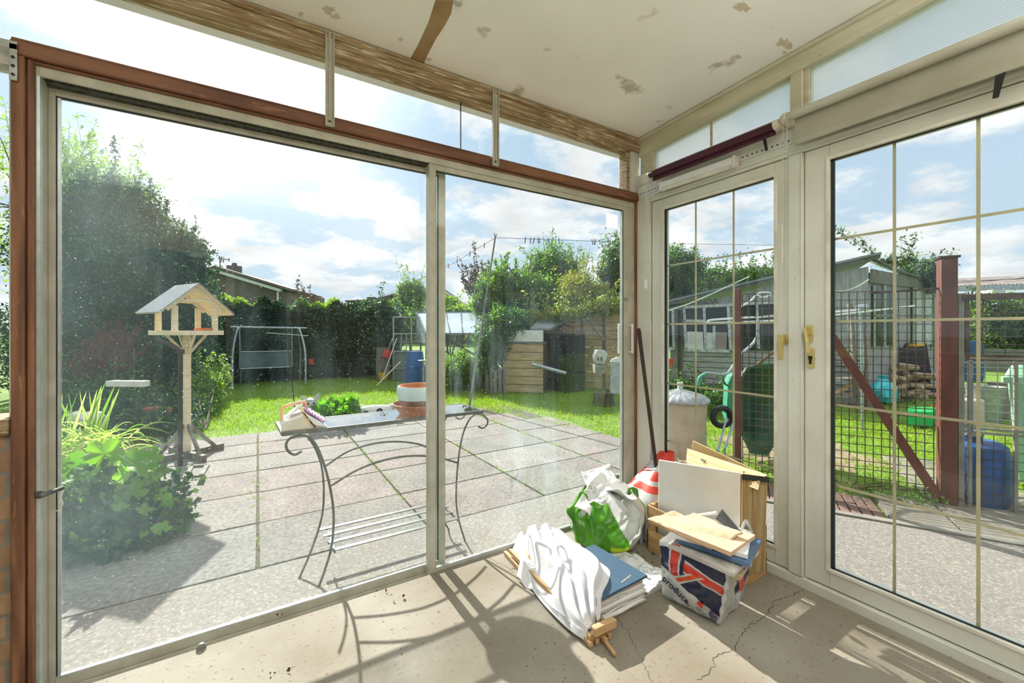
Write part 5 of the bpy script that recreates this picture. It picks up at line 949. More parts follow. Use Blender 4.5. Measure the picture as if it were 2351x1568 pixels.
# spotted animal planters and lettuces by the lawn edge
def animal(lab, cx, cy, flip):
    c = G(cx, cy); t = thing('animal_planter', lab, 'planter', (c.x, c.y, GZ)); Y0 = c.y
    return t, c
t, c = animal('white pig-like garden figure with black patches on the lawn edge behind the table', 865, 968, 1)
bp = lambda x, y: YP(x, y, 5.9)
mb = MB(); P = curve([bp(828, 950), bp(836, 945), bp(860, 942), bp(890, 940), bp(902, 936)], 16); k = len(P); mb.tube(P, [.025 + .050 * math.sin(math.pi * min(1, .12 + .8 * i / (k - 1))) for i in range(k)], 14); mb.build('body', 'white', t)
for (x, y, r) in ((838, 945, .045), (868, 941, .062)):
    q = bp(x, y) - Vector((0, .088, .0)); mb = MB(); mb.grid(lambda u, v: q + Vector((r * v * math.cos(6.283 * u), .03 * v * v, r * .62 * v * math.sin(6.283 * u))), 16, 3, closed=True); mb.build('black_patch', 'black', t, solid=.004)
mb = MB(); q = bp(895, 936); mb.tube(curve([q, q + Vector((.05, -.03, .03)), q + Vector((.07, -.05, -.04))], 6), [.045, .042, .04, .038, .034, .03, .028][:len(curve([q, q, q], 6))], 12); mb.bar(q + Vector((0, 0, .04)), q + Vector((-.01, 0, .12)), .03, .012); mb.bar(q + Vector((.06, -.02, .04)), q + Vector((.10, -.02, .10)), .03, .012); mb.build('head', 'white', t)
for dx in (-.28, -.18, .05, .15): mb = MB(); mb.tube([(q.x + dx - .1, 5.9, q.z - .05), (q.x + dx - .1, 5.9, GZ)], .022, 8); mb.build('leg', 'white', t)
t, c = animal('grey cat-like garden figure peeping over the carrier behind the table', 712, 965, 1); q = YP(712, 925, 5.9); mb = MB(); mb.lathe(q, [(.001, -.09), (.07, -.07), (.085, 0), (.07, .05), (.001, .07)], 18)
mb.add([q + Vector(v) for v in ((-.10, 0, .03), (-.02, -.02, .06), (-.10, 0, .11), (-.06, .03, .05), (.10, 0, .03), (.02, -.02, .06), (.11, 0, .13), (.06, .03, .05))], [(0, 1, 2), (1, 3, 2), (3, 0, 2), (4, 6, 5), (5, 6, 7), (7, 6, 4)]); mb.build('head', mat('grey_white_stone', (.55, .56, .55), (.30, .31, .31), 12, .7), t)
for dx in (-.03, .035): mb = MB(); mb.lathe(q + Vector((dx, -.078, .0)), [(.001, -.018), (.018, 0), (.001, .018)], 10); mb.build('eye', 'black', t)
mb = MB(); mb.lathe((q.x, q.y, GZ), [(.001, 0), (.10, 0), (.09, .12), (.06, .2), (.05, q.z - GZ - .06)], 18); mb.build('body', 'white', t)
shrub('lettuce_row', 'bright leafy salad plants between the two animal planters', 'plants', (YP(780, 950, 5.9).x, 5.95, GZ), [(tuple(YP(770, 945, 5.9)), R(42, 5.4, .45), 260), (tuple(YP(800, 935, 5.9)), R(24, 5.4, .8), 120)], 'leaf_big', .11, seed=23, trunk=.01, aspect=.8, shell=.2, auto=0)

# ------------------------------------------------------------- uplighter lamps added unseen behind the camera to brighten the ceiling
def fill(x, y, lab, pw):
    t = thing('added_fill_lamp', lab, 'lamp', (x, y, 0)); mb = MB(); mb.lathe((x, y, 0), [(.001, 0), (.14, 0), (.14, .02), (.03, .035), (.001, .035)], 28); mb.build('base', 'iron', t)
    mb = MB(); mb.tube([(x, y, .03), (x, y, 1.78)], .012, 10); mb.build('pole', 'iron', t); mb = MB(); mb.lathe((x, y, 1.78), [(.001, 0), (.05, .01), (.14, .07), (.17, .12), (.165, .12), (.13, .07), (.04, .02), (.001, .02)], 28); mb.build('bowl', 'iron', t)
    ld = bpy.data.lights.new('fill_light', 'AREA'); ld.shape = 'DISK'; ld.size = .24; ld.energy = pw; ld.color = (.97, .98, 1); lo = bpy.data.objects.new('fill_light', ld); COL.objects.link(lo); lo.parent = t; lo.location = (0, 0, 1.87); lo.rotation_euler = (math.pi, 0, 0)
fill(-.7, -.7, 'dark metal uplighter lamp added unseen behind the camera near the glazed house door', 68)
fill(1.3, -1.0, 'dark metal uplighter lamp added unseen behind the camera against the brick house wall', 68)

# ------------------------------------------------------------- greenhouse, barrel, tools
gh = thing('greenhouse', 'aluminium greenhouse with pale glass roof behind the table', 'greenhouse', (YP(960, 860, 10.4).x, 10.6, GZ))
e0 = YP(902, 728, 10.5)
# gable end nearest, roof running away to the right
def ghp(px_, py_, y): return YP(px_, py_, y)
mb = MB()
gl0, gl1 = ghp(903, 728, 10.5).x, ghp(945, 728, 10.5).x
zE = ghp(940, 728, 10.4).z; 
xA, xB, xC = ghp(903, 860, 10.4).x, ghp(944, 860, 10.4).x, ghp(966, 860, 10.4).x
def bar2(a, b, w=.035): mb.bar(a, b, w, w)
for x in (xA, xB, xC): bar2((x, 10.4, GZ), (x, 10.4, zE))
for z in (zE, ghp(940, 766, 10.4).z, ghp(940, 806, 10.4).z, ghp(940, 845, 10.4).z): bar2((xA, 10.4, z), (xC, 10.4, z), .03)
for z0_, x in ((ghp(940, 766, 10.4).z, xA + .2), (ghp(940, 766, 10.4).z, xA + .33)): bar2((x, 10.4, ghp(940, 806, 10.4).z), (x, 10.4, z0_), .02)
mb.build('door_frame', 'galv', gh, smooth=0)
mb = MB(); mb.box(xA, xB, 10.42, 10.44, GZ, ghp(940, 806, 10.4).z); mb.build('lower_panel', mat('green_grey_panel', (.16, .19, .15), (.1, .12, .09), 4, .7), gh, smooth=0)
# house body to the right: eaves and ridge
EV0, EV1 = DP(978, 762, 9.9), DP(1122, 768, 9.3); RG0, RG1 = DP(957, 712, 11.0), DP(1130, 715, 10.4); EB0, EB1 = DP(950, 762, 12.0), DP(1125, 762, 11.5)
EV0.z = EV1.z = 1.13; RG0.z = RG1.z = 1.68; EB0.z = EB1.z = 1.13
mb = MB(); mb.hexa([EV0, EV1, EV1 + Vector((0, 0, .01)), EV0 + Vector((0, 0, .01))], [RG0, RG1, RG1 + Vector((0, 0, .01)), RG0 + Vector((0, 0, .01))]); mb.build('roof_glass', 'ghglass', gh, smooth=0)
mb = MB(); mb.hexa([EB0, EB1, EB1 + Vector((0, 0, .01)), EB0 + Vector((0, 0, .01))], [RG0, RG1, RG1 + Vector((0, 0, .01)), RG0 + Vector((0, 0, .01))]); mb.build('roof_glass', 'ghglass', gh, smooth=0)
mb = MB(); mb.add([EV0, EB0, RG0, Vector((EV0.x, EV0.y, .9)), Vector((EB0.x, EB0.y, .9))], [(0, 1, 2), (0, 3, 4, 1)]); mb.build('gable_glass', 'ghglass', gh, smooth=0, solid=.005)
mb = MB()
for k in range(6): a = EV0.lerp(EV1, k / 5); b = RG0.lerp(RG1, k / 5); mb.bar(a + Vector((0, 0, .02)), b + Vector((0, 0, .02)), .03, .02); mb.bar(a, (a.x, a.y, GZ), .03, .03)
mb.bar(RG0, RG1, .05, .05); mb.bar(EV0, EV1, .05, .05); mb.bar((EV0.x, EV0.y, .55), (EV1.x, EV1.y, .55), .03, .03); mb.bar(EV0, RG0, .04, .04); mb.bar(EB0, RG0, .04, .04); mb.build('glazing_bars', 'sheddark', gh, smooth=0)
mb = MB(); mb.wall(EV0, EV1, GZ, .5, .03); mb.build('base_wall', 'kerb', gh, smooth=0)
mb = MB(); mb.hexa([(EV0.x, EV0.y, .5), (EV1.x, EV1.y, .5), (EV1.x, EV1.y + .01, .5), (EV0.x, EV0.y + .01, .5)], [(EV0.x, EV0.y, 1.12), (EV1.x, EV1.y, 1.12), (EV1.x, EV1.y + .01, 1.12), (EV0.x, EV0.y + .01, 1.12)]); mb.build('side_glass', 'glassG', gh, smooth=0)
c = DP(953, 880, 9.2); c.z = 0; t = thing('water_butt', 'tall blue plastic water butt beside the greenhouse door', 'barrel', (c.x, c.y, GZ)); mb = MB(); mb.lathe((c.x, c.y, GZ), [(.001, .04), (.20, .04), (.235, .08), (.225, .3), (.215, .45), (.222, .46), (.21, .5), (.175, .76), (.165, .80), (.001, .80)], 30); mb.build('drum', 'blue', t)
mb = MB(); mb.lathe((c.x, c.y, GZ), [(.001, .0), (.22, .0), (.24, .05), (.001, .05)], 24); mb.build('base', 'soil', t)
c2 = DP(972, 828, 8.6); t = thing('hanging_bowl', 'shallow pale bowl on a stand in front of the blue water butt', 'bowl', (c2.x, c2.y, GZ)); mb = MB(); mb.lathe(c2, [(.001, -.03), (.06, -.02), (.11, .01), (.10, .015), (.001, -.01)], 20); mb.tube([(c2.x, c2.y, GZ), (c2.x, c2.y, c2.z - .02)], .012, 6); mb.build('dish', 'chrome', t)
def tool(lab, a, b, mt, name, head=None):
    t = thing(name, lab, 'tool', (a.x, a.y, GZ)); mb = MB(); mb.tube([a, b], .014, 6); mb.build('handle', mt, t); return t
a, b = G(866, 862), YP(901, 778, 10.1); t = tool('pale broom handle leaning on the greenhouse door frame, red head up', a, b, 'pine', 'broom'); q = a.lerp(b, .62); mb = MB(); mb.bar(q + Vector((-.02, 0, -.09)), q + Vector((.05, 0, .10)), .12, .16); mb.build('red_head', 'plain_red', t, bev=.01)
a, b = G(865, 885), YP(920, 830, 9.8); tool('thin pale cane leaning low against the greenhouse panel', a, b, 'pine', 'cane')
a, b = YP(885, 812, 10.3), YP(911, 776, 10.3); a = Vector((a.x - .1, a.y, GZ)); tool('white-tipped pole leaning between broom and greenhouse', a, b, 'white', 'pole')
c = G(880, 872); t = thing('yellow_bucket', 'small orange-yellow bucket on the grass at the foot of the broom', 'bucket', (c.x, c.y, GZ)); mb = MB(); mb.lathe((c.x, c.y, GZ), [(.001, .0), (.10, .0), (.135, .2), (.14, .21), (.13, .2), (.095, .02)], 22); mb.build('pail', 'yellow', t)
mb = MB(); mb.tube(curve([(c.x - .13, c.y, .15), (c.x, c.y - .05, .08), (c.x + .13, c.y, .15)], 10), .004, 5); mb.build('bail', 'chrome', t)
c = DP(878, 810, 10.7); t = thing('grey_board', 'weathered grey board standing by the hedge left of the greenhouse', 'board', (c.x, c.y, GZ)); mb = MB(); mb.box(c.x - .15, c.x + .2, c.y, c.y + .03, GZ, .78); mb.build('panel', 'greypost', t, smooth=0)

# ------------------------------------------------------------- board fence, hutch, barbecue
FA, FB = DP(1240, 880, 9.6), DP(1440, 880, 8.7)
t = thing('board_fence', 'brown horizontal board fence panels behind the lawn in the right pane', 'fence', (FA.x, FA.y, GZ)); top = 1.2 + (760 - 722) / F_PX * 9.2
for k in range(9):
    z0_ = GZ + k * (top - GZ) / 9; mb = MB(); mb.wall(FA, FB, z0_ + .004, z0_ + (top - GZ) / 9 - .004, .03 + .004 * (k % 2)); mb.build('board', 'fenceb' if 'fenceb' in M else M.setdefault('fenceb', mat('tan_fence_boards', (.50, .36, .22), (.34, .24, .14), 5, .85, stretch=(.8, .8, 5), bump=.4)), t, smooth=0)
for k in range(5): p = Vector(FA).lerp(Vector(FB), k / 4); mb = MB(); mb.box(p.x - .04, p.x + .04, p.y - .06, p.y + .02, GZ, top + .03); mb.build('post', 'greypost', t, smooth=0)
HA_, HB_ = DP(1155, 880, 8.55), DP(1247, 880, 8.35)
t = thing('garden_hutch', 'tan timber hutch with white panel top under the round bush', 'hutch', (HA_.x, HA_.y, GZ)); zt1 = 1.2 - 30 / F_PX * 8.4; zt0 = 1.2 + 2 / F_PX * 8.4
mb = MB(); mb.wall(HB_, HA_, GZ, zt1, .6); mb.build('body', 'soil', t, smooth=0)
for k in range(6): z0_ = GZ + k * (zt1 - GZ) / 6; mb = MB(); mb.wall(HB_, HA_, z0_ + .006, z0_ + (zt1 - GZ) / 6 - .006, -.02 - .003 * (k % 2)); mb.build('board', 'fenceb', t, smooth=0)
mb = MB(); mb.wall(HB_, HA_, zt1 + .05, zt0, .02); mb.build('white_panel', 'white', t, smooth=0); mb = MB(); mb.wall(HB_ , HA_, zt1, zt1 + .05, .62); mb.build('dark_rail', 'sheddark', t, smooth=0)
mb = MB(); mb.wall(HB_ + Vector((0, 0, 0)), HA_, zt1 + .05, zt0 - .03, .5) if False else None
a, b = DP(1222, 752, 8.6), DP(1285, 738, 9.3); t = thing('felt_roofed_shed', 'small dark shed with grey sloping roof between hutch and board fence', 'shed', (a.x, a.y, GZ)); mb = MB(); mb.wall(DP(1250, 800, 9.0), DP(1292, 800, 9.3), GZ, 1.15, .7); mb.build('wall', 'blackp', t, smooth=0)
mb = MB(); mb.hexa([DP(1218, 756, 8.4), DP(1262, 758, 8.5), DP(1300, 740, 9.5), DP(1245, 733, 9.7)], [p + Vector((0, 0, .04)) for p in (DP(1218, 756, 8.4), DP(1262, 758, 8.5), DP(1300, 740, 9.5), DP(1245, 733, 9.7))]); mb.build('roof', 'felt', t, smooth=0)
for i, x in enumerate((1118, 1128, 1137, 1148, 1158)):
    p = DP(x, 880, 8.3); mb = MB(); mb.box(p.x - .03, p.x + .03, p.y - .01, p.y + .01, GZ, .42 + .05 * (i % 2)); o = mb.build('fence_pale', 'greypost', None, smooth=0); tag(o, 'grey upright pale of the short picket row beside the hutch', 'pale', 'picket pales beside the hutch')
for i, (x0, x1, y0, y1) in enumerate(((1218, 1295, 832, 850), (1295, 1340, 848, 862))):
    pass
a, b = G(1225, 868), DP(1298, 852, 8.0); t = thing('drain_pipe', 'pale round pipe lying against hutch and fence', 'pipe', (a + b) / 2); mb = MB(); mb.tube([DP(1222, 836, 8.1), DP(1300, 857, 7.9)], .035, 8); mb.build('tube', 'chrome', t)
# rooftop timber behind
c = G(1388, 893, GZ); c = DP(1385, 890, 6.9); t = thing('barbecue', 'grey hooded barbecue on a log base beside the fence end', 'barbecue', (c.x, c.y, GZ))
cp = lambda x, y, d=6.9: DP(x, y, d)
mb = MB(); P = [cp(1366, 835), cp(1390, 838), cp(1396, 812), cp(1391, 806), cp(1370, 804), cp(1364, 822)]; k = len(P); mb.add(P + [p + Vector((.25, .32, 0)) for p in P], [tuple(range(k))[::-1], tuple(range(k, 2 * k))] + [(i, (i + 1) % k, k + (i + 1) % k, k + i) for i in range(k)]); mb.build('hood', 'galv', t, bev=.01)
for x in (1373, 1381): mb = MB(); mb.bar(cp(x, 820, 6.88), cp(x + 1, 828, 6.88), .03, .012); mb.build('vent_slot', 'black', t, smooth=0)
mb = MB(); P = [cp(1366, 858), cp(1390, 858), cp(1392, 838), cp(1366, 838)]; mb.hexa(P, [p + Vector((.2, .28, 0)) for p in P]); mb.build('control_box', 'kerb', t, bev=.006)
for (x, y) in ((1371, 846), (1378, 847), (1385, 847), (1371, 853), (1378, 853)): mb = MB(); q = cp(x, y, 6.87); mb.lathe(q, [(.001, -.008), (.010, 0), (.001, .008)], 8); mb.build('knob', 'black', t)
mb = MB(); mb.lathe((c.x + .15, c.y + .15, GZ), [(.001, .0), (.19, .0), (.17, .1), (.18, .2), (.001, .2)], 14); mb.build('log_base', 'barkm', t)
c = DP(1413, 860, 6.3); t = thing('white_bin', 'white square plastic tub standing beside the barbecue', 'tub', (c.x, c.y, GZ)); mb = MB(); mb.hexa([DP(1400, 903, 6.3), DP(1424, 906, 6.2), DP(1434, 900, 6.5), DP(1412, 897, 6.6)], [DP(1402, 832, 6.3), DP(1426, 832, 6.2), DP(1436, 832, 6.5), DP(1414, 832, 6.6)]); mb.build('body', 'chrome', t, bev=.008)
mb = MB(); mb.hexa([DP(1399, 832, 6.3), DP(1427, 832, 6.2), DP(1437, 831, 6.5), DP(1413, 831, 6.6)], [DP(1404, 824, 6.3), DP(1428, 818, 6.2), DP(1438, 820, 6.5), DP(1414, 820, 6.6)]); mb.build('lid', 'white', t, bev=.005)
mb = MB(); a, b = DP(1345, 724, 8.9), DP(1388, 783, 8.4); mb.bar(a, b, .06, .04); o = mb.build('loose_plank', 'greypost', None, smooth=0); tag(o, 'pale plank leaning diagonally on the board fence above the barbecue', 'plank')

# ------------------------------------------------------------- long shed with windows (behind the left french door)
SA, SB = DP(1538, 885, 9.3), DP(1994, 920, 7.5); SA.z = SB.z = 0
sw = lambda x, y: WP(x, y, SA, SB)
SD = (SB - SA).normalized(); SN = Vector((SD.y, -SD.x, 0)); 
if SN.dot(Vector((fwv[0], fwv[1], 0))) > 0: SN = -SN      # towards the camera
sh = thing('garden_shed', 'long silvered timber shed with white flaking windows and rising roof', 'shed', (SA.x, SA.y, GZ))
zr = lambda x, y: sw(x, y).z
def wallquad(name, pts, mt, off=0.0, th=.03, par=sh, **k):
    P = [sw(x, y) + SN * off for x, y in pts]; n = len(P); mb = MB(); mb.add(P + [p - SN * th for p in P], [tuple(range(n)), tuple(range(n, 2 * n))[::-1]] + [(i, (i + 1) % n, n + (i + 1) % n, n + i) for i in range(n)]); return mb.build(name, mt, par, **({'smooth': 0} | k))
wallquad('wall', [(1538, 895), (1994, 930), (1994, 640), (1780, 660), (1538, 705)], 'shed', -.03, .05)
wallquad('wall', [(1640, 712), (1994, 715), (1994, 612), (1780, 650), (1640, 690)], 'shedv', -.0, .02)
for i in range(8):     # weatherboards under the windows
    y0, y1 = 806 + i * 11.5, 816.5 + i * 11.5; wallquad('weatherboard', [(1568, y1 + .6 * (i)), (1994, y1 + 10 + i * 3.2), (1994, y0 + 10 + i * 3.2), (1568, y0 + .6 * i)], 'shed', .01 + .002 * (i % 2), .03)
# roof: fascia and sheet
FZ = [(1538, 692), (1640, 668), (1790, 634), (1912, 608), (2018, 584)]
P = [sw(x, y) + SN * .12 for x, y in FZ]; mb = MB(); n = len(P)
mb.add(P + [p - Vector((0, 0, .085)) for p in P], [(i, i + 1, n + i + 1, n + i) for i in range(n - 1)]); mb.build('fascia', 'sheddark', sh, smooth=0, solid=.03)
mb = MB(); mb.add([p + Vector((0, 0, .02)) + SN * .05 for p in P] + [p + Vector((0, 0, .05)) - SN * 2.4 for p in P], [(i, i + 1, n + i + 1, n + i) for i in range(n - 1)]); mb.build('roof_sheet', 'felt', sh, smooth=0, solid=.04)
# windows
def win(par, quads, glass, lab=None):
    f = None
    for g_ in glass: wallquad('window_glass', g_, 'winglass', .012, .01, par)
    for q_ in quads:
        a, b = q_; p0, p1 = sw(*a) + SN * .03, sw(*b) + SN * .03; mb = MB(); mb.bar(p0, p1, .03, .062) if abs(a[1] - b[1]) < abs(a[0] - b[0]) else mb.bar(p0, p1, .055, .03, up=SN); mb.build('window_bar', 'winfr', par, smooth=0)
win(sh, [((1569, 706), (1684, 700)), ((1571, 704), (1576, 804)), ((1617, 704), (1621, 802)), ((1672, 702), (1678, 804)), ((1571, 737), (1616, 737)), ((1572, 803), (1676, 806)), ((1698, 698), (1776, 694)), ((1737, 696), (1742, 800)), ((1698, 700), (1698, 800)), ((1640, 748), (1640, 803))],
    [[(1571, 803), (1675, 805), (1672, 703), (1570, 707)], [(1698, 803), (1778, 805), (1778, 697), (1698, 701)]])
wallquad('window_card', [(1578, 800), (1616, 801), (1614, 762), (1578, 761)], 'white', .02, .004); wallquad('window_card', [(1640, 802), (1668, 803), (1670, 763), (1643, 762)], 'card', .02, .004); wallquad('window_card', [(1622, 802), (1638, 803), (1638, 764), (1622, 763)], 'white', .021, .004)
win(sh, [((1545, 710), (1548, 800)), ((1530, 800), (1551, 800))], [[(1530, 800), (1546, 800), (1545, 712), (1530, 716)]])
wallquad('corner_post', [(1556, 890), (1566, 890), (1566, 702), (1556, 704)], 'greypost', .05, .06)
# painted word above the windows
p0, p1 = sw(1577, 701) + SN * .012, sw(1634, 698) + SN * .012; wd = (p1 - p0); text_mesh('painted_word', 'HONDA', .165, 'black', sh, p0 + SN * .03, wd, (0, 0, 1), .002)
a, b = sw(1562, 885) + SN * .12, sw(1562, 712) + SN * .12; t = thing('downpipe', 'dark downpipe on the corner of the long shed', 'pipe', (a.x, a.y, GZ)); mb = MB(); mb.tube([(a.x, a.y, GZ), b], .03, 8); mb.build('pipe', 'black', t)
c = DP(1536, 835, 8.4); t = thing('red_tub', 'bright red plastic tub on a ledge at the shed corner', 'tub', c); mb = MB(); mb.lathe(c - Vector((0, 0, .09)), [(.001, 0), (.06, 0), (.085, .17), (.09, .19), (.075, .18), (.055, .01)], 18); mb.build('pail', 'plain_red', t)
mb = MB(); mb.box(c.x - .2, c.x + .12, c.y - .12, c.y + .12, GZ, c.z - .095); mb.build('ledge', 'kerb', t, smooth=0)
# second shed, gable side going back to the right
S2A = SB.copy(); S2B = DP(2165, 880, 9.8); S2B.z = 0
s2 = lambda x, y: WP(x, y, S2A, S2B)
s2t = thing('lean_to_shed', 'tumbledown grey shed with green-framed windows and sagging roof', 'shed', (SB.x, SB.y, GZ))
def q2(name, pts, mt, off=0.0, th=.03, par=s2t):
    d = (S2B - S2A).normalized(); nn = Vector((d.y, -d.x, 0)); 
    if nn.dot(Vector((fwv[0], fwv[1], 0))) > 0: nn = -nn
    P = [s2(x, y) + nn * off for x, y in pts]; n = len(P); mb = MB(); mb.add(P + [p - nn * th for p in P], [tuple(range(n)), tuple(range(n, 2 * n))[::-1]] + [(i, (i + 1) % n, n + (i + 1) % n, n + i) for i in range(n)]); return mb.build(name, mt, par, smooth=0)
q2('wall', [(1996, 925), (2165, 880), (2165, 655), (1996, 625)], 'shedv', -.02, .05)
q2('eaves_board', [(1996, 650), (2165, 668), (2165, 650), (1996, 618)], 'greypost', .04, .03)
for (x0, x1) in ((2004, 2052), (2095, 2140)):
    q2('window_glass', [(x0, 795), (x1, 790), (x1, 668), (x0, 655)], 'winglass' if x0 < 2050 else 'winfr', .01, .01)
    for a in (x0, (x0 + x1) / 2, x1): q2('window_bar', [(a - 2, 797), (a + 2, 797), (a + 2, 655), (a - 2, 655)], 'greenfr' if 'greenfr' in M else M.setdefault('greenfr', mat('pale_green_paint', (.36, .43, .30), (.26, .30, .22), 9, .7)), .03, .02)
    q2('window_bar', [(x0, 728), (x1, 728), (x1, 722), (x0, 722)], 'greenfr', .03, .02)
R0, R1, R2_, R3 = SB + SN * .1, S2B + Vector((0, 0, 0)), None, None
mb = MB(); A_ = DP(2006, 590, 7.4); B_ = DP(2170, 640, 9.6); C_ = DP(2195, 655, 12.0); D_ = DP(1985, 592, 9.8); mb.grid(lambda u, v: A_.lerp(B_, u).lerp(D_.lerp(C_, u), v) - Vector((0, 0, .10 * math.sin(3.14 * u))), 8, 4); mb.build('roof_sheet', 'sheddark', s2t, solid=.05)
shrub('shed_roof_ivy', 'straggling ivy growing over the sagging shed roof', 'ivy', (DP(2100, 640, 9).x, DP(2100, 640, 9).y, 1.9), [(P3(2115, 625, 9.0), R(45, 9, .55), 1500), (P3(2060, 600, 8.5), R(38, 8.5, .2), 500), (P3(2135, 655, 9), R(25, 9, .7), 800)], 'leaf_dk', .06, seed=31, trunk=.015, extra=('leaf_grey', .6), sprigs=[(P3(1990, 575, 7.8), (-.9, .35, .55), .8, 60), (P3(2010, 588, 7.8), (-1.0, .3, .8), .5, 40)])
# tarpaulin-covered heap with orange box, log pile, bags
c = DP(2100, 850, 8.6); t = thing('covered_heap', 'low black tarpaulin-covered heap in front of the tumbledown shed', 'heap', (c.x, c.y, GZ)); A_, B_ = DP(2035, 850, 8.3), DP(2158, 850, 8.0)
mb = MB(); mb.grid(lambda u, v: Vector((A_.x + (B_.x - A_.x) * u, A_.y + (B_.y - A_.y) * u, 0)) + Vector((fwv[0], fwv[1], 0)) * (.9 * v) + Vector((0, 0, GZ + (.95 + .06 * math.sin(u * 9)) * min(1, (1 - abs(2 * v - 1)) * 3) * min(1, (1 - abs(2 * u - 1)) * 6))), 20, 12); mb.build('tarpaulin', 'blackp', t)
c = DP(2105, 792, 8.0); t = thing('orange_tray', 'small orange tray on top of the tarpaulin heap', 'tray', c); mb = MB(); mb.bar(DP(2092, 793, 8.0), DP(2118, 791, 8.0), .12, .045); mb.build('tray', 'yellow', t, bev=.005)
rq = random.Random(9); lg = None
for i in range(26):
    row = i // 6; c = DP(2058 + (i % 6) * 14 + rq.uniform(-4, 4) + row * 3, 928 - row * 21 + rq.uniform(-4, 4), 7.9 + rq.uniform(-.1, .1))
    if lg is None: mb = MB(); mb.tube([(-.17, 0, 0), (.17, 0, 0)], .05, 7); lg = mb.build('split_log', 'log'); lg['category'] = 'log'; o = lg
    else: o = lg.copy(); COL.objects.link(o)
    o.location = c; o.rotation_euler = (rq.uniform(0, 3), rq.uniform(-.25, .25), rq.uniform(-1.0, .4)); o['label'] = 'split firewood log in the pile behind the mesh fence'; o['group'] = 'firewood logs in the pile'
c = DP(2027, 905, 7.3); t = thing('teal_sack', 'shiny teal plastic sack tied at the top beside the log pile', 'sack', (c.x, c.y, GZ)); mb = MB()
bs = G(2027, 938, GZ); c = Vector((c.x, c.y, GZ)); mb.lathe(c, [(.001, .0), (.17, .01), (.21, .1), (.20, .22), (.12, .34), (.05, .42), (.08, .47), (.001, .47)], 24, fn=lambda r, z, t_: (r * (1 + .1 * math.sin(t_ * 5 + z * 20) + .05 * math.sin(t_ * 11)), z * 1.0)); mb.build('sack', 'teal', t); c0 = c
# rubble / boards at the foot of the shed
for i, (x0, y0, x1, y1, lab) in enumerate(((1915, 870, 1990, 866, 'pale plank lying along the foot of the long shed, topmost'), (1915, 905, 1960, 880, 'pale short board propped behind the mesh fence at its left'), (1935, 915, 1990, 885, 'tan board propped beside the leaning stake behind the mesh'))):
    a, b = DP(x0, y0, 7.2), DP(x1, y1, 7.2); mb = MB(); mb.bar(a, b, .10, .03); o = mb.build('loose_board', 'pine' if i == 0 else 'ply', None, smooth=0); tag(o, lab, 'board')
c = G(1935, 945, GZ); mb = MB()
for i in range(9): p = DP(1920 + (i % 5) * 17, 938 - (i // 5) * 20, 7.0); mb = MB(); mb.box(p.x - .07, p.x + .07, p.y - .06, p.y + .06, p.z - .07, p.z + .07); o = mb.build('rubble_block', 'kerb', None, smooth=0, bev=.01); tag(o, 'grey building block in the low heap behind the mesh fence', 'block', 'blocks behind the mesh fence')
shrub('dry_weeds', 'dry dark weeds in front of the log pile', 'weeds', (DP(2060, 950, 7.3).x, DP(2060, 950, 7.3).y, GZ), [(P3(2000, 945, 7.2), R(50, 7.2, .25), 500), (P3(2080, 945, 7.3), R(45, 7.3, .4), 700), (P3(2070, 920, 7.4), R(25, 7.4, .7), 300)], 'leaf_dk', .05, seed=33, trunk=.01, aspect=.2, up=.8)
# crates and tubs beyond
c = G(2112, 978); t = thing('green_crate', 'bright green plastic crate on the grass behind the mesh fence', 'crate', (c.x, c.y, GZ)); P = [G(2080, 979), G(2143, 981), G(2150, 968), G(2086, 966)]; mb = MB(); mb.hexa([p + Vector((0, 0, .002)) for p in P], [p + Vector((0, 0, .20)) for p in P]); mb.build('box', 'green', t, bev=.012)
c = DP(2143, 955, 7.0); t = thing('orange_toy', 'crumpled orange plastic thing behind the green crate', 'toy', (c.x, c.y, GZ)); mb = MB(); mb.grid(lambda u, v: c + Vector((.16 * math.cos(6.283 * u) * math.sin(3.14 * v) * (1 + .3 * math.sin(u * 25)), .1 * math.sin(6.283 * u) * math.sin(3.14 * v), .17 * math.cos(3.14 * v) * (1 + .15 * math.sin(u * 19)))), 24, 10, closed=True); mb.build('body', 'orange', t)
c = DP(2140, 925, 8.2); t = thing('white_blue_drum', 'rounded white and blue drum beside the log pile', 'drum', (c.x, c.y, GZ)); mb = MB(); mb.lathe((c.x, c.y, GZ), [(.001, 0), (.2, 0), (.21, .12), (.2, .22)], 24); mb.build('blue_half', 'blue', t); mb = MB(); mb.lathe((c.x, c.y, GZ), [(.2, .22), (.19, .33), (.12, .40), (.001, .42)], 24); mb.build('white_top', 'white', t)
c = G(2226, 977); t = thing('jerrycan', 'milky white plastic jerrycan standing behind the framed mesh gate', 'jerrycan', (c.x, c.y, GZ)); hj = (977 - 907) / F_PX * (c.x * fwv[0] + c.y * fwv[1]); mb = MB(); mb.box(c.x - .08, c.x + .08, c.y - .13, c.y + .13, GZ, GZ + hj * .9); mb.build('can', 'jerry', t, bev=.03); mb = MB(); mb.box(c.x - .03, c.x + .03, c.y - .09, c.y + .09, GZ + hj * .9 - .01, GZ + hj); mb.build('handle', 'jerry', t, bev=.01)
c = G(2262, 970); t = thing('grey_tub', 'grey translucent tub standing right of the jerrycan', 'tub', (c.x, c.y, GZ)); mb = MB(); mb.lathe((c.x, c.y, GZ), [(.001, 0), (.15, 0), (.19, .5), (.2, .5), (.17, .48), (.14, .02)], 20); mb.build('body', 'galv', t)
c = G(2300, 958); t = thing('tan_tub', 'tan tub beside the grey one behind the mesh gate', 'tub', (c.x, c.y, GZ)); mb = MB(); mb.lathe((c.x, c.y, GZ), [(.001, 0), (.10, 0), (.14, .5), (.15, .5), (.12, .48), (.09, .02)], 20); mb.build('body', 'card', t)
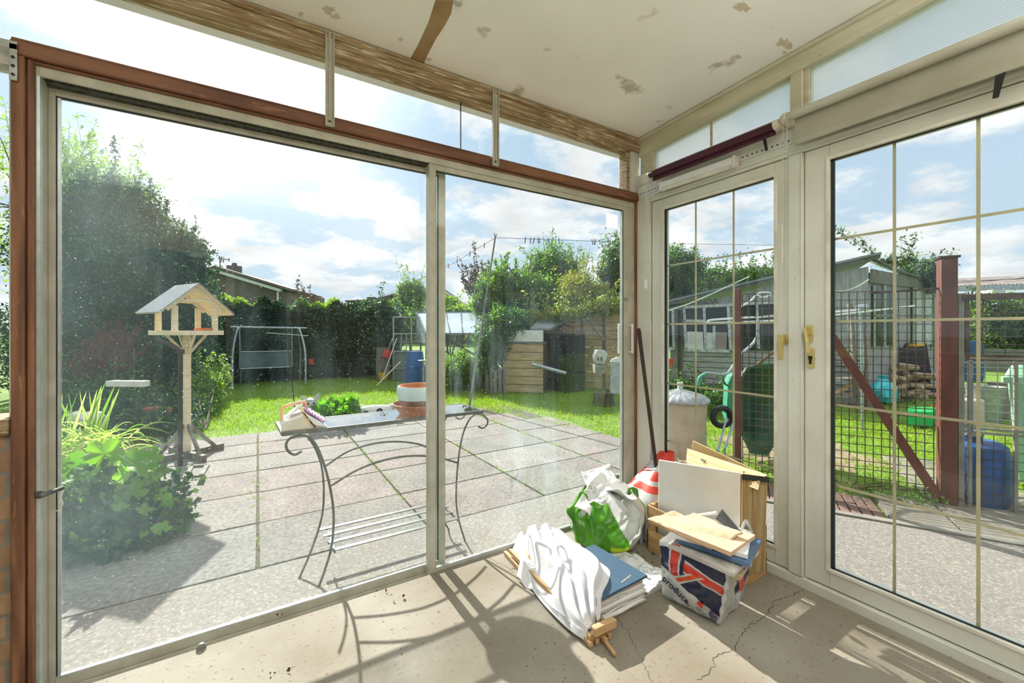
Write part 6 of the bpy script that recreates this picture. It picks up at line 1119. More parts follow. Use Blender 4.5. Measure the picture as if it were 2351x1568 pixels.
c = DP(2222, 850, 10.5); t = thing('blue_drum', 'blue plastic drum far behind the upper mesh gate', 'drum', (c.x, c.y, GZ)); mb = MB(); mb.lathe((c.x, c.y, GZ), [(.001, 0), (.26, 0), (.28, .1), (.28, .9), (.25, 1.0), (.001, 1.0)], 24); mb.build('body', 'blue', t)
mb = MB(); mb.wall(DP(2180, 850, 13.5), DP(2480, 850, 11.5), GZ, .65, .1); o = mb.build('low_dark_wall', 'sheddark', None, smooth=0); tag(o, 'low dark retaining wall running behind drums and bins', 'wall')

# ------------------------------------------------------------- mesh fence on the right
MA, MB_ = Vector((3.62, 2.02, 0)), Vector((4.55, .42, 0))
fz = lambda x, y: WP(x, y, MA, MB_)
def wires(name, par, pts, nx, nz, r=.0026, mt='rust'):
    """grid of welded wire between four corners (bl, br, tr, tl)"""
    bl, br, tr, tl = [Vector(p) for p in pts]; mb = MB()
    for i in range(nx + 1): a, b = bl.lerp(br, i / nx), tl.lerp(tr, i / nx); mb.bar(a, b, r * 2, r * 2)
    for j in range(nz + 1): a, b = bl.lerp(tl, j / nz), br.lerp(tr, j / nz); mb.bar(a, b, r * 2, r * 2)
    return mb.build(name, mt, par, smooth=0)
def post(lab, px_, ytop, w, mt, yb=None, name='fence_post', cap=False):
    p = fz(px_, 1100); dep = p.x * fwv[0] + p.y * fwv[1]; zt2 = EYE + (HY - ytop) / F_PX * dep
    t = thing(name, lab, 'post', (p.x, p.y, GZ)); mb = MB(); d = (MB_ - MA).normalized(); nn = Vector((-d.y, d.x, 0)); mb.hexa([p.xy.to_3d() + (d * a + nn * b) * w / 2 + Vector((0, 0, GZ - .02)) for a, b in ((-1, -1), (1, -1), (1, 1), (-1, 1))], [p.xy.to_3d() + (d * a + nn * b) * w / 2 + Vector((0, 0, zt2)) for a, b in ((-1, -1), (1, -1), (1, 1), (-1, 1))]); mb.build('shaft', mt, t, bev=.003)
    if cap: mb = MB(); mb.hexa([p.xy.to_3d() + (d * a + nn * b) * w * .62 + Vector((0, 0, zt2)) for a, b in ((-1, -1), (1, -1), (1, 1), (-1, 1))], [p.xy.to_3d() + (d * a + nn * b) * w * .62 + Vector((0, 0, zt2 + .015)) for a, b in ((-1, -1), (1, -1), (1, 1), (-1, 1))]); mb.build('cap', 'darkwood', t, smooth=0)
    return t, p, dep
p1t, p1, d1p = post('slim red-brown fence post seen through the narrower french door', 1693, 664, .062, 'postred')
p2t, p2, d2p = post('thick capped red-brown fence post seen through the wide french door', 2174, 594, .088, 'postred', cap=True)
t = thing('mesh_fence', 'rusty welded mesh panel running between slim and thick red-brown posts', 'fence', ((p1.x + p2.x) / 2, (p1.y + p2.y) / 2, GZ))
zt3 = 1.2 + 88 / F_PX * d1p * 1.0; q1, q2_ = p1.xy.to_3d(), p2.xy.to_3d(); dd2 = (q2_ - q1).normalized(); q1 += dd2 * .04; q2_ -= dd2 * .07
wires('wire_grid', t, [q1 + Vector((0, 0, .0)), q2_ + Vector((0, 0, .0)), q2_ + Vector((0, 0, 1.50)), q1 + Vector((0, 0, 1.52))], 25, 24)
# far slim rail on top
mb = MB(); mb.tube([fz(1995, 673) , fz(2160, 662)], .009, 6); mb.build('top_rail', 'rust', t)
a, b = fz(1905, 770), fz(2148, 1138); b.z = max(b.z, GZ + .02); off_ = Vector((-.03, -.02, 0)) ; t = thing('brace', 'red-brown diagonal timber brace running down to the thick post foot', 'brace', (b.x, b.y, GZ)); mb = MB(); mb.bar(a + off_, b + off_, .03, .06); mb.build('timber', 'postred', t, bev=.002)
# leaning grey stakes
for (x0, y0, x1, y1, lab) in ((1950, 697, 1968, 955, 'weathered grey stake behind the mesh, nearer the door lattice'), (1980, 697, 1992, 955, 'second weathered grey stake just right of the first behind the mesh')):
    a, b = DP(x0, y0, 6.6), DP(x1, y1, 6.6); b.z = GZ; mb = MB(); mb.bar(a, b, .075 if x0 < 1960 else .04, .05); o = mb.build('leaning_stake', 'greypost', None, smooth=0, bev=.003); tag(o, lab, 'stake')
# framed gate panels right of the thick post
t = thing('mesh_gate', 'grey-framed rusty mesh gate in tiers right of the thick post', 'gate', (fz(2260, 1100).x, fz(2260, 1100).y, GZ)); g_a, g_b = fz(2206, 1100).xy.to_3d(), fz(2206, 1100).xy.to_3d() + dd2 * 1.1
zs = [1.2 - (1165 - 760) / F_PX * 2.75, 1.2 - (1000 - 760) / F_PX * 2.85, 1.2 - (828 - 760) / F_PX * 2.85, 1.2 - (680 - 760) / F_PX * 2.85]
mb = MB(); mb.bar(g_a + Vector((0, 0, GZ)), g_a + Vector((0, 0, zs[3] + .03)), .022, .03, up=dd2); mb.bar(g_a + dd2 * .045 + Vector((0, 0, GZ)), g_a + dd2 * .045 + Vector((0, 0, zs[2])), .02, .02, up=dd2)
for z in (zs[1], zs[1] + .03, zs[2] - .02, zs[2] + .012): mb.bar(g_a + Vector((0, 0, z)), g_b + Vector((0, 0, z)), .02, .016)
for k in (.27, .5, .75): mb.bar(g_a + dd2 * k + Vector((0, 0, GZ)), g_a + dd2 * k + Vector((0, 0, zs[2])), .018, .018, up=dd2)
mb.build('frame', 'kerb', t, smooth=0)
mb = MB(); mb.bar(g_a + Vector((0, 0, zs[3])), g_b + Vector((0, 0, zs[3])), .03, .045); mb.bar(g_a + Vector((0, 0, zs[2] + .03)), g_b + Vector((0, 0, zs[2] + .03)), .02, .018); mb.bar(g_a + dd2 * .03 + Vector((0, 0, zs[2])), g_a + dd2 * .03 + Vector((0, 0, zs[3])), .022, .022, up=dd2); mb.build('upper_frame', 'rust', t, smooth=0)
up = lambda v, z: v + Vector((0, 0, z))
wires('wire_grid', t, [up(g_a, .0), up(g_b, .0), up(g_b, zs[1]), up(g_a, zs[1])], 20, 8, .002); wires('wire_grid', t, [up(g_a, zs[1]), up(g_b, zs[1]), up(g_b, zs[2]), up(g_a, zs[2])], 18, 10, .0022, 'chrome'); wires('wire_grid', t, [up(g_a, zs[2]), up(g_b, zs[2]), up(g_b, zs[3]), up(g_a, zs[3])], 10, 8, .0026)
# rotary frame rails seen behind the mesh (old metal bed/swing rails)
t = thing('rail_frame', 'white enamelled tube rails lying level behind both fence posts', 'rails', DP(1800, 800, 5.2)); mb = MB(); mb.tube(curve([DP(1985, 710, 5.2), DP(1830, 722, 5.0), DP(1650, 733, 4.8), DP(1628, 738, 4.8), DP(1645, 741, 4.8), DP(1830, 732, 5.0), DP(2100, 702, 5.3)], 40), .012, 7); mb.build('rail', 'whitepl', t)
mb = MB(); mb.tube([DP(1975, 705, 5.2), DP(1978, 760, 5.2), DP(1980, 1000, 5.25)], .016, 6); mb.tube([DP(1968, 708, 5.2), DP(1988, 706, 5.2)], .045, 8); b_ = DP(1980, 1000, 5.25); mb.tube([b_, (b_.x, b_.y, GZ)], .016, 6); mb.build('support', 'chrome', t)
# hose / cable from fence to shed
mb = MB(); mb.tube(curve([DP(1524, 717, 7.0), DP(1600, 690, 7.6), DP(1720, 635, 8.6)], 12), .012, 6); o = mb.build('garden_hose', mat('pale_green_hose', (.45, .55, .38), rough=.5), None); tag(o, 'pale green hose stretched slanting up across the long shed front', 'hose')
mb = MB(); mb.tube(curve([DP(1912, 667, 6.9), DP(1935, 668, 6.9), DP(1965, 660, 7.0), DP(1995, 642, 7.1)], 14), .010, 6); o = mb.build('garden_hose', mat('pale_green_hose2', (.45, .55, .38), rough=.5), None); tag(o, 'pale green hose sagging on the shed corner by the tumbledown shed', 'hose')
# concrete incinerator bin with corrugated lid
c = G(1590, 1062); c = Vector((3.55, 2.62, 0)); dep = c.x * fwv[0] + c.y * fwv[1]; t = thing('concrete_bin', 'round weathered concrete garden bin with fluted metal lid outside the door', 'bin', (c.x, c.y, GZ)); r_ = 59 / F_PX * dep; zl = 1.2 - (912 - 760) / F_PX * dep
mb = MB(); mb.lathe((c.x, c.y, GZ), [(.001, 0), (r_ * .88, 0), (r_ * .94, .03), (r_ * .93, .35), (r_ * .97, zl - GZ - .02), (r_ * .9, zl - GZ), (.001, zl - GZ)], 40); mb.build('body', 'concrete', t)
mb = MB(); mb.lathe((c.x, c.y, zl), [(.02, .085), (r_ * .4, .060), (r_ * .9, .02), (r_ * 1.05, -.015), (r_ * 1.06, -.03), (r_ * 1.02, -.025), (r_ * .4, .05), (.02, .075)], 72, fn=lambda r, z, a: (r * (1 + .012 * math.sin(a * 24)), z + .006 * math.sin(a * 24) * (r / r_))); mb.build('fluted_lid', 'galv', t, smooth=50)
mb = MB(); mb.lathe((c.x, c.y, zl), [(.001, .07), (.026, .07), (.026, .15), (.020, .15), (.020, .12), (.001, .12)], 18); mb.build('flue', 'white', t)
# wheelbarrow on end behind the slim post
bp0 = DP(1745, 900, 4.15); t = thing('wheelbarrow', 'green wheelbarrow stood on end against the mesh behind the slim post', 'wheelbarrow', (DP(1720, 1000, 4.2).x, DP(1720, 1000, 4.2).y, GZ))
W3 = lambda x, y, d=4.15: DP(x, y, d)
out_ = [(1702, 868), (1714, 845), (1745, 837), (1770, 835), (1790, 842), (1796, 880), (1790, 1000), (1760, 1045), (1725, 1040), (1700, 990)]
P = [W3(x, y, 4.1) for x, y in out_]; cc = sum(P, Vector()) / len(P); inn = [p.lerp(cc, .3) + Vector((fwv[0], fwv[1], 0)) * .28 for p in P]; n = len(P); mb = MB(); mb.add(P + inn, [(i, (i + 1) % n, n + (i + 1) % n, n + i) for i in range(n)] + [tuple(range(n, 2 * n))]); mb.build('tray', 'dkgreen', t, solid=.008, smooth=50)
mb = MB(); mb.tube([P[i] for i in list(range(n)) + [0]], .013, 7); mb.build('tray_rim', 'dkgreen', t)
P = [W3(x, y, 4.0) for x, y in ((1672, 880), (1680, 862), (1690, 858), (1692, 900), (1690, 960), (1678, 985), (1668, 955))]; n = len(P); mb = MB(); mb.add(P + [p + Vector((.09, .10, 0)) for p in P], [tuple(range(n)), tuple(range(n, 2 * n))[::-1]] + [(i, (i + 1) % n, n + (i + 1) % n, n + i) for i in range(n)]); mb.build('side_panel', 'barrow', t, bev=.004)
mb = MB(); mb.tube(curve([W3(1604, 885, 3.9), W3(1606, 868, 3.9), W3(1625, 857, 3.9), W3(1660, 860, 3.95), W3(1678, 848, 4.0), W3(1700, 815, 4.05), W3(1735, 780, 4.1), W3(1742, 735, 4.1)], 50), .014, 8); mb.build('frame_tube', 'chrome', t)
mb = MB(); mb.tube(curve([W3(1800, 790, 4.1), W3(1760, 820, 4.1), W3(1735, 840, 4.1)], 12), .015, 8); mb.build('frame_tube', 'postred', t); mb = MB(); mb.tube(curve([W3(1604, 885, 3.9), W3(1606, 868, 3.9), W3(1622, 857, 3.9)], 10), .019, 8); mb.build('hand_grip', 'barrow', t)
mb = MB(); mb.tube(curve([W3(1668, 850, 4.0), W3(1660, 862, 4.0), W3(1664, 880, 4.0), W3(1676, 888, 4.0)], 12), .010, 7); mb.build('bent_strut', 'dkgreen', t)
mb = MB(); mb.tube([W3(1668, 960, 3.9), W3(1648, 1035, 3.75), ], .010, 6); mb.tube([W3(1686, 965, 3.9), W3(1664, 1030, 3.75)], .010, 6); 
for a_ in (W3(1648, 1035, 3.75), W3(1664, 1030, 3.75)): mb.tube([a_, (a_.x - .03, a_.y - .01, GZ)], .010, 6)
mb.build('leg', 'chrome', t)
cw_ = W3(1657, 957, 4.0); mb = MB(); ax = Vector((fwv[0], fwv[1], 0)); rr = .085
mb.tube([cw_ + (Vector((rtv[0], rtv[1], 0)) * math.cos(a) + Vector((0, 0, 1)) * math.sin(a)) * rr for a in [2 * math.pi * k / 24 for k in range(25)]], .030, 8); mb.build('wheel', 'black', t)
# curled bit of rail above
mb = MB(); mb.tube(curve([DP(1700, 705, 4.3), DP(1722, 692, 4.3), DP(1738, 676, 4.3), DP(1752, 671, 4.3), DP(1768, 673, 4.3), DP(1764, 680, 4.3), DP(1748, 682, 4.3), DP(1741, 677, 4.3)], 30), .009, 6); o = mb.build('curled_rod', 'whitepl', None); tag(o, 'pale curled metal rod hooked on the mesh above the wheelbarrow', 'rod')
# red pot, sacks at the fence foot
c = DP(1662, 1050, 3.45); t = thing('red_plant_pot', 'red plastic flowerpot between the concrete bin and slim fence post', 'pot', (c.x, c.y, GZ)); mb = MB(); mb.lathe((c.x, c.y, GZ), [(.001, 0), (.045, 0), (.07, .13), (.078, .16), (.065, .155), (.04, .01)], 18); mb.build('pot', 'plain_red', t)
c = DP(1690, 1075, 3.4); t = thing('white_sack', 'crumpled white and green sack lying at the slim post foot', 'sack', (c.x, c.y, GZ)); mb = MB(); mb.grid(lambda u, v: Vector((c.x, c.y, GZ + .05)) + Vector((.12 * math.cos(6.283 * u) * math.sin(3.14 * v) * (1 + .2 * math.sin(u * 25)), .10 * math.sin(6.283 * u) * math.sin(3.14 * v), .05 * math.cos(3.14 * v) * (1 + .3 * math.sin(u * 31)))), 24, 10, closed=True); mb.build('sack', 'bagw', t)
shrub('fence_weeds', 'green weeds along the inside foot of the mesh fence', 'weeds', (fz(1950, 1120).x, fz(1950, 1120).y, GZ), [(tuple(fz(x, y) + Vector((-.05, -.05, .0))), (.14, .12, .05), 130) for x, y in ((1950, 1120), (2010, 1125), (2070, 1135), (2110, 1135), (1740, 1075), (1770, 1085), (2300, 1190))], 'leaf_md', .022, seed=35, trunk=.005, up=.6, aspect=.4, extra=('leaf_lt', .3), auto=0)
# big blue drum behind the gate, wheelie bin
c = DP(2246, 1150, 3.05); c.z = 0; dep = c.x * fwv[0] + c.y * fwv[1]; hb = 1.2 - (1010 - 760) / F_PX * dep
t = thing('blue_canister', 'big dark blue rounded canister standing behind the mesh gate', 'canister', (c.x, c.y, GZ)); rb = 52 / F_PX * dep; mb = MB(); mb.lathe((c.x, c.y, GZ), [(.001, 0), (rb * .9, 0), (rb, .04), (rb, hb - GZ - .10), (rb * .88, hb - GZ - .03), (rb * .6, hb - GZ - .0), (.001, hb - GZ)], 32); mb.build('body', 'blue', t)
mb = MB(); mb.lathe((c.x - .06, c.y + .02, hb - .01), [(.05, 0), (.05, .05), (.055, .06), (.055, .09), (.001, .095)], 20); mb.build('neck', 'blue', t); mb = MB(); mb.lathe((c.x - .06, c.y + .02, hb + .035), [(.052, 0), (.06, .005), (.06, .02), (.052, .025)], 20); mb.build('clamp_band', 'chrome', t)
c = DP(2352, 1100, 3.55); c = Vector((c.x, c.y, 0)); t = thing('wheelie_bin', 'pale green wheeled bin at the right edge behind the mesh gate', 'bin', (c.x, c.y, GZ)); V_ = lambda x, y, d=3.5: DP(x, y, d)
BL_ = [V_(2338, 1135, 3.3), V_(2480, 1160, 3.1), V_(2500, 1120, 3.7), V_(2360, 1105, 3.9)]; TL_ = [V_(2312, 868, 3.3), V_(2470, 868, 3.1), V_(2490, 868, 3.7), V_(2345, 868, 3.9)]
for p in BL_: p.z = GZ + .05
mb = MB(); mb.hexa(BL_, TL_); mb.build('body', 'wheelie', t, bev=.012)
mb = MB(); TT = [V_(2302, 866, 3.25), V_(2475, 866, 3.05), V_(2495, 866, 3.75), V_(2335, 866, 3.95)]; mb.hexa(TT, [p + Vector((0, 0, .10)) + (sum(TT, Vector()) / 4 - p) * .18 for p in TT]); mb.build('lid', 'wheelie', t, bev=.02); mb = MB(); mb.bar(V_(2300, 872, 3.22), V_(2470, 872, 3.02), .04, .05); mb.build('lid_rim', 'wheelie', t, bev=.006)
w_ = V_(2328, 1110, 3.45); mb = MB(); wc = Vector((w_.x, w_.y, GZ + .10)); mb.tube([wc, wc + Vector((fwv[0], fwv[1], 0)) * .0 + Vector((rtv[0], rtv[1], 0)) * .05], .10, 20); mb.build('wheel', 'black', t)
# background behind the gate: hedge, white house gable, low tiled roof
shrub('far_hedge', 'sunlit hedge beyond the bins under the tiled roof edge', 'hedge', (DP(2290, 850, 14).x, DP(2290, 850, 14).y, GZ), [(P3(2230 + i * 50, 745, 14.0), (.9, .6, 1.0), 2600) for i in range(6)], 'leaf_dk', .10, seed=36, trunk=.03, extra=('leaf_lt', .45), auto=0)
c = P3(2285, 760, 13.2)
t = thing('low_outbuilding', 'low outbuilding roof of pale tiles along the right horizon', 'building', DP(2300, 850, 20)); RA, RB = DP(2150, 660, 19), DP(2600, 645, 15); 
mb = MB(); mb.hexa([RA, RB, RB + Vector((.0, 0, -.12)), RA + Vector((0, 0, -.12))], [RA + Vector((fwv[0], fwv[1], 0)) * 2.2 + Vector((0, 0, .5)), RB + Vector((fwv[0], fwv[1], 0)) * 2.2 + Vector((0, 0, .5)), RB + Vector((fwv[0], fwv[1], 0)) * 2.2 + Vector((0, 0, .38)), RA + Vector((fwv[0], fwv[1], 0)) * 2.2 + Vector((0, 0, .38))])
mb.build('tiled_roof', 'roofp' if 'roofp' in M else M.setdefault('roofp', mat('pale_roof_tiles', (.30, .26, .24), (.20, .17, .16), 4, .8)), t, smooth=0)
mb = MB()
for i in range(46): a = RA.lerp(RB, i / 45); mb.bar(a + Vector((0, 0, .02)), a + Vector((fwv[0], fwv[1], 0)) * 2.2 + Vector((0, 0, .53)), .07, .05)
mb.build('tile_ribs', 'roofp', t, smooth=0)
mb = MB(); mb.bar(RA + Vector((0, 0, -.1)), RB + Vector((0, 0, -.1)), .06, .22); mb.build('gutter', 'chrome', t, smooth=0)
for x in (2282, 2335, 2400): p = DP(x, 850, 15.5); mb = MB(); mb.box(p.x - .05, p.x + .05, p.y - .05, p.y + .05, GZ, 2.5); mb.build('white_post', 'white', t, smooth=0)
a = DP(2264, 720, 15.8); t = thing('white_gable', 'pale rendered house end showing between hedge and outbuilding roof', 'house', (a.x, a.y, GZ)); mb = MB(); mb.wall(DP(2252, 760, 16), DP(2280, 760, 16), GZ, 2.75, .4); mb.build('wall', 'white', t, smooth=0)
a = DP(2360, 720, 22); mb = MB(); mb.wall(DP(2325, 760, 22), DP(2480, 760, 21), GZ, 3.2, .5); o = mb.build('white_house', 'white', None, smooth=0); tag(o, 'white house wall at the far right beyond the hedge', 'house')
# wires in the sky at right
for i, (a, b, lab) in enumerate((((2195, 646), (2480, 628), 'thin dark overhead cable, upper of the two over the tiled roof'), ((2195, 650), (2480, 622), 'thin dark overhead cable, lower of the two over the tiled roof'))):
    mb = MB(); A_, B_ = DP(a[0], a[1], 14), DP(b[0], b[1], 13); mb.tube([A_, A_.lerp(B_, .5) - Vector((0, 0, .05)), B_], .008, 4); o = mb.build('overhead_cable', 'black'); tag(o, lab, 'cable')
# ------------------------------------------------------------- houses beyond the hedge
HAa, HBb = DP(395, 850, 30), DP(648, 850, 31); hw = lambda x, y: WP(x, y, HAa, HBb)
t = thing('brick_house', 'dark brick gable-ended house with white verge beyond the left hedge', 'house', (HAa.x, HAa.y, GZ)); back = Vector((fwv[0], fwv[1], 0)) * 7
P = [hw(*p) for p in ((330, 900), (648, 900), (648, 668), (486, 618), (330, 672))]; n = 5; mb = MB(); mb.add(P + [p + back for p in P], [tuple(range(n)), tuple(range(n, 2 * n))[::-1]] + [(i, (i + 1) % n, n + (i + 1) % n, n + i) for i in range(n)]); mb.build('wall', 'brick_h', t, smooth=0)
mb = MB(); fo = -Vector((fwv[0], fwv[1], 0)) * .25; mb.bar(hw(482, 617) + fo, hw(650, 668) + fo, .35, .22); mb.bar(hw(490, 617) + fo, hw(325, 674) + fo, .35, .22); mb.build('white_verge', 'white', t, smooth=0)
mb = MB(); mb.bar(hw(484, 614) + back * .5, hw(652, 665) + back * .5, 8, .18); mb.build('roof', 'roof', t, smooth=0); mb = MB(); mb.bar(hw(488, 614) + back * .5, hw(322, 671) + back * .5, 8, .18); mb.build('roof', 'roof', t, smooth=0)
mb = MB(); mb.bar(hw(642, 671) + fo, hw(642, 900) + fo, .12, .12); mb.build('downpipe', 'white', t, smooth=0)
c = hw(494, 612) + back * .3; mb = MB(); mb.box(c.x - .5, c.x + .5, c.y - .4, c.y + .4, c.z - .5, c.z + .35); mb.lathe((c.x, c.y, c.z + .3), [(.001, 0), (.2, 0), (.16, .3), (.001, .3)], 12); mb.build('chimney', 'brick_h', t)
for (x0, y0, x1, y1, arms, lab) in ((486, 616, 486, 578, [((486, 580), (506, 584))], 'tall'), (511, 618, 510, 590, [((506, 594), (531, 598)), ((531, 594), (531, 602)), ((515, 590), (513, 603)), ((519, 592), (518, 604))], 'short')):
    t = thing('tv_aerial', f'{lab} television aerial on the dark brick house chimney roof', 'aerial', hw(x0, y0) + fo); mb = MB(); mb.tube([hw(x0, y0) + fo, hw(x1, y1) + fo], .035, 5); mb.build('mast', 'black', t); mb = MB()
    for a, b in arms: mb.tube([hw(*a) + fo, hw(*b) + fo], .03, 5)
    mb.build('rods', 'black', t)
def far_house(lab, pts, roofmt, wallmt, dep, verge=None, chim=None, name='far_house'):
    A_, B_ = DP(min(p[0] for p in pts), 850, dep), DP(max(p[0] for p in pts), 850, dep); w_ = lambda x, y: WP(x, y, A_, B_); t = thing(name, lab, 'house', (A_.x, A_.y, GZ)); P = [w_(*p) for p in pts]; n = len(P); bk = Vector((fwv[0], fwv[1], 0)) * 6
    mb = MB(); mb.add(P + [p + bk for p in P], [tuple(range(n)), tuple(range(n, 2 * n))[::-1]] + [(i, (i + 1) % n, n + (i + 1) % n, n + i) for i in range(n)]); mb.build('wall', wallmt, t, smooth=0)
    for (a, b) in roofmt: mb = MB(); mb.bar(w_(*a) + bk * .48, w_(*b) + bk * .48, 6.4, .2); mb.build('roof', 'roof', t, smooth=0)
    for (a, b) in (verge or ()): mb = MB(); mb.bar(w_(*a) - bk * .06, w_(*b) - bk * .06, .3, .2); mb.build('white_verge', 'white', t, smooth=0)
    if chim: q = w_(*chim) + bk * .3; mb = MB(); mb.box(q.x - .45, q.x + .45, q.y - .4, q.y + .4, q.z - 1, q.z + .5); mb.build('chimney', 'brick_h', t, smooth=0)
    return t
far_house('brick gable with white verges rising behind the greenhouse', [(960, 850), (1062, 850), (1062, 702), (1020, 668), (978, 702)], [((1020, 666), (1066, 703)), ((1020, 666), (974, 703))], 'brick_h', 38, [((1020, 668), (1066, 705)), ((1020, 668), (974, 705))])
far_house('low roofline with squat chimney just showing over the hedge middle', [(795, 850), (850, 850), (850, 692), (840, 690), (800, 692)], [((795, 692), (855, 690))], 'roof', 45, None, (840, 690))
far_house('long brown tiled roof over the hedge beside the round tree', [(862, 850), (960, 850), (960, 676), (905, 678), (858, 690)], [((858, 690), (905, 677))], 'roof', 42)
far_house('dark slate roof end just right of the brick house', [(650, 850), (676, 850), (676, 682), (650, 680)], [((650, 680), (676, 684))], 'roof', 48)
# extra green masses behind the fence so the skyline is closed
shrub('boundary_shrubs', 'dense dark shrubbery filling in behind greenhouse and hutches', 'shrubs', (DP(1180, 880, 10).x, DP(1180, 880, 10).y, GZ), [(P3(1180 + i * 45, 740, 10.6), R(45, 10.6, 1.1), 2600) for i in range(7)] + [(P3(1010 + i * 40, 735, 13), R(40, 13, .6), 1200) for i in range(4)] + [(P3(880, 750, 12.5), R(60, 12.5, .6), 1600), (P3(940, 745, 12.2), R(60, 12.2, .5), 1600)], 'leaf_dk', .075, seed=37, trunk=.03, extra=('leaf_md', .6), auto=.4)
# ------------------------------------------------------------- far boundary: line of hedging so the horizon is closed all round
shrub('far_treeline', 'distant line of trees and hedges along the horizon', 'trees', (20, 30, GZ), [((x, 44 + 3 * math.sin(x), 1.0), (3.2, 1.5, 1.7), 700) for x in range(-24, 40, 4)] + [((34 + 2 * math.sin(y), y, 1.0), (1.5, 3.0, 1.8), 700) for y in range(-10, 40, 4)] + [((24 + i, 2 - i * 2.5, 1.0), (1.8, 1.8, 1.6), 500) for i in range(5)], 'leaf_md', .35, seed=38, trunk=.05, auto=0)

# =================================================================== THINGS ON THE ROOM FLOOR
nz = lambda x, y, z, s=1.0: noise.noise(Vector((x * s, y * s, z * s)))
def bagsurf(c, fx, fy, h, rot, prof, seed, wr=.012, n=4.0, flare=0.0):
    """open polythene bag: superellipse footprint fx*fy, wall heights by prof(v)->radius factor"""
    c = Vector(c); cr, sr = math.cos(rot), math.sin(rot)
    def f(u, v):
        a = 2 * math.pi * u; ca, sa = math.cos(a), math.sin(a); k = (abs(ca) ** n + abs(sa) ** n) ** (-1 / n); r = prof(v)
        x = fx * k * ca * r; y = fy * k * sa * r; w = wr * (nz(a * 1.2 + seed, v * 1.5, seed, 2.2) * 2 + .8 * math.sin(a * 9 + 6 * nz(v * 2, seed, a)) * v)
        x *= 1 + w / fx * 1.2; y *= 1 + w / fy * 1.2; z = h * v + .02 * nz(ca * 2, sa * 2, seed) * v * 3
        return (c.x + x * cr - y * sr, c.y + x * sr + y * cr, max(c.z + .002, c.z + z))
    return f
# green and white carrier bag with newspapers
gc = (1.705, 1.745, 0.0)
t = thing('carrier_bag', 'green and white polythene carrier bag stuffed with crumpled newspapers in the corner', 'bag', gc)
gprof = lambda v: (.35 + .65 * min(1, v * 7)) * (1.0 + .10 * math.sin(v * 3.0)) * (1 - .22 * max(0, v - .7) / .3)
gf = bagsurf(gc, .185, .165, .27, .3, gprof, 3, .012, 2.6)
def gm(u, v):
    a = (u * 360 + 17) % 360
    s_ = abs(((a - 222 + 180) % 360) - 180)          # angle from the camera-left side
    edge = 48 - 52 * (v - .35) if a > 222 else 200
    if s_ > 100 and v > .45: return 1 if (s_ > 120) else 0
    if a > 222 and (a - 222) > 40 - 45 * (v - .3): return 1
    return 2 if v < .13 or (v < .22 and a > 235) else 0
mb = MB(); mb.grid(gf, 200, 90, gm, closed=True); mb.add([gf(i / 30, 0) for i in range(30)], [tuple(range(30))]); mb.build('bag', ['bagg', 'bagw', 'bagy'], t, smooth=50)
mb = MB(); rim = lambda u, v: Vector(gf(u, 1.0)) + Vector((0, 0, .085 * math.sin(math.pi * v) * (1 if True else 0)))
# handle loop at the back and rolled rim
pa, pb = Vector(gf(.02, 1.0)), Vector(gf(.26, 1.0)); top_ = DP(1412, 1093, 2.52)
P = curve([pa, pa.lerp(top_, .6) + Vector((.03, .0, .01)), top_, pb.lerp(top_, .6) + Vector((0, .03, .02)), pb], 24); mb.grid(lambda u, v: P[min(len(P) - 1, int(u * (len(P) - 1)))] + Vector((-.02 * v, -.02 * v, -.075 * v + .01 * math.sin(u * 22))), 24, 4, m=0)
mb.build('handle', ['bagg', 'bagw'], t, solid=.002)
P = curve([Vector(gf(.90, .98)), DP(1462, 1120, 2.38), DP(1468, 1165, 2.36), Vector(gf(.80, .9))], 20); mb = MB(); mb.grid(lambda u, v: P[min(len(P) - 1, int(u * (len(P) - 1)))] + Vector((-.04 * v, .02 * v, -.01 * v + .012 * math.sin(u * 17 + 3 * v))), 20, 5); mb.build('handle', 'bagg', t, solid=.002)
# newspapers in it
rn = random.Random(12)
for i, (x, y, z, w_, h_, az, tx, ty, lab) in enumerate(((1.65, 1.72, .272, .26, .17, .5, .35, -.5, 'crumpled newspaper sheet lying over the front of the green bag'), (1.72, 1.79, .300, .22, .16, 1.1, -.2, -.5, 'crumpled newspaper sheet at the back of the green bag'), (1.60, 1.70, .235, .17, .15, .1, .5, -.7, 'crumpled newspaper drooping over the left rim of the green bag'), (1.745, 1.69, .285, .18, .14, .9, .3, .3, 'crumpled newspaper at the right side of the green bag'))):
    q = Matrix.Rotation(az, 3, 'Z') @ Matrix.Rotation(tx, 3, 'X') @ Matrix.Rotation(ty, 3, 'Y'); c = Vector((x, y, z)); sd = i * 5.3
    mb = MB(); mb.grid(lambda u, v: c + q @ Vector(((u - .5) * w_ * 1.15, (v - .5) * h_ * 1.15, .022 * nz(u, v, sd, 2.2) + .010 * abs(nz(u, v, sd + 9, 4)))), 26, 20); o = mb.build('newspaper', 'news', None, smooth=25, solid=.0015); tag(o, lab, 'newspaper')
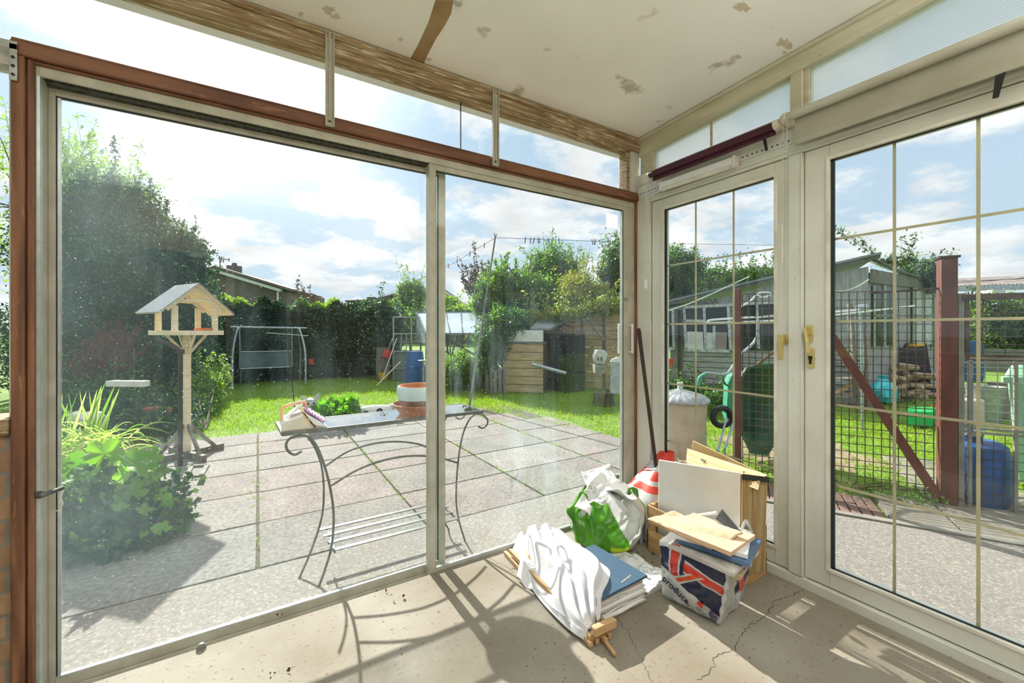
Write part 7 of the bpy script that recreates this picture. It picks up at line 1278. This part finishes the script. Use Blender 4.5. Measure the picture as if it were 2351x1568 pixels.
# red and white bag behind, between green bag and file
t = thing('carrier_bag', 'red and white striped carrier bag pulled up to a point behind the document file', 'bag', (1.99, 1.72, 0)); ax0 = DP(1534, 1037, 2.62)
def rfn(u, v):
    a = 2 * math.pi * u; w = 1 - .75 * max(0, v - .45) / .55; c0 = Vector((1.97, 1.74, 0)).lerp(Vector((ax0.x, ax0.y, 0)), v ** 1.5); r1 = (.06 + .07 * math.sin(min(1, v * 5) * 1.57)) * w
    r1 *= 1 + .14 * math.sin(a * 5 + 4 * v) + .2 * nz(a, v * 2, 4, 1.5); r1 = max(r1, .012); return (c0.x + r1 * math.cos(a) * .9, min(1.93, c0.y + r1 * math.sin(a) * 1.25), ax0.z * v + .003)
mb = MB(); mb.grid(rfn, 48, 40, lambda u, v: (0 if (v > .88 or (.68 < v < .78) or (v < .62 and v > .56)) else 1), closed=True); mb.build('bag', ['bagr', 'bagw'], t, smooth=60)
mb = MB(); P = curve([DP(1470, 1150, 2.50), DP(1500, 1180, 2.42), DP(1515, 1165, 2.40)], 12); mb.grid(lambda u, v: P[min(len(P) - 1, int(u * (len(P) - 1)))] + Vector((.01, .01, .035 * v)), 12, 2); mb.build('red_fold', 'bagr', t, solid=.002)
# spare white bag skirt hanging between them
mb = MB(); mb.grid(lambda u, v: DP(1436 + 62 * u, 1190 + 60 * v + 10 * math.sin(u * 5), 2.44 - .10 * math.sin(3.1 * u) + .02 * math.sin(u * 30)), 40, 10); 
for i, q in enumerate(mb.V):
    if q[2] < .004: mb.V[i] = (q[0], q[1], .004)
o = mb.build('empty_carrier_bag', 'bagw', None, smooth=60, solid=.0015); tag(o, 'empty creased white polythene bag slumped between green bag and crate', 'bag')
# crate
t = thing('wooden_crate', 'low slatted wooden fruit crate standing against the narrower french door', 'crate', (1.98, 1.32, 0)); x0, x1, y0, y1 = 1.825, 2.135, 1.085, 1.555
for (z0_, z1_) in ((.0, .115), (.150, .245)):
    for nm, b_ in (('long_slat', (x0, x0 + .007, y0, y1)), ('long_slat', (x1 - .007, x1, y0, y1)), ('end_slat', (x0, x1, y0, y0 + .007)), ('end_slat', (x0, x1, y1 - .007, y1))):
        mb = MB(); mb.box(b_[0], b_[1], b_[2], b_[3], z0_ + .001, z1_); mb.build(nm, 'crate', t, bev=.0015)
for x in (x0 + .010, x1 - .032):
    for y in (y0 + .010, y1 - .032): mb = MB(); mb.box(x, x + .022, y, y + .022, .001, .255); mb.build('corner_post', 'crate', t, bev=.0015)
mb = MB(); mb.box(x0 + .008, x1 - .008, y0 + .008, y1 - .008, .01, .018); mb.build('bottom', 'crate', t, smooth=0)
# expanding document file
t = thing('document_file', 'fat expanding document file with white covers and buff pleated leaves in the crate', 'file', (1.95, 1.3, .03))
FTL, FBL, FTR, FBR = Vector((1.850, 1.500, .504)), Vector((1.862, 1.520, .250)), Vector((1.850, 1.057, .562)), Vector((1.870, 1.073, .06)); FBL2 = Vector((1.872, 1.525, .06)); bk = Vector((.008, 0, 0))
mb = MB(); mb.hexa([FBL2, FBR, FBR + bk, FBL2 + bk], [FTL, FTR, FTR + bk, FTL + bk]); mb.build('front_cover', 'canvas', t, bev=.003)
BTL, BTR, BBR, BBL = Vector((2.055, 1.47, .50)), Vector((2.055, 1.045, .515)), Vector((2.06, 1.06, .06)), Vector((2.06, 1.50, .06))
mb = MB(); mb.hexa([BBL, BBR, BBR + bk, BBL + bk], [Vector((2.03, 1.42, .60)), Vector((2.055, 1.045, .515)), Vector((2.063, 1.045, .515)), Vector((2.038, 1.42, .60))]); mb.build('back_cover', 'pages', t, bev=.002)
mb = MB(); n_ = 24
for i in range(n_):
    k = (i + .5) / n_; a, b, c_, d = (FBL2 + bk).lerp(BBL, k), (FBR + bk).lerp(BBR, k), (FTR + bk).lerp(BTR, k), (FTL + bk).lerp(BTL, k); e = Vector((0, 0, -.022)); s_ = Vector((0, .008 - .010 * (i % 2), 0)); tt = Vector((.0022, 0, 0)); mb.hexa([a - s_, b + s_, b + s_ + tt, a - s_ + tt], [d + e - s_, c_ + e * .4 + s_, c_ + e * .4 + s_ + tt, d + e - s_ + tt])
mb.build('pleated_leaves', 'pages', t, smooth=0)
mb = MB(); a, b, c_, d = FTR + bk + Vector((0, -.010, -.03)), BTR + Vector((0, -.012, -.03)), BTR + Vector((0, -.012, -.004)), FTR + bk + Vector((0, -.010, -.004)); mb.hexa([a, b, b + Vector((0, .004, 0)), a + Vector((0, .004, 0))], [d, c_, c_ + Vector((0, .004, 0)), d + Vector((0, .004, 0))]); mb.build('black_edge_band', 'black', t, smooth=0)
# index flap with letters
A_, B_, C_, D_ = XP(1578, 1029, 2.02), XP(1762, 1090, 2.045), XP(1740, 1105, 1.98), XP(1576, 1048, 1.97); mb = MB(); mb.hexa([D_, C_, C_ + Vector((.003, 0, -.003)), D_ + Vector((.003, 0, -.003))], [A_, B_, B_ + Vector((.003, 0, -.003)), A_ + Vector((.003, 0, -.003))]); mb.build('index_leaf', 'pages', t, smooth=0)
A2_, B2_, C2_, D2_ = XP(1576, 1046, 1.965), XP(1745, 1105, 1.965), XP(1740, 1125, 1.93), XP(1576, 1062, 1.93); mb = MB(); mb.hexa([D2_, C2_, C2_ + bk * .4, D2_ + bk * .4], [A2_, B2_, B2_ + bk * .4, A2_ + bk * .4]); mb.build('index_leaf', 'pages', t, smooth=0)
ux = (B_ - A_).normalized(); uy = (A_ - D_).normalized(); text_mesh('index_letter', 'W', .028, 'black', t, XP(1608, 1058, 1.955), ux, uy, .0008, .0006); text_mesh('index_letter', 'F', .020, 'black', t, XP(1706, 1086, 1.955), ux, uy, .0008, .0004)
# corner of torn transparent wrap
mb = MB(); P0 = XP(1555, 1040, 1.95); mb.grid(lambda u, v: P0 + Vector((.03 * v, -.10 * u, -.03 - .035 * u + .03 * nz(u, v, 3, 4) - .03 * v)), 14, 8); o = mb.build('torn_wrapper', 'bagw', None, solid=.001); tag(o, 'scrap of torn clear wrapper tucked behind the white file cover', 'wrapper')

# union jack carrier bag
uc = Vector((1.675, 1.10, 0)); L0, F0, R0_, B0 = Vector((1.548, 1.232, 0)), Vector((1.600, 1.000, 0)), Vector((1.765, 1.020, 0)), Vector((1.79, 1.23, 0))
t = thing('flag_carrier_bag', 'union flag carrier bag bulging with papers, standing in front of the crate', 'bag', (1.68, 1.10, 0))
HB = .275
def side(A, B, oa, ob, seed, bul=.02):
    def f(u, v):
        p = A.lerp(B, u); o = (B - A).normalized(); nn = Vector((o.y, -o.x, 0)); 
        p = p + (oa.lerp(ob, u)) * v; bulge = bul * math.sin(math.pi * u) * math.sin(math.pi * min(1, v * 1.1)) + .010 * nz(u, v, seed, 3.5) + .006 * nz(u, v, seed + 3, 9)
        cen = Vector((uc.x, uc.y, 0)); dn = nn if (p - cen).dot(nn) > 0 else -nn
        low = min(1, v / .08); p = cen.lerp(p, .88 + .12 * math.sin(low * 1.57)) + dn * bulge; p.z = .004 + HB * v * (1 + .05 * math.sin(u * 3)); return p
    return f
oL, oF, oR, oB = Vector((-.045, -.02, 0)), Vector((-.040, -.065, 0)), Vector((.065, -.055, 0)), Vector((.02, .02, 0))
def flagm(u, v):
    # 0 white 1 navy 2 red 3 orange-red 4 silver
    s_ = v - (.60 - .46 * u)
    if s_ < -.01: return 4
    x = u * 1.25 - .05; y = (v - .36) / .60
    d1 = (x - .62) + (y - .40) * .95; d2 = (x - .62) - (y - .42) * 1.15
    if abs(d2 + .0) < .075 and y < .5: return 3
    if abs(d2) < .14 and y < .5: return 0
    if abs(y - .60 + .35 * (x - .5)) < .105 and x > .46: return 2
    if abs(y - .60 + .35 * (x - .5)) < .15 and x > .46: return 0
    if abs(x - .26) < .085: return 2
    if abs(x - .26) < .125: return 0
    if v > .93: return 4
    return 1
fm = ['bagw', 'navy2', 'redp', 'orangep', 'bagw']
M['silver'] = mat('silvery_polythene', (.60, .62, .61), (.52, .54, .53), 5, .2, bump=.6, bscale=10, coat=.4, transl=.2); fm[4] = 'silver'
sLF = side(L0, F0, oL, oF, 2, .022); sFR = side(F0, R0_, oF, oR, 5, .016)
mb = MB(); mb.grid(sLF, 190, 170, flagm); mb.build('printed_side', fm, t, smooth=60)
def flagm2(u, v):
    if u < .12 or u > .86 or v < .42: return 4
    return 2 if .45 < u < .60 and v < .75 else (1 if v < .72 and u > .35 else 4)
mb = MB(); mb.grid(sFR, 60, 60, flagm2); mb.build('gusset_side', fm, t, smooth=60)
mb = MB(); mb.grid(side(R0_, B0, oR, oB, 7), 30, 30); mb.grid(side(B0, L0, oB, oL, 9), 30, 30); mb.add([sLF(0, 0), sLF(1, 0), sFR(1, 0), B0 * .97 + uc * .03 + Vector((0, 0, .004))], [(0, 1, 2, 3)]); mb.build('rear_sides', 'silver', t, smooth=60)
# welded seam along the front corner and puffy foot
mb = MB(); mb.tube(curve([sLF(1, v / 10) + Vector((-.004, -.004, 0)) for v in range(11)], 30), [.007 + .003 * math.sin(k) for k in range(len(curve([sLF(1, v / 10) for v in range(11)], 30)))], 7); mb.build('corner_seam', 'bagw', t)
p0, p1 = sLF(.03, .36), sLF(.45, .19); uxx = (p1 - p0).normalized(); nrm_ = Vector((-.97, -.17, 0)); uyy = nrm_.cross(uxx) * -1; uyy = Vector((0, 0, 1)) - uxx * uxx.z
text_mesh('printed_word', 'produce.', .038, 'navy2', t, p0 + nrm_ * .014, uxx, uyy, .001, .0008)
p2 = sLF(.74, .10); text_mesh('printed_word', 'TEAM', .012, 'navy2', t, sLF(.70, .165) + nrm_ * .010, uxx, uyy, .0008) if False else None
mb = MB()
for k in range(5): cc_ = sLF(.66 + .035 * k, .135 - .012 * (k % 2) - .01 * k) + nrm_ * .007; mb.tube([cc_ + (uxx * math.cos(a) + uyy * math.sin(a)) * .0055 for a in [2 * math.pi * j / 14 for j in range(15)]], .0009, 4)
mb.build('ring_emblem', 'navy2', t)
mb = MB(); cc_ = sLF(.70, .24) + nrm_ * .008; mb.bar(cc_ - uxx * .012, cc_ + uxx * .012, .004, .012, up=uyy); mb.bar(cc_ - uxx * .006 + uyy * .008, cc_ + uxx * .010 + uyy * .010, .004, .008, up=uyy); mb.build('red_emblem', 'redp', t)
mb = MB(); cc_ = sLF(.90, .14) + nrm_ * .008; k = 14; mb.add([cc_ + (uxx * math.cos(2 * math.pi * j / k) + uyy * math.sin(2 * math.pi * j / k)) * (.019 if j % 2 else .0165) for j in range(k)], [tuple(range(k))]); mb.build('round_badge', mat('badge_blue', (.03, .06, .14), (.5, .12, .03), 90, .5, lo=.55, hi=.6), t, smooth=0, solid=.001)
# ribbon handles
def ribbon(pts, w, name, par, mt='bagw', wd=(0, 0, 1)):
    P = curve(pts, 30); wd = Vector(wd).normalized() * w; mb = MB(); mb.grid(lambda u, v: P[min(len(P) - 1, int(round(u * (len(P) - 1))))] + wd * (v - .5), len(P) - 1, 2); return mb.build(name, mt, par, solid=.0015, smooth=60)
q1_ = lambda x, y, d: DP(x, y, d)
ribbon([q1_(1560, 1248, 1.80), q1_(1572, 1285, 1.765), q1_(1600, 1308, 1.745), q1_(1622, 1302, 1.735)], .034, 'handle', t, wd=(rtv[0], rtv[1], 0))
ribbon([q1_(1612, 1304, 1.738), q1_(1625, 1296, 1.735), q1_(1619, 1280, 1.735)], .022, 'handle', t, wd=(rtv[0], rtv[1], 0))
ribbon([q1_(1700, 1222, 1.84), q1_(1712, 1200, 1.86), q1_(1722, 1212, 1.87), q1_(1732, 1240, 1.86), q1_(1740, 1262, 1.84)], .03, 'handle', t)
# papers in the flag bag
def slab_paper(name, lab, cat, c, w, d, h, rz, mt, tilt=(0, 0), bev=.001, extra=None, group=None):
    t2 = thing(name, lab, cat, c, group); q = Matrix.Rotation(rz, 4, 'Z') @ Matrix.Rotation(tilt[0], 4, 'X') @ Matrix.Rotation(tilt[1], 4, 'Y'); cv = Vector(c)
    mb = MB(); V_ = lambda x, y, z: cv + (q @ Vector((x, y, z))); mb.hexa([V_(-w / 2, -d / 2, 0), V_(w / 2, -d / 2, 0), V_(w / 2, d / 2, 0), V_(-w / 2, d / 2, 0)], [V_(-w / 2, -d / 2, h), V_(w / 2, -d / 2, h), V_(w / 2, d / 2, h), V_(-w / 2, d / 2, h)]); mb.build('sheets', mt, t2, bev=bev); return t2, V_
rz_ = math.atan2(F0.y - L0.y, F0.x - L0.x) + math.pi / 2
M['buffp'] = mat('buff_magazine_edges', (.62, .50, .28), (.30, .22, .12), 120, .8, stretch=(.3, .3, 4)); M['blueph'] = mat('blue_glossy_cover', (.05, .11, .22), (.10, .2, .38), 6, .15, coat=.5)
for i, (z, mt, lab, dx, dy, rr_) in enumerate(((.02, 'pageedge', 'thick wad of papers filling the bottom of the flag bag', 0, 0, 0), (.235, 'buffp', 'buff-edged magazine under the blue one in the flag bag', .01, -.015, .05), (.262, 'pageedge', 'thin newspaper wad just under the blue magazine in the flag bag', -.01, -.01, -.06), (.286, 'blueph', 'glossy blue magazine sticking out right of the envelope', .035, -.015, .1), (.304, 'paper', 'white sheets between blue magazine and brown envelope', .03, .01, .22), (.322, 'kraft', 'smaller brown envelope under the big one in the flag bag', .0, .01, -.05))):
    slab_paper('paper_stack', lab, 'papers', (uc.x - .01 + dx, uc.y - .03 + dy, z), (.12 if i == 0 else (.235 if i == 1 else .262)), (.13 if i == 0 else (.24 if i == 1 else .268)), (.20 if i == 0 else .018), rz_ + rr_, mt, (.03, -.03 + .02 * i))
# big envelope
t = thing('brown_envelope', 'large creased brown envelope lying on top of the flag bag', 'envelope', (1.55, 1.05, .36)); E4 = [DP(1487, 1196, 1.86), DP(1632, 1262, 1.67), DP(1706, 1226, 1.74), DP(1548, 1178, 1.97)]
mb = MB(); mb.grid(lambda u, v: E4[0].lerp(E4[1], u).lerp(E4[3].lerp(E4[2], u), v) + Vector((0, 0, .010 * math.sin(3.14 * u) * math.sin(3.14 * v) + .010 * nz(u, v, 5, 2.5) + .003 * nz(u, v, 8, 9))), 40, 26); mb.build('sleeve', 'kraft', t, solid=.006, smooth=40)
mb = MB(); mb.grid(lambda u, v: E4[0].lerp(E4[3], u) + (E4[1] - E4[0]) * (.28 * v * (1 - .5 * abs(u - .5))) + Vector((0, 0, .011 + .006 * nz(u, v, 2, 3))), 20, 8); mb.build('flap', 'kraft', t, solid=.002)
# black book leaning
t = thing('black_book', 'thin black hardback book standing slanted behind the brown envelope', 'book', DP(1690, 1215, 1.86)); A_, B_, C_, D_ = DP(1658, 1168, 1.90), DP(1711, 1231, 1.78), DP(1690, 1228, 1.80), DP(1642, 1190, 1.86); off = Vector((.010, .006, .002)); nn_ = (B_ - A_).cross(D_ - A_).normalized() * .003
mb = MB(); mb.hexa([D_, C_, C_ + nn_, D_ + nn_], [A_, B_, B_ + nn_, A_ + nn_]); mb.build('cover', mat('charcoal_cover', (.055, .06, .06), (.09, .10, .10), 20, .5), t, bev=.001); k9 = nn_ * 3.2
mb = MB(); mb.hexa([D_ + nn_ * 1.1, C_ + nn_ * 1.1, C_ + k9, D_ + k9], [A_ + nn_ * 1.1, B_ + nn_ * 1.1, B_ + k9, A_ + k9]); mb.build('page_block', 'paper', t, smooth=0); mb = MB(); mb.hexa([D_ + k9, C_ + k9, C_ + k9 + nn_, D_ + k9 + nn_], [A_ + k9, B_ + k9, B_ + k9 + nn_, A_ + k9 + nn_]); mb.build('cover', 'black', t, smooth=0)
mb = MB(); mb.tube([DP(1575, 1186, 1.98), DP(1646, 1178, 1.93)], [.004, .009], 10); o = mb.build('paper_roll', 'paper'); tag(o, 'thin white paper roll lying along the file behind the brown envelope', 'roll')
# newspaper stacks with the blue folder
slab_paper('newspaper_stack', 'stack of grey newspapers with curled edges under the blue folder', 'newspapers', (1.312, 1.415, .001), .275, .31, .098, .03, 'pageedge', (0, 0))
for k in range(9):
    slab = MB(); z = .012 + k * .010; slab.grid(lambda u, v: Vector((1.165 + .29 * u + .010 * math.sin(k * 2.1), 1.250 + .31 * v + .008 * math.cos(k * 1.7), z + .006 * nz(u, v, k, 3) - .006 * (1 - v) ** 4)), 16, 12); o = slab.build('newspaper', 'news' if k % 3 == 1 else 'paper', None, solid=.004, smooth=40); tag(o, 'folded newspaper inside the stack under the blue folder', 'newspaper', 'newspapers under the blue folder')
t, V_ = slab_paper('blue_folder', 'slate blue presentation folder lying on the newspaper stack', 'folder', (1.318, 1.405, .112), .285, .325, .010, .045, 'navy', (.0, 0), .002)
text_mesh('title_print', 'THE FOLDER', .012, 'gold', t, (1.295, 1.262, .1225), (1, .05, 0), (-.05, 1, 0), .0003) if False else None
mb = MB()
for k, (a, b) in enumerate(((.0, .012), (.016, .03), (.034, .042), (.046, .062), (.066, .074))): mb.bar((1.33 + a, 1.272 + a * .2, .1226), (1.33 + b, 1.272 + b * .2, .1226), .006, .0006)
mb.build('gilt_title', 'gold', t, smooth=0)
slab_paper('newspaper_stack', 'low spread of loose white newsprint to the right of the blue folder', 'newspapers', (1.555, 1.43, .001), .19, .30, .03, .02, 'pageedge')
for k, (x, y, z, w_, h_, az, sd) in enumerate(((1.55, 1.44, .034, .21, .31, .05, 1), (1.575, 1.40, .042, .17, .26, -.12, 2), (1.51, 1.34, .048, .14, .17, .25, 3), (1.47, 1.56, .040, .14, .12, .7, 4), (1.60, 1.33, .050, .12, .13, .5, 5), (1.36, 1.60, .060, .16, .10, .3, 6))):
    q = Matrix.Rotation(az, 3, 'Z'); c = Vector((x, y, z)); mb = MB(); mb.grid(lambda u, v: c + q @ Vector(((u - .5) * w_, (v - .5) * h_, .012 * nz(u, v, sd * 3.1, 4) + .008 * abs(nz(u, v, sd, 9)))), 20, 20); o = mb.build('loose_sheet', 'news' if k in (1, 2, 4) else 'paper', None, solid=.0008, smooth=30)
    tag(o, 'crumpled loose sheet of newsprint spread beside the blue folder', 'paper', 'loose sheets beside the blue folder')
# folded wooden chair wrapped in white cloth
t = thing('wooden_frame_bundle', 'folded wooden slat frame on the floor wrapped in a white sheet', 'frame', (1.15, 1.5, 0)); fa, fb = Vector((1.185, 1.86, .03)), Vector((1.135, 1.175, .03)); fd = (fb - fa).normalized(); fs = Vector((fd.y, -fd.x, 0)); 
if fs.x < 0: fs = -fs
for k, (o1, z, e0, e1) in enumerate(((-.060, .012, -.05, .0), (-.030, .012, .0, .0), (.0, .014, -.04, .015), (.030, .013, .0, .0), (-.055, .045, .0, -.05), (.030, .046, .0, .0), (.0, .045, .05, .0))):
    mb = MB(); mb.bar(fa + fs * o1 + fd * e0 + Vector((0, 0, z - .03 + .002)), fb + fs * o1 + fd * e1 + Vector((0, 0, z - .03 + .002)), .016, .020); mb.build('slat', 'ply', t, bev=.0015)
mb = MB(); mb.bar(fb - fs * .052 + Vector((0, 0, .032)) , fb + fs * .052 + Vector((0, 0, .036)), .026, .032); mb.build('end_block', 'ply', t, bev=.003); mb = MB(); mb.bar(fb - fs * .062 - fd * .02 + Vector((0, 0, .0)), fb + fs * .045 - fd * .02 + Vector((0, 0, .0)), .022, .026); mb.build('end_block', 'ply', t, bev=.003)
mb = MB(); mb.bar(fb + Vector((.0, 0, -.018)), fb + fd * .075 + Vector((-.012, 0, -.018)), .012, .014); mb.build('protruding_stub', 'ply', t, bev=.002)
mb = MB(); mb.bar(fa + fs * .07 + Vector((0, -.35, .055)), fb + fs * .035 + Vector((0, .11, .045)), .020, .018); mb.build('slat', 'ply', t, bev=.002)
# white sheet draped over it
t = thing('white_sheet', 'crumpled white cotton sheet draped over the wooden frame bundle', 'sheet', (1.2, 1.6, .05))
Lp = [(1186, 1236), (1176, 1262), (1190, 1300), (1222, 1345), (1262, 1395), (1310, 1440), (1346, 1462)]; Rp = [(1288, 1240), (1335, 1262), (1395, 1296), (1398, 1322), (1384, 1352), (1378, 1400), (1374, 1420)]
Lw = curve([G(x, y, .03) for x, y in Lp], 36); Rw = curve([G(x, y, zz) for (x, y), zz in zip(Rp, (.10, .13, .138, .138, .136, .11, .06))], 36)
def lin(Q, v):
    t9 = v * (len(Q) - 1); i = min(len(Q) - 2, int(t9)); return Q[i].lerp(Q[i + 1], t9 - i)
def sheet(u, v):
    a, b = lin(Lw, v), lin(Rw, v); p = a.lerp(b, u); w_ = (b - a).length
    zr_ = .125 if v < .65 else .125 - .085 * (v - .65) / .35
    q = u * 3.3 + .55 * nz(u, v, 1, 2.4) + v * .5
    z = .030 + (zr_ - .03) * (min(1, u * 1.3) ** .8) + .040 * math.sin(math.pi * u) ** .7 * (1 - .45 * v) + (.020 * math.sin(q * 6.283) + .008 * math.sin(q * 13.1 + 1)) * min(1, w_ / .22) + .014 * nz(u, v, 7, 3)
    if u < .04: z *= .4
    if 1.16 < p.x < 1.47 and 1.235 < p.y < 1.58: z = max(z, .128 + .006 * math.sin(q * 6.283))
    return Vector((p.x, p.y, max(.006, z)))
mb = MB(); mb.grid(sheet, 70, 110); mb.build('cotton', 'cloth', t, solid=.002, smooth=70)
mb = MB(); A_, B_ = G(1195, 1285, .075), G(1232, 1300, .075); mb.grid(lambda u, v: A_.lerp(B_, u).lerp((G(1186, 1325, .012).lerp(G(1222, 1352, .012), u)), v) + Vector((-.012 * math.sin(3.14 * u), 0, .012 * math.sin(u * 6))), 14, 10); mb.build('hanging_corner', 'cloth', t, solid=.0015)
mb = MB(); A_, B_ = G(1268, 1240, .08), G(1306, 1245, .08); mb.grid(lambda u, v: A_.lerp(B_, u) + Vector((.012 * v, .008 * v, .05 * v * (1 - abs(u - .35) * 1.6) + .006 * math.sin(u * 12))), 14, 8); mb.build('peaked_fold', 'cloth', t, solid=.0015)
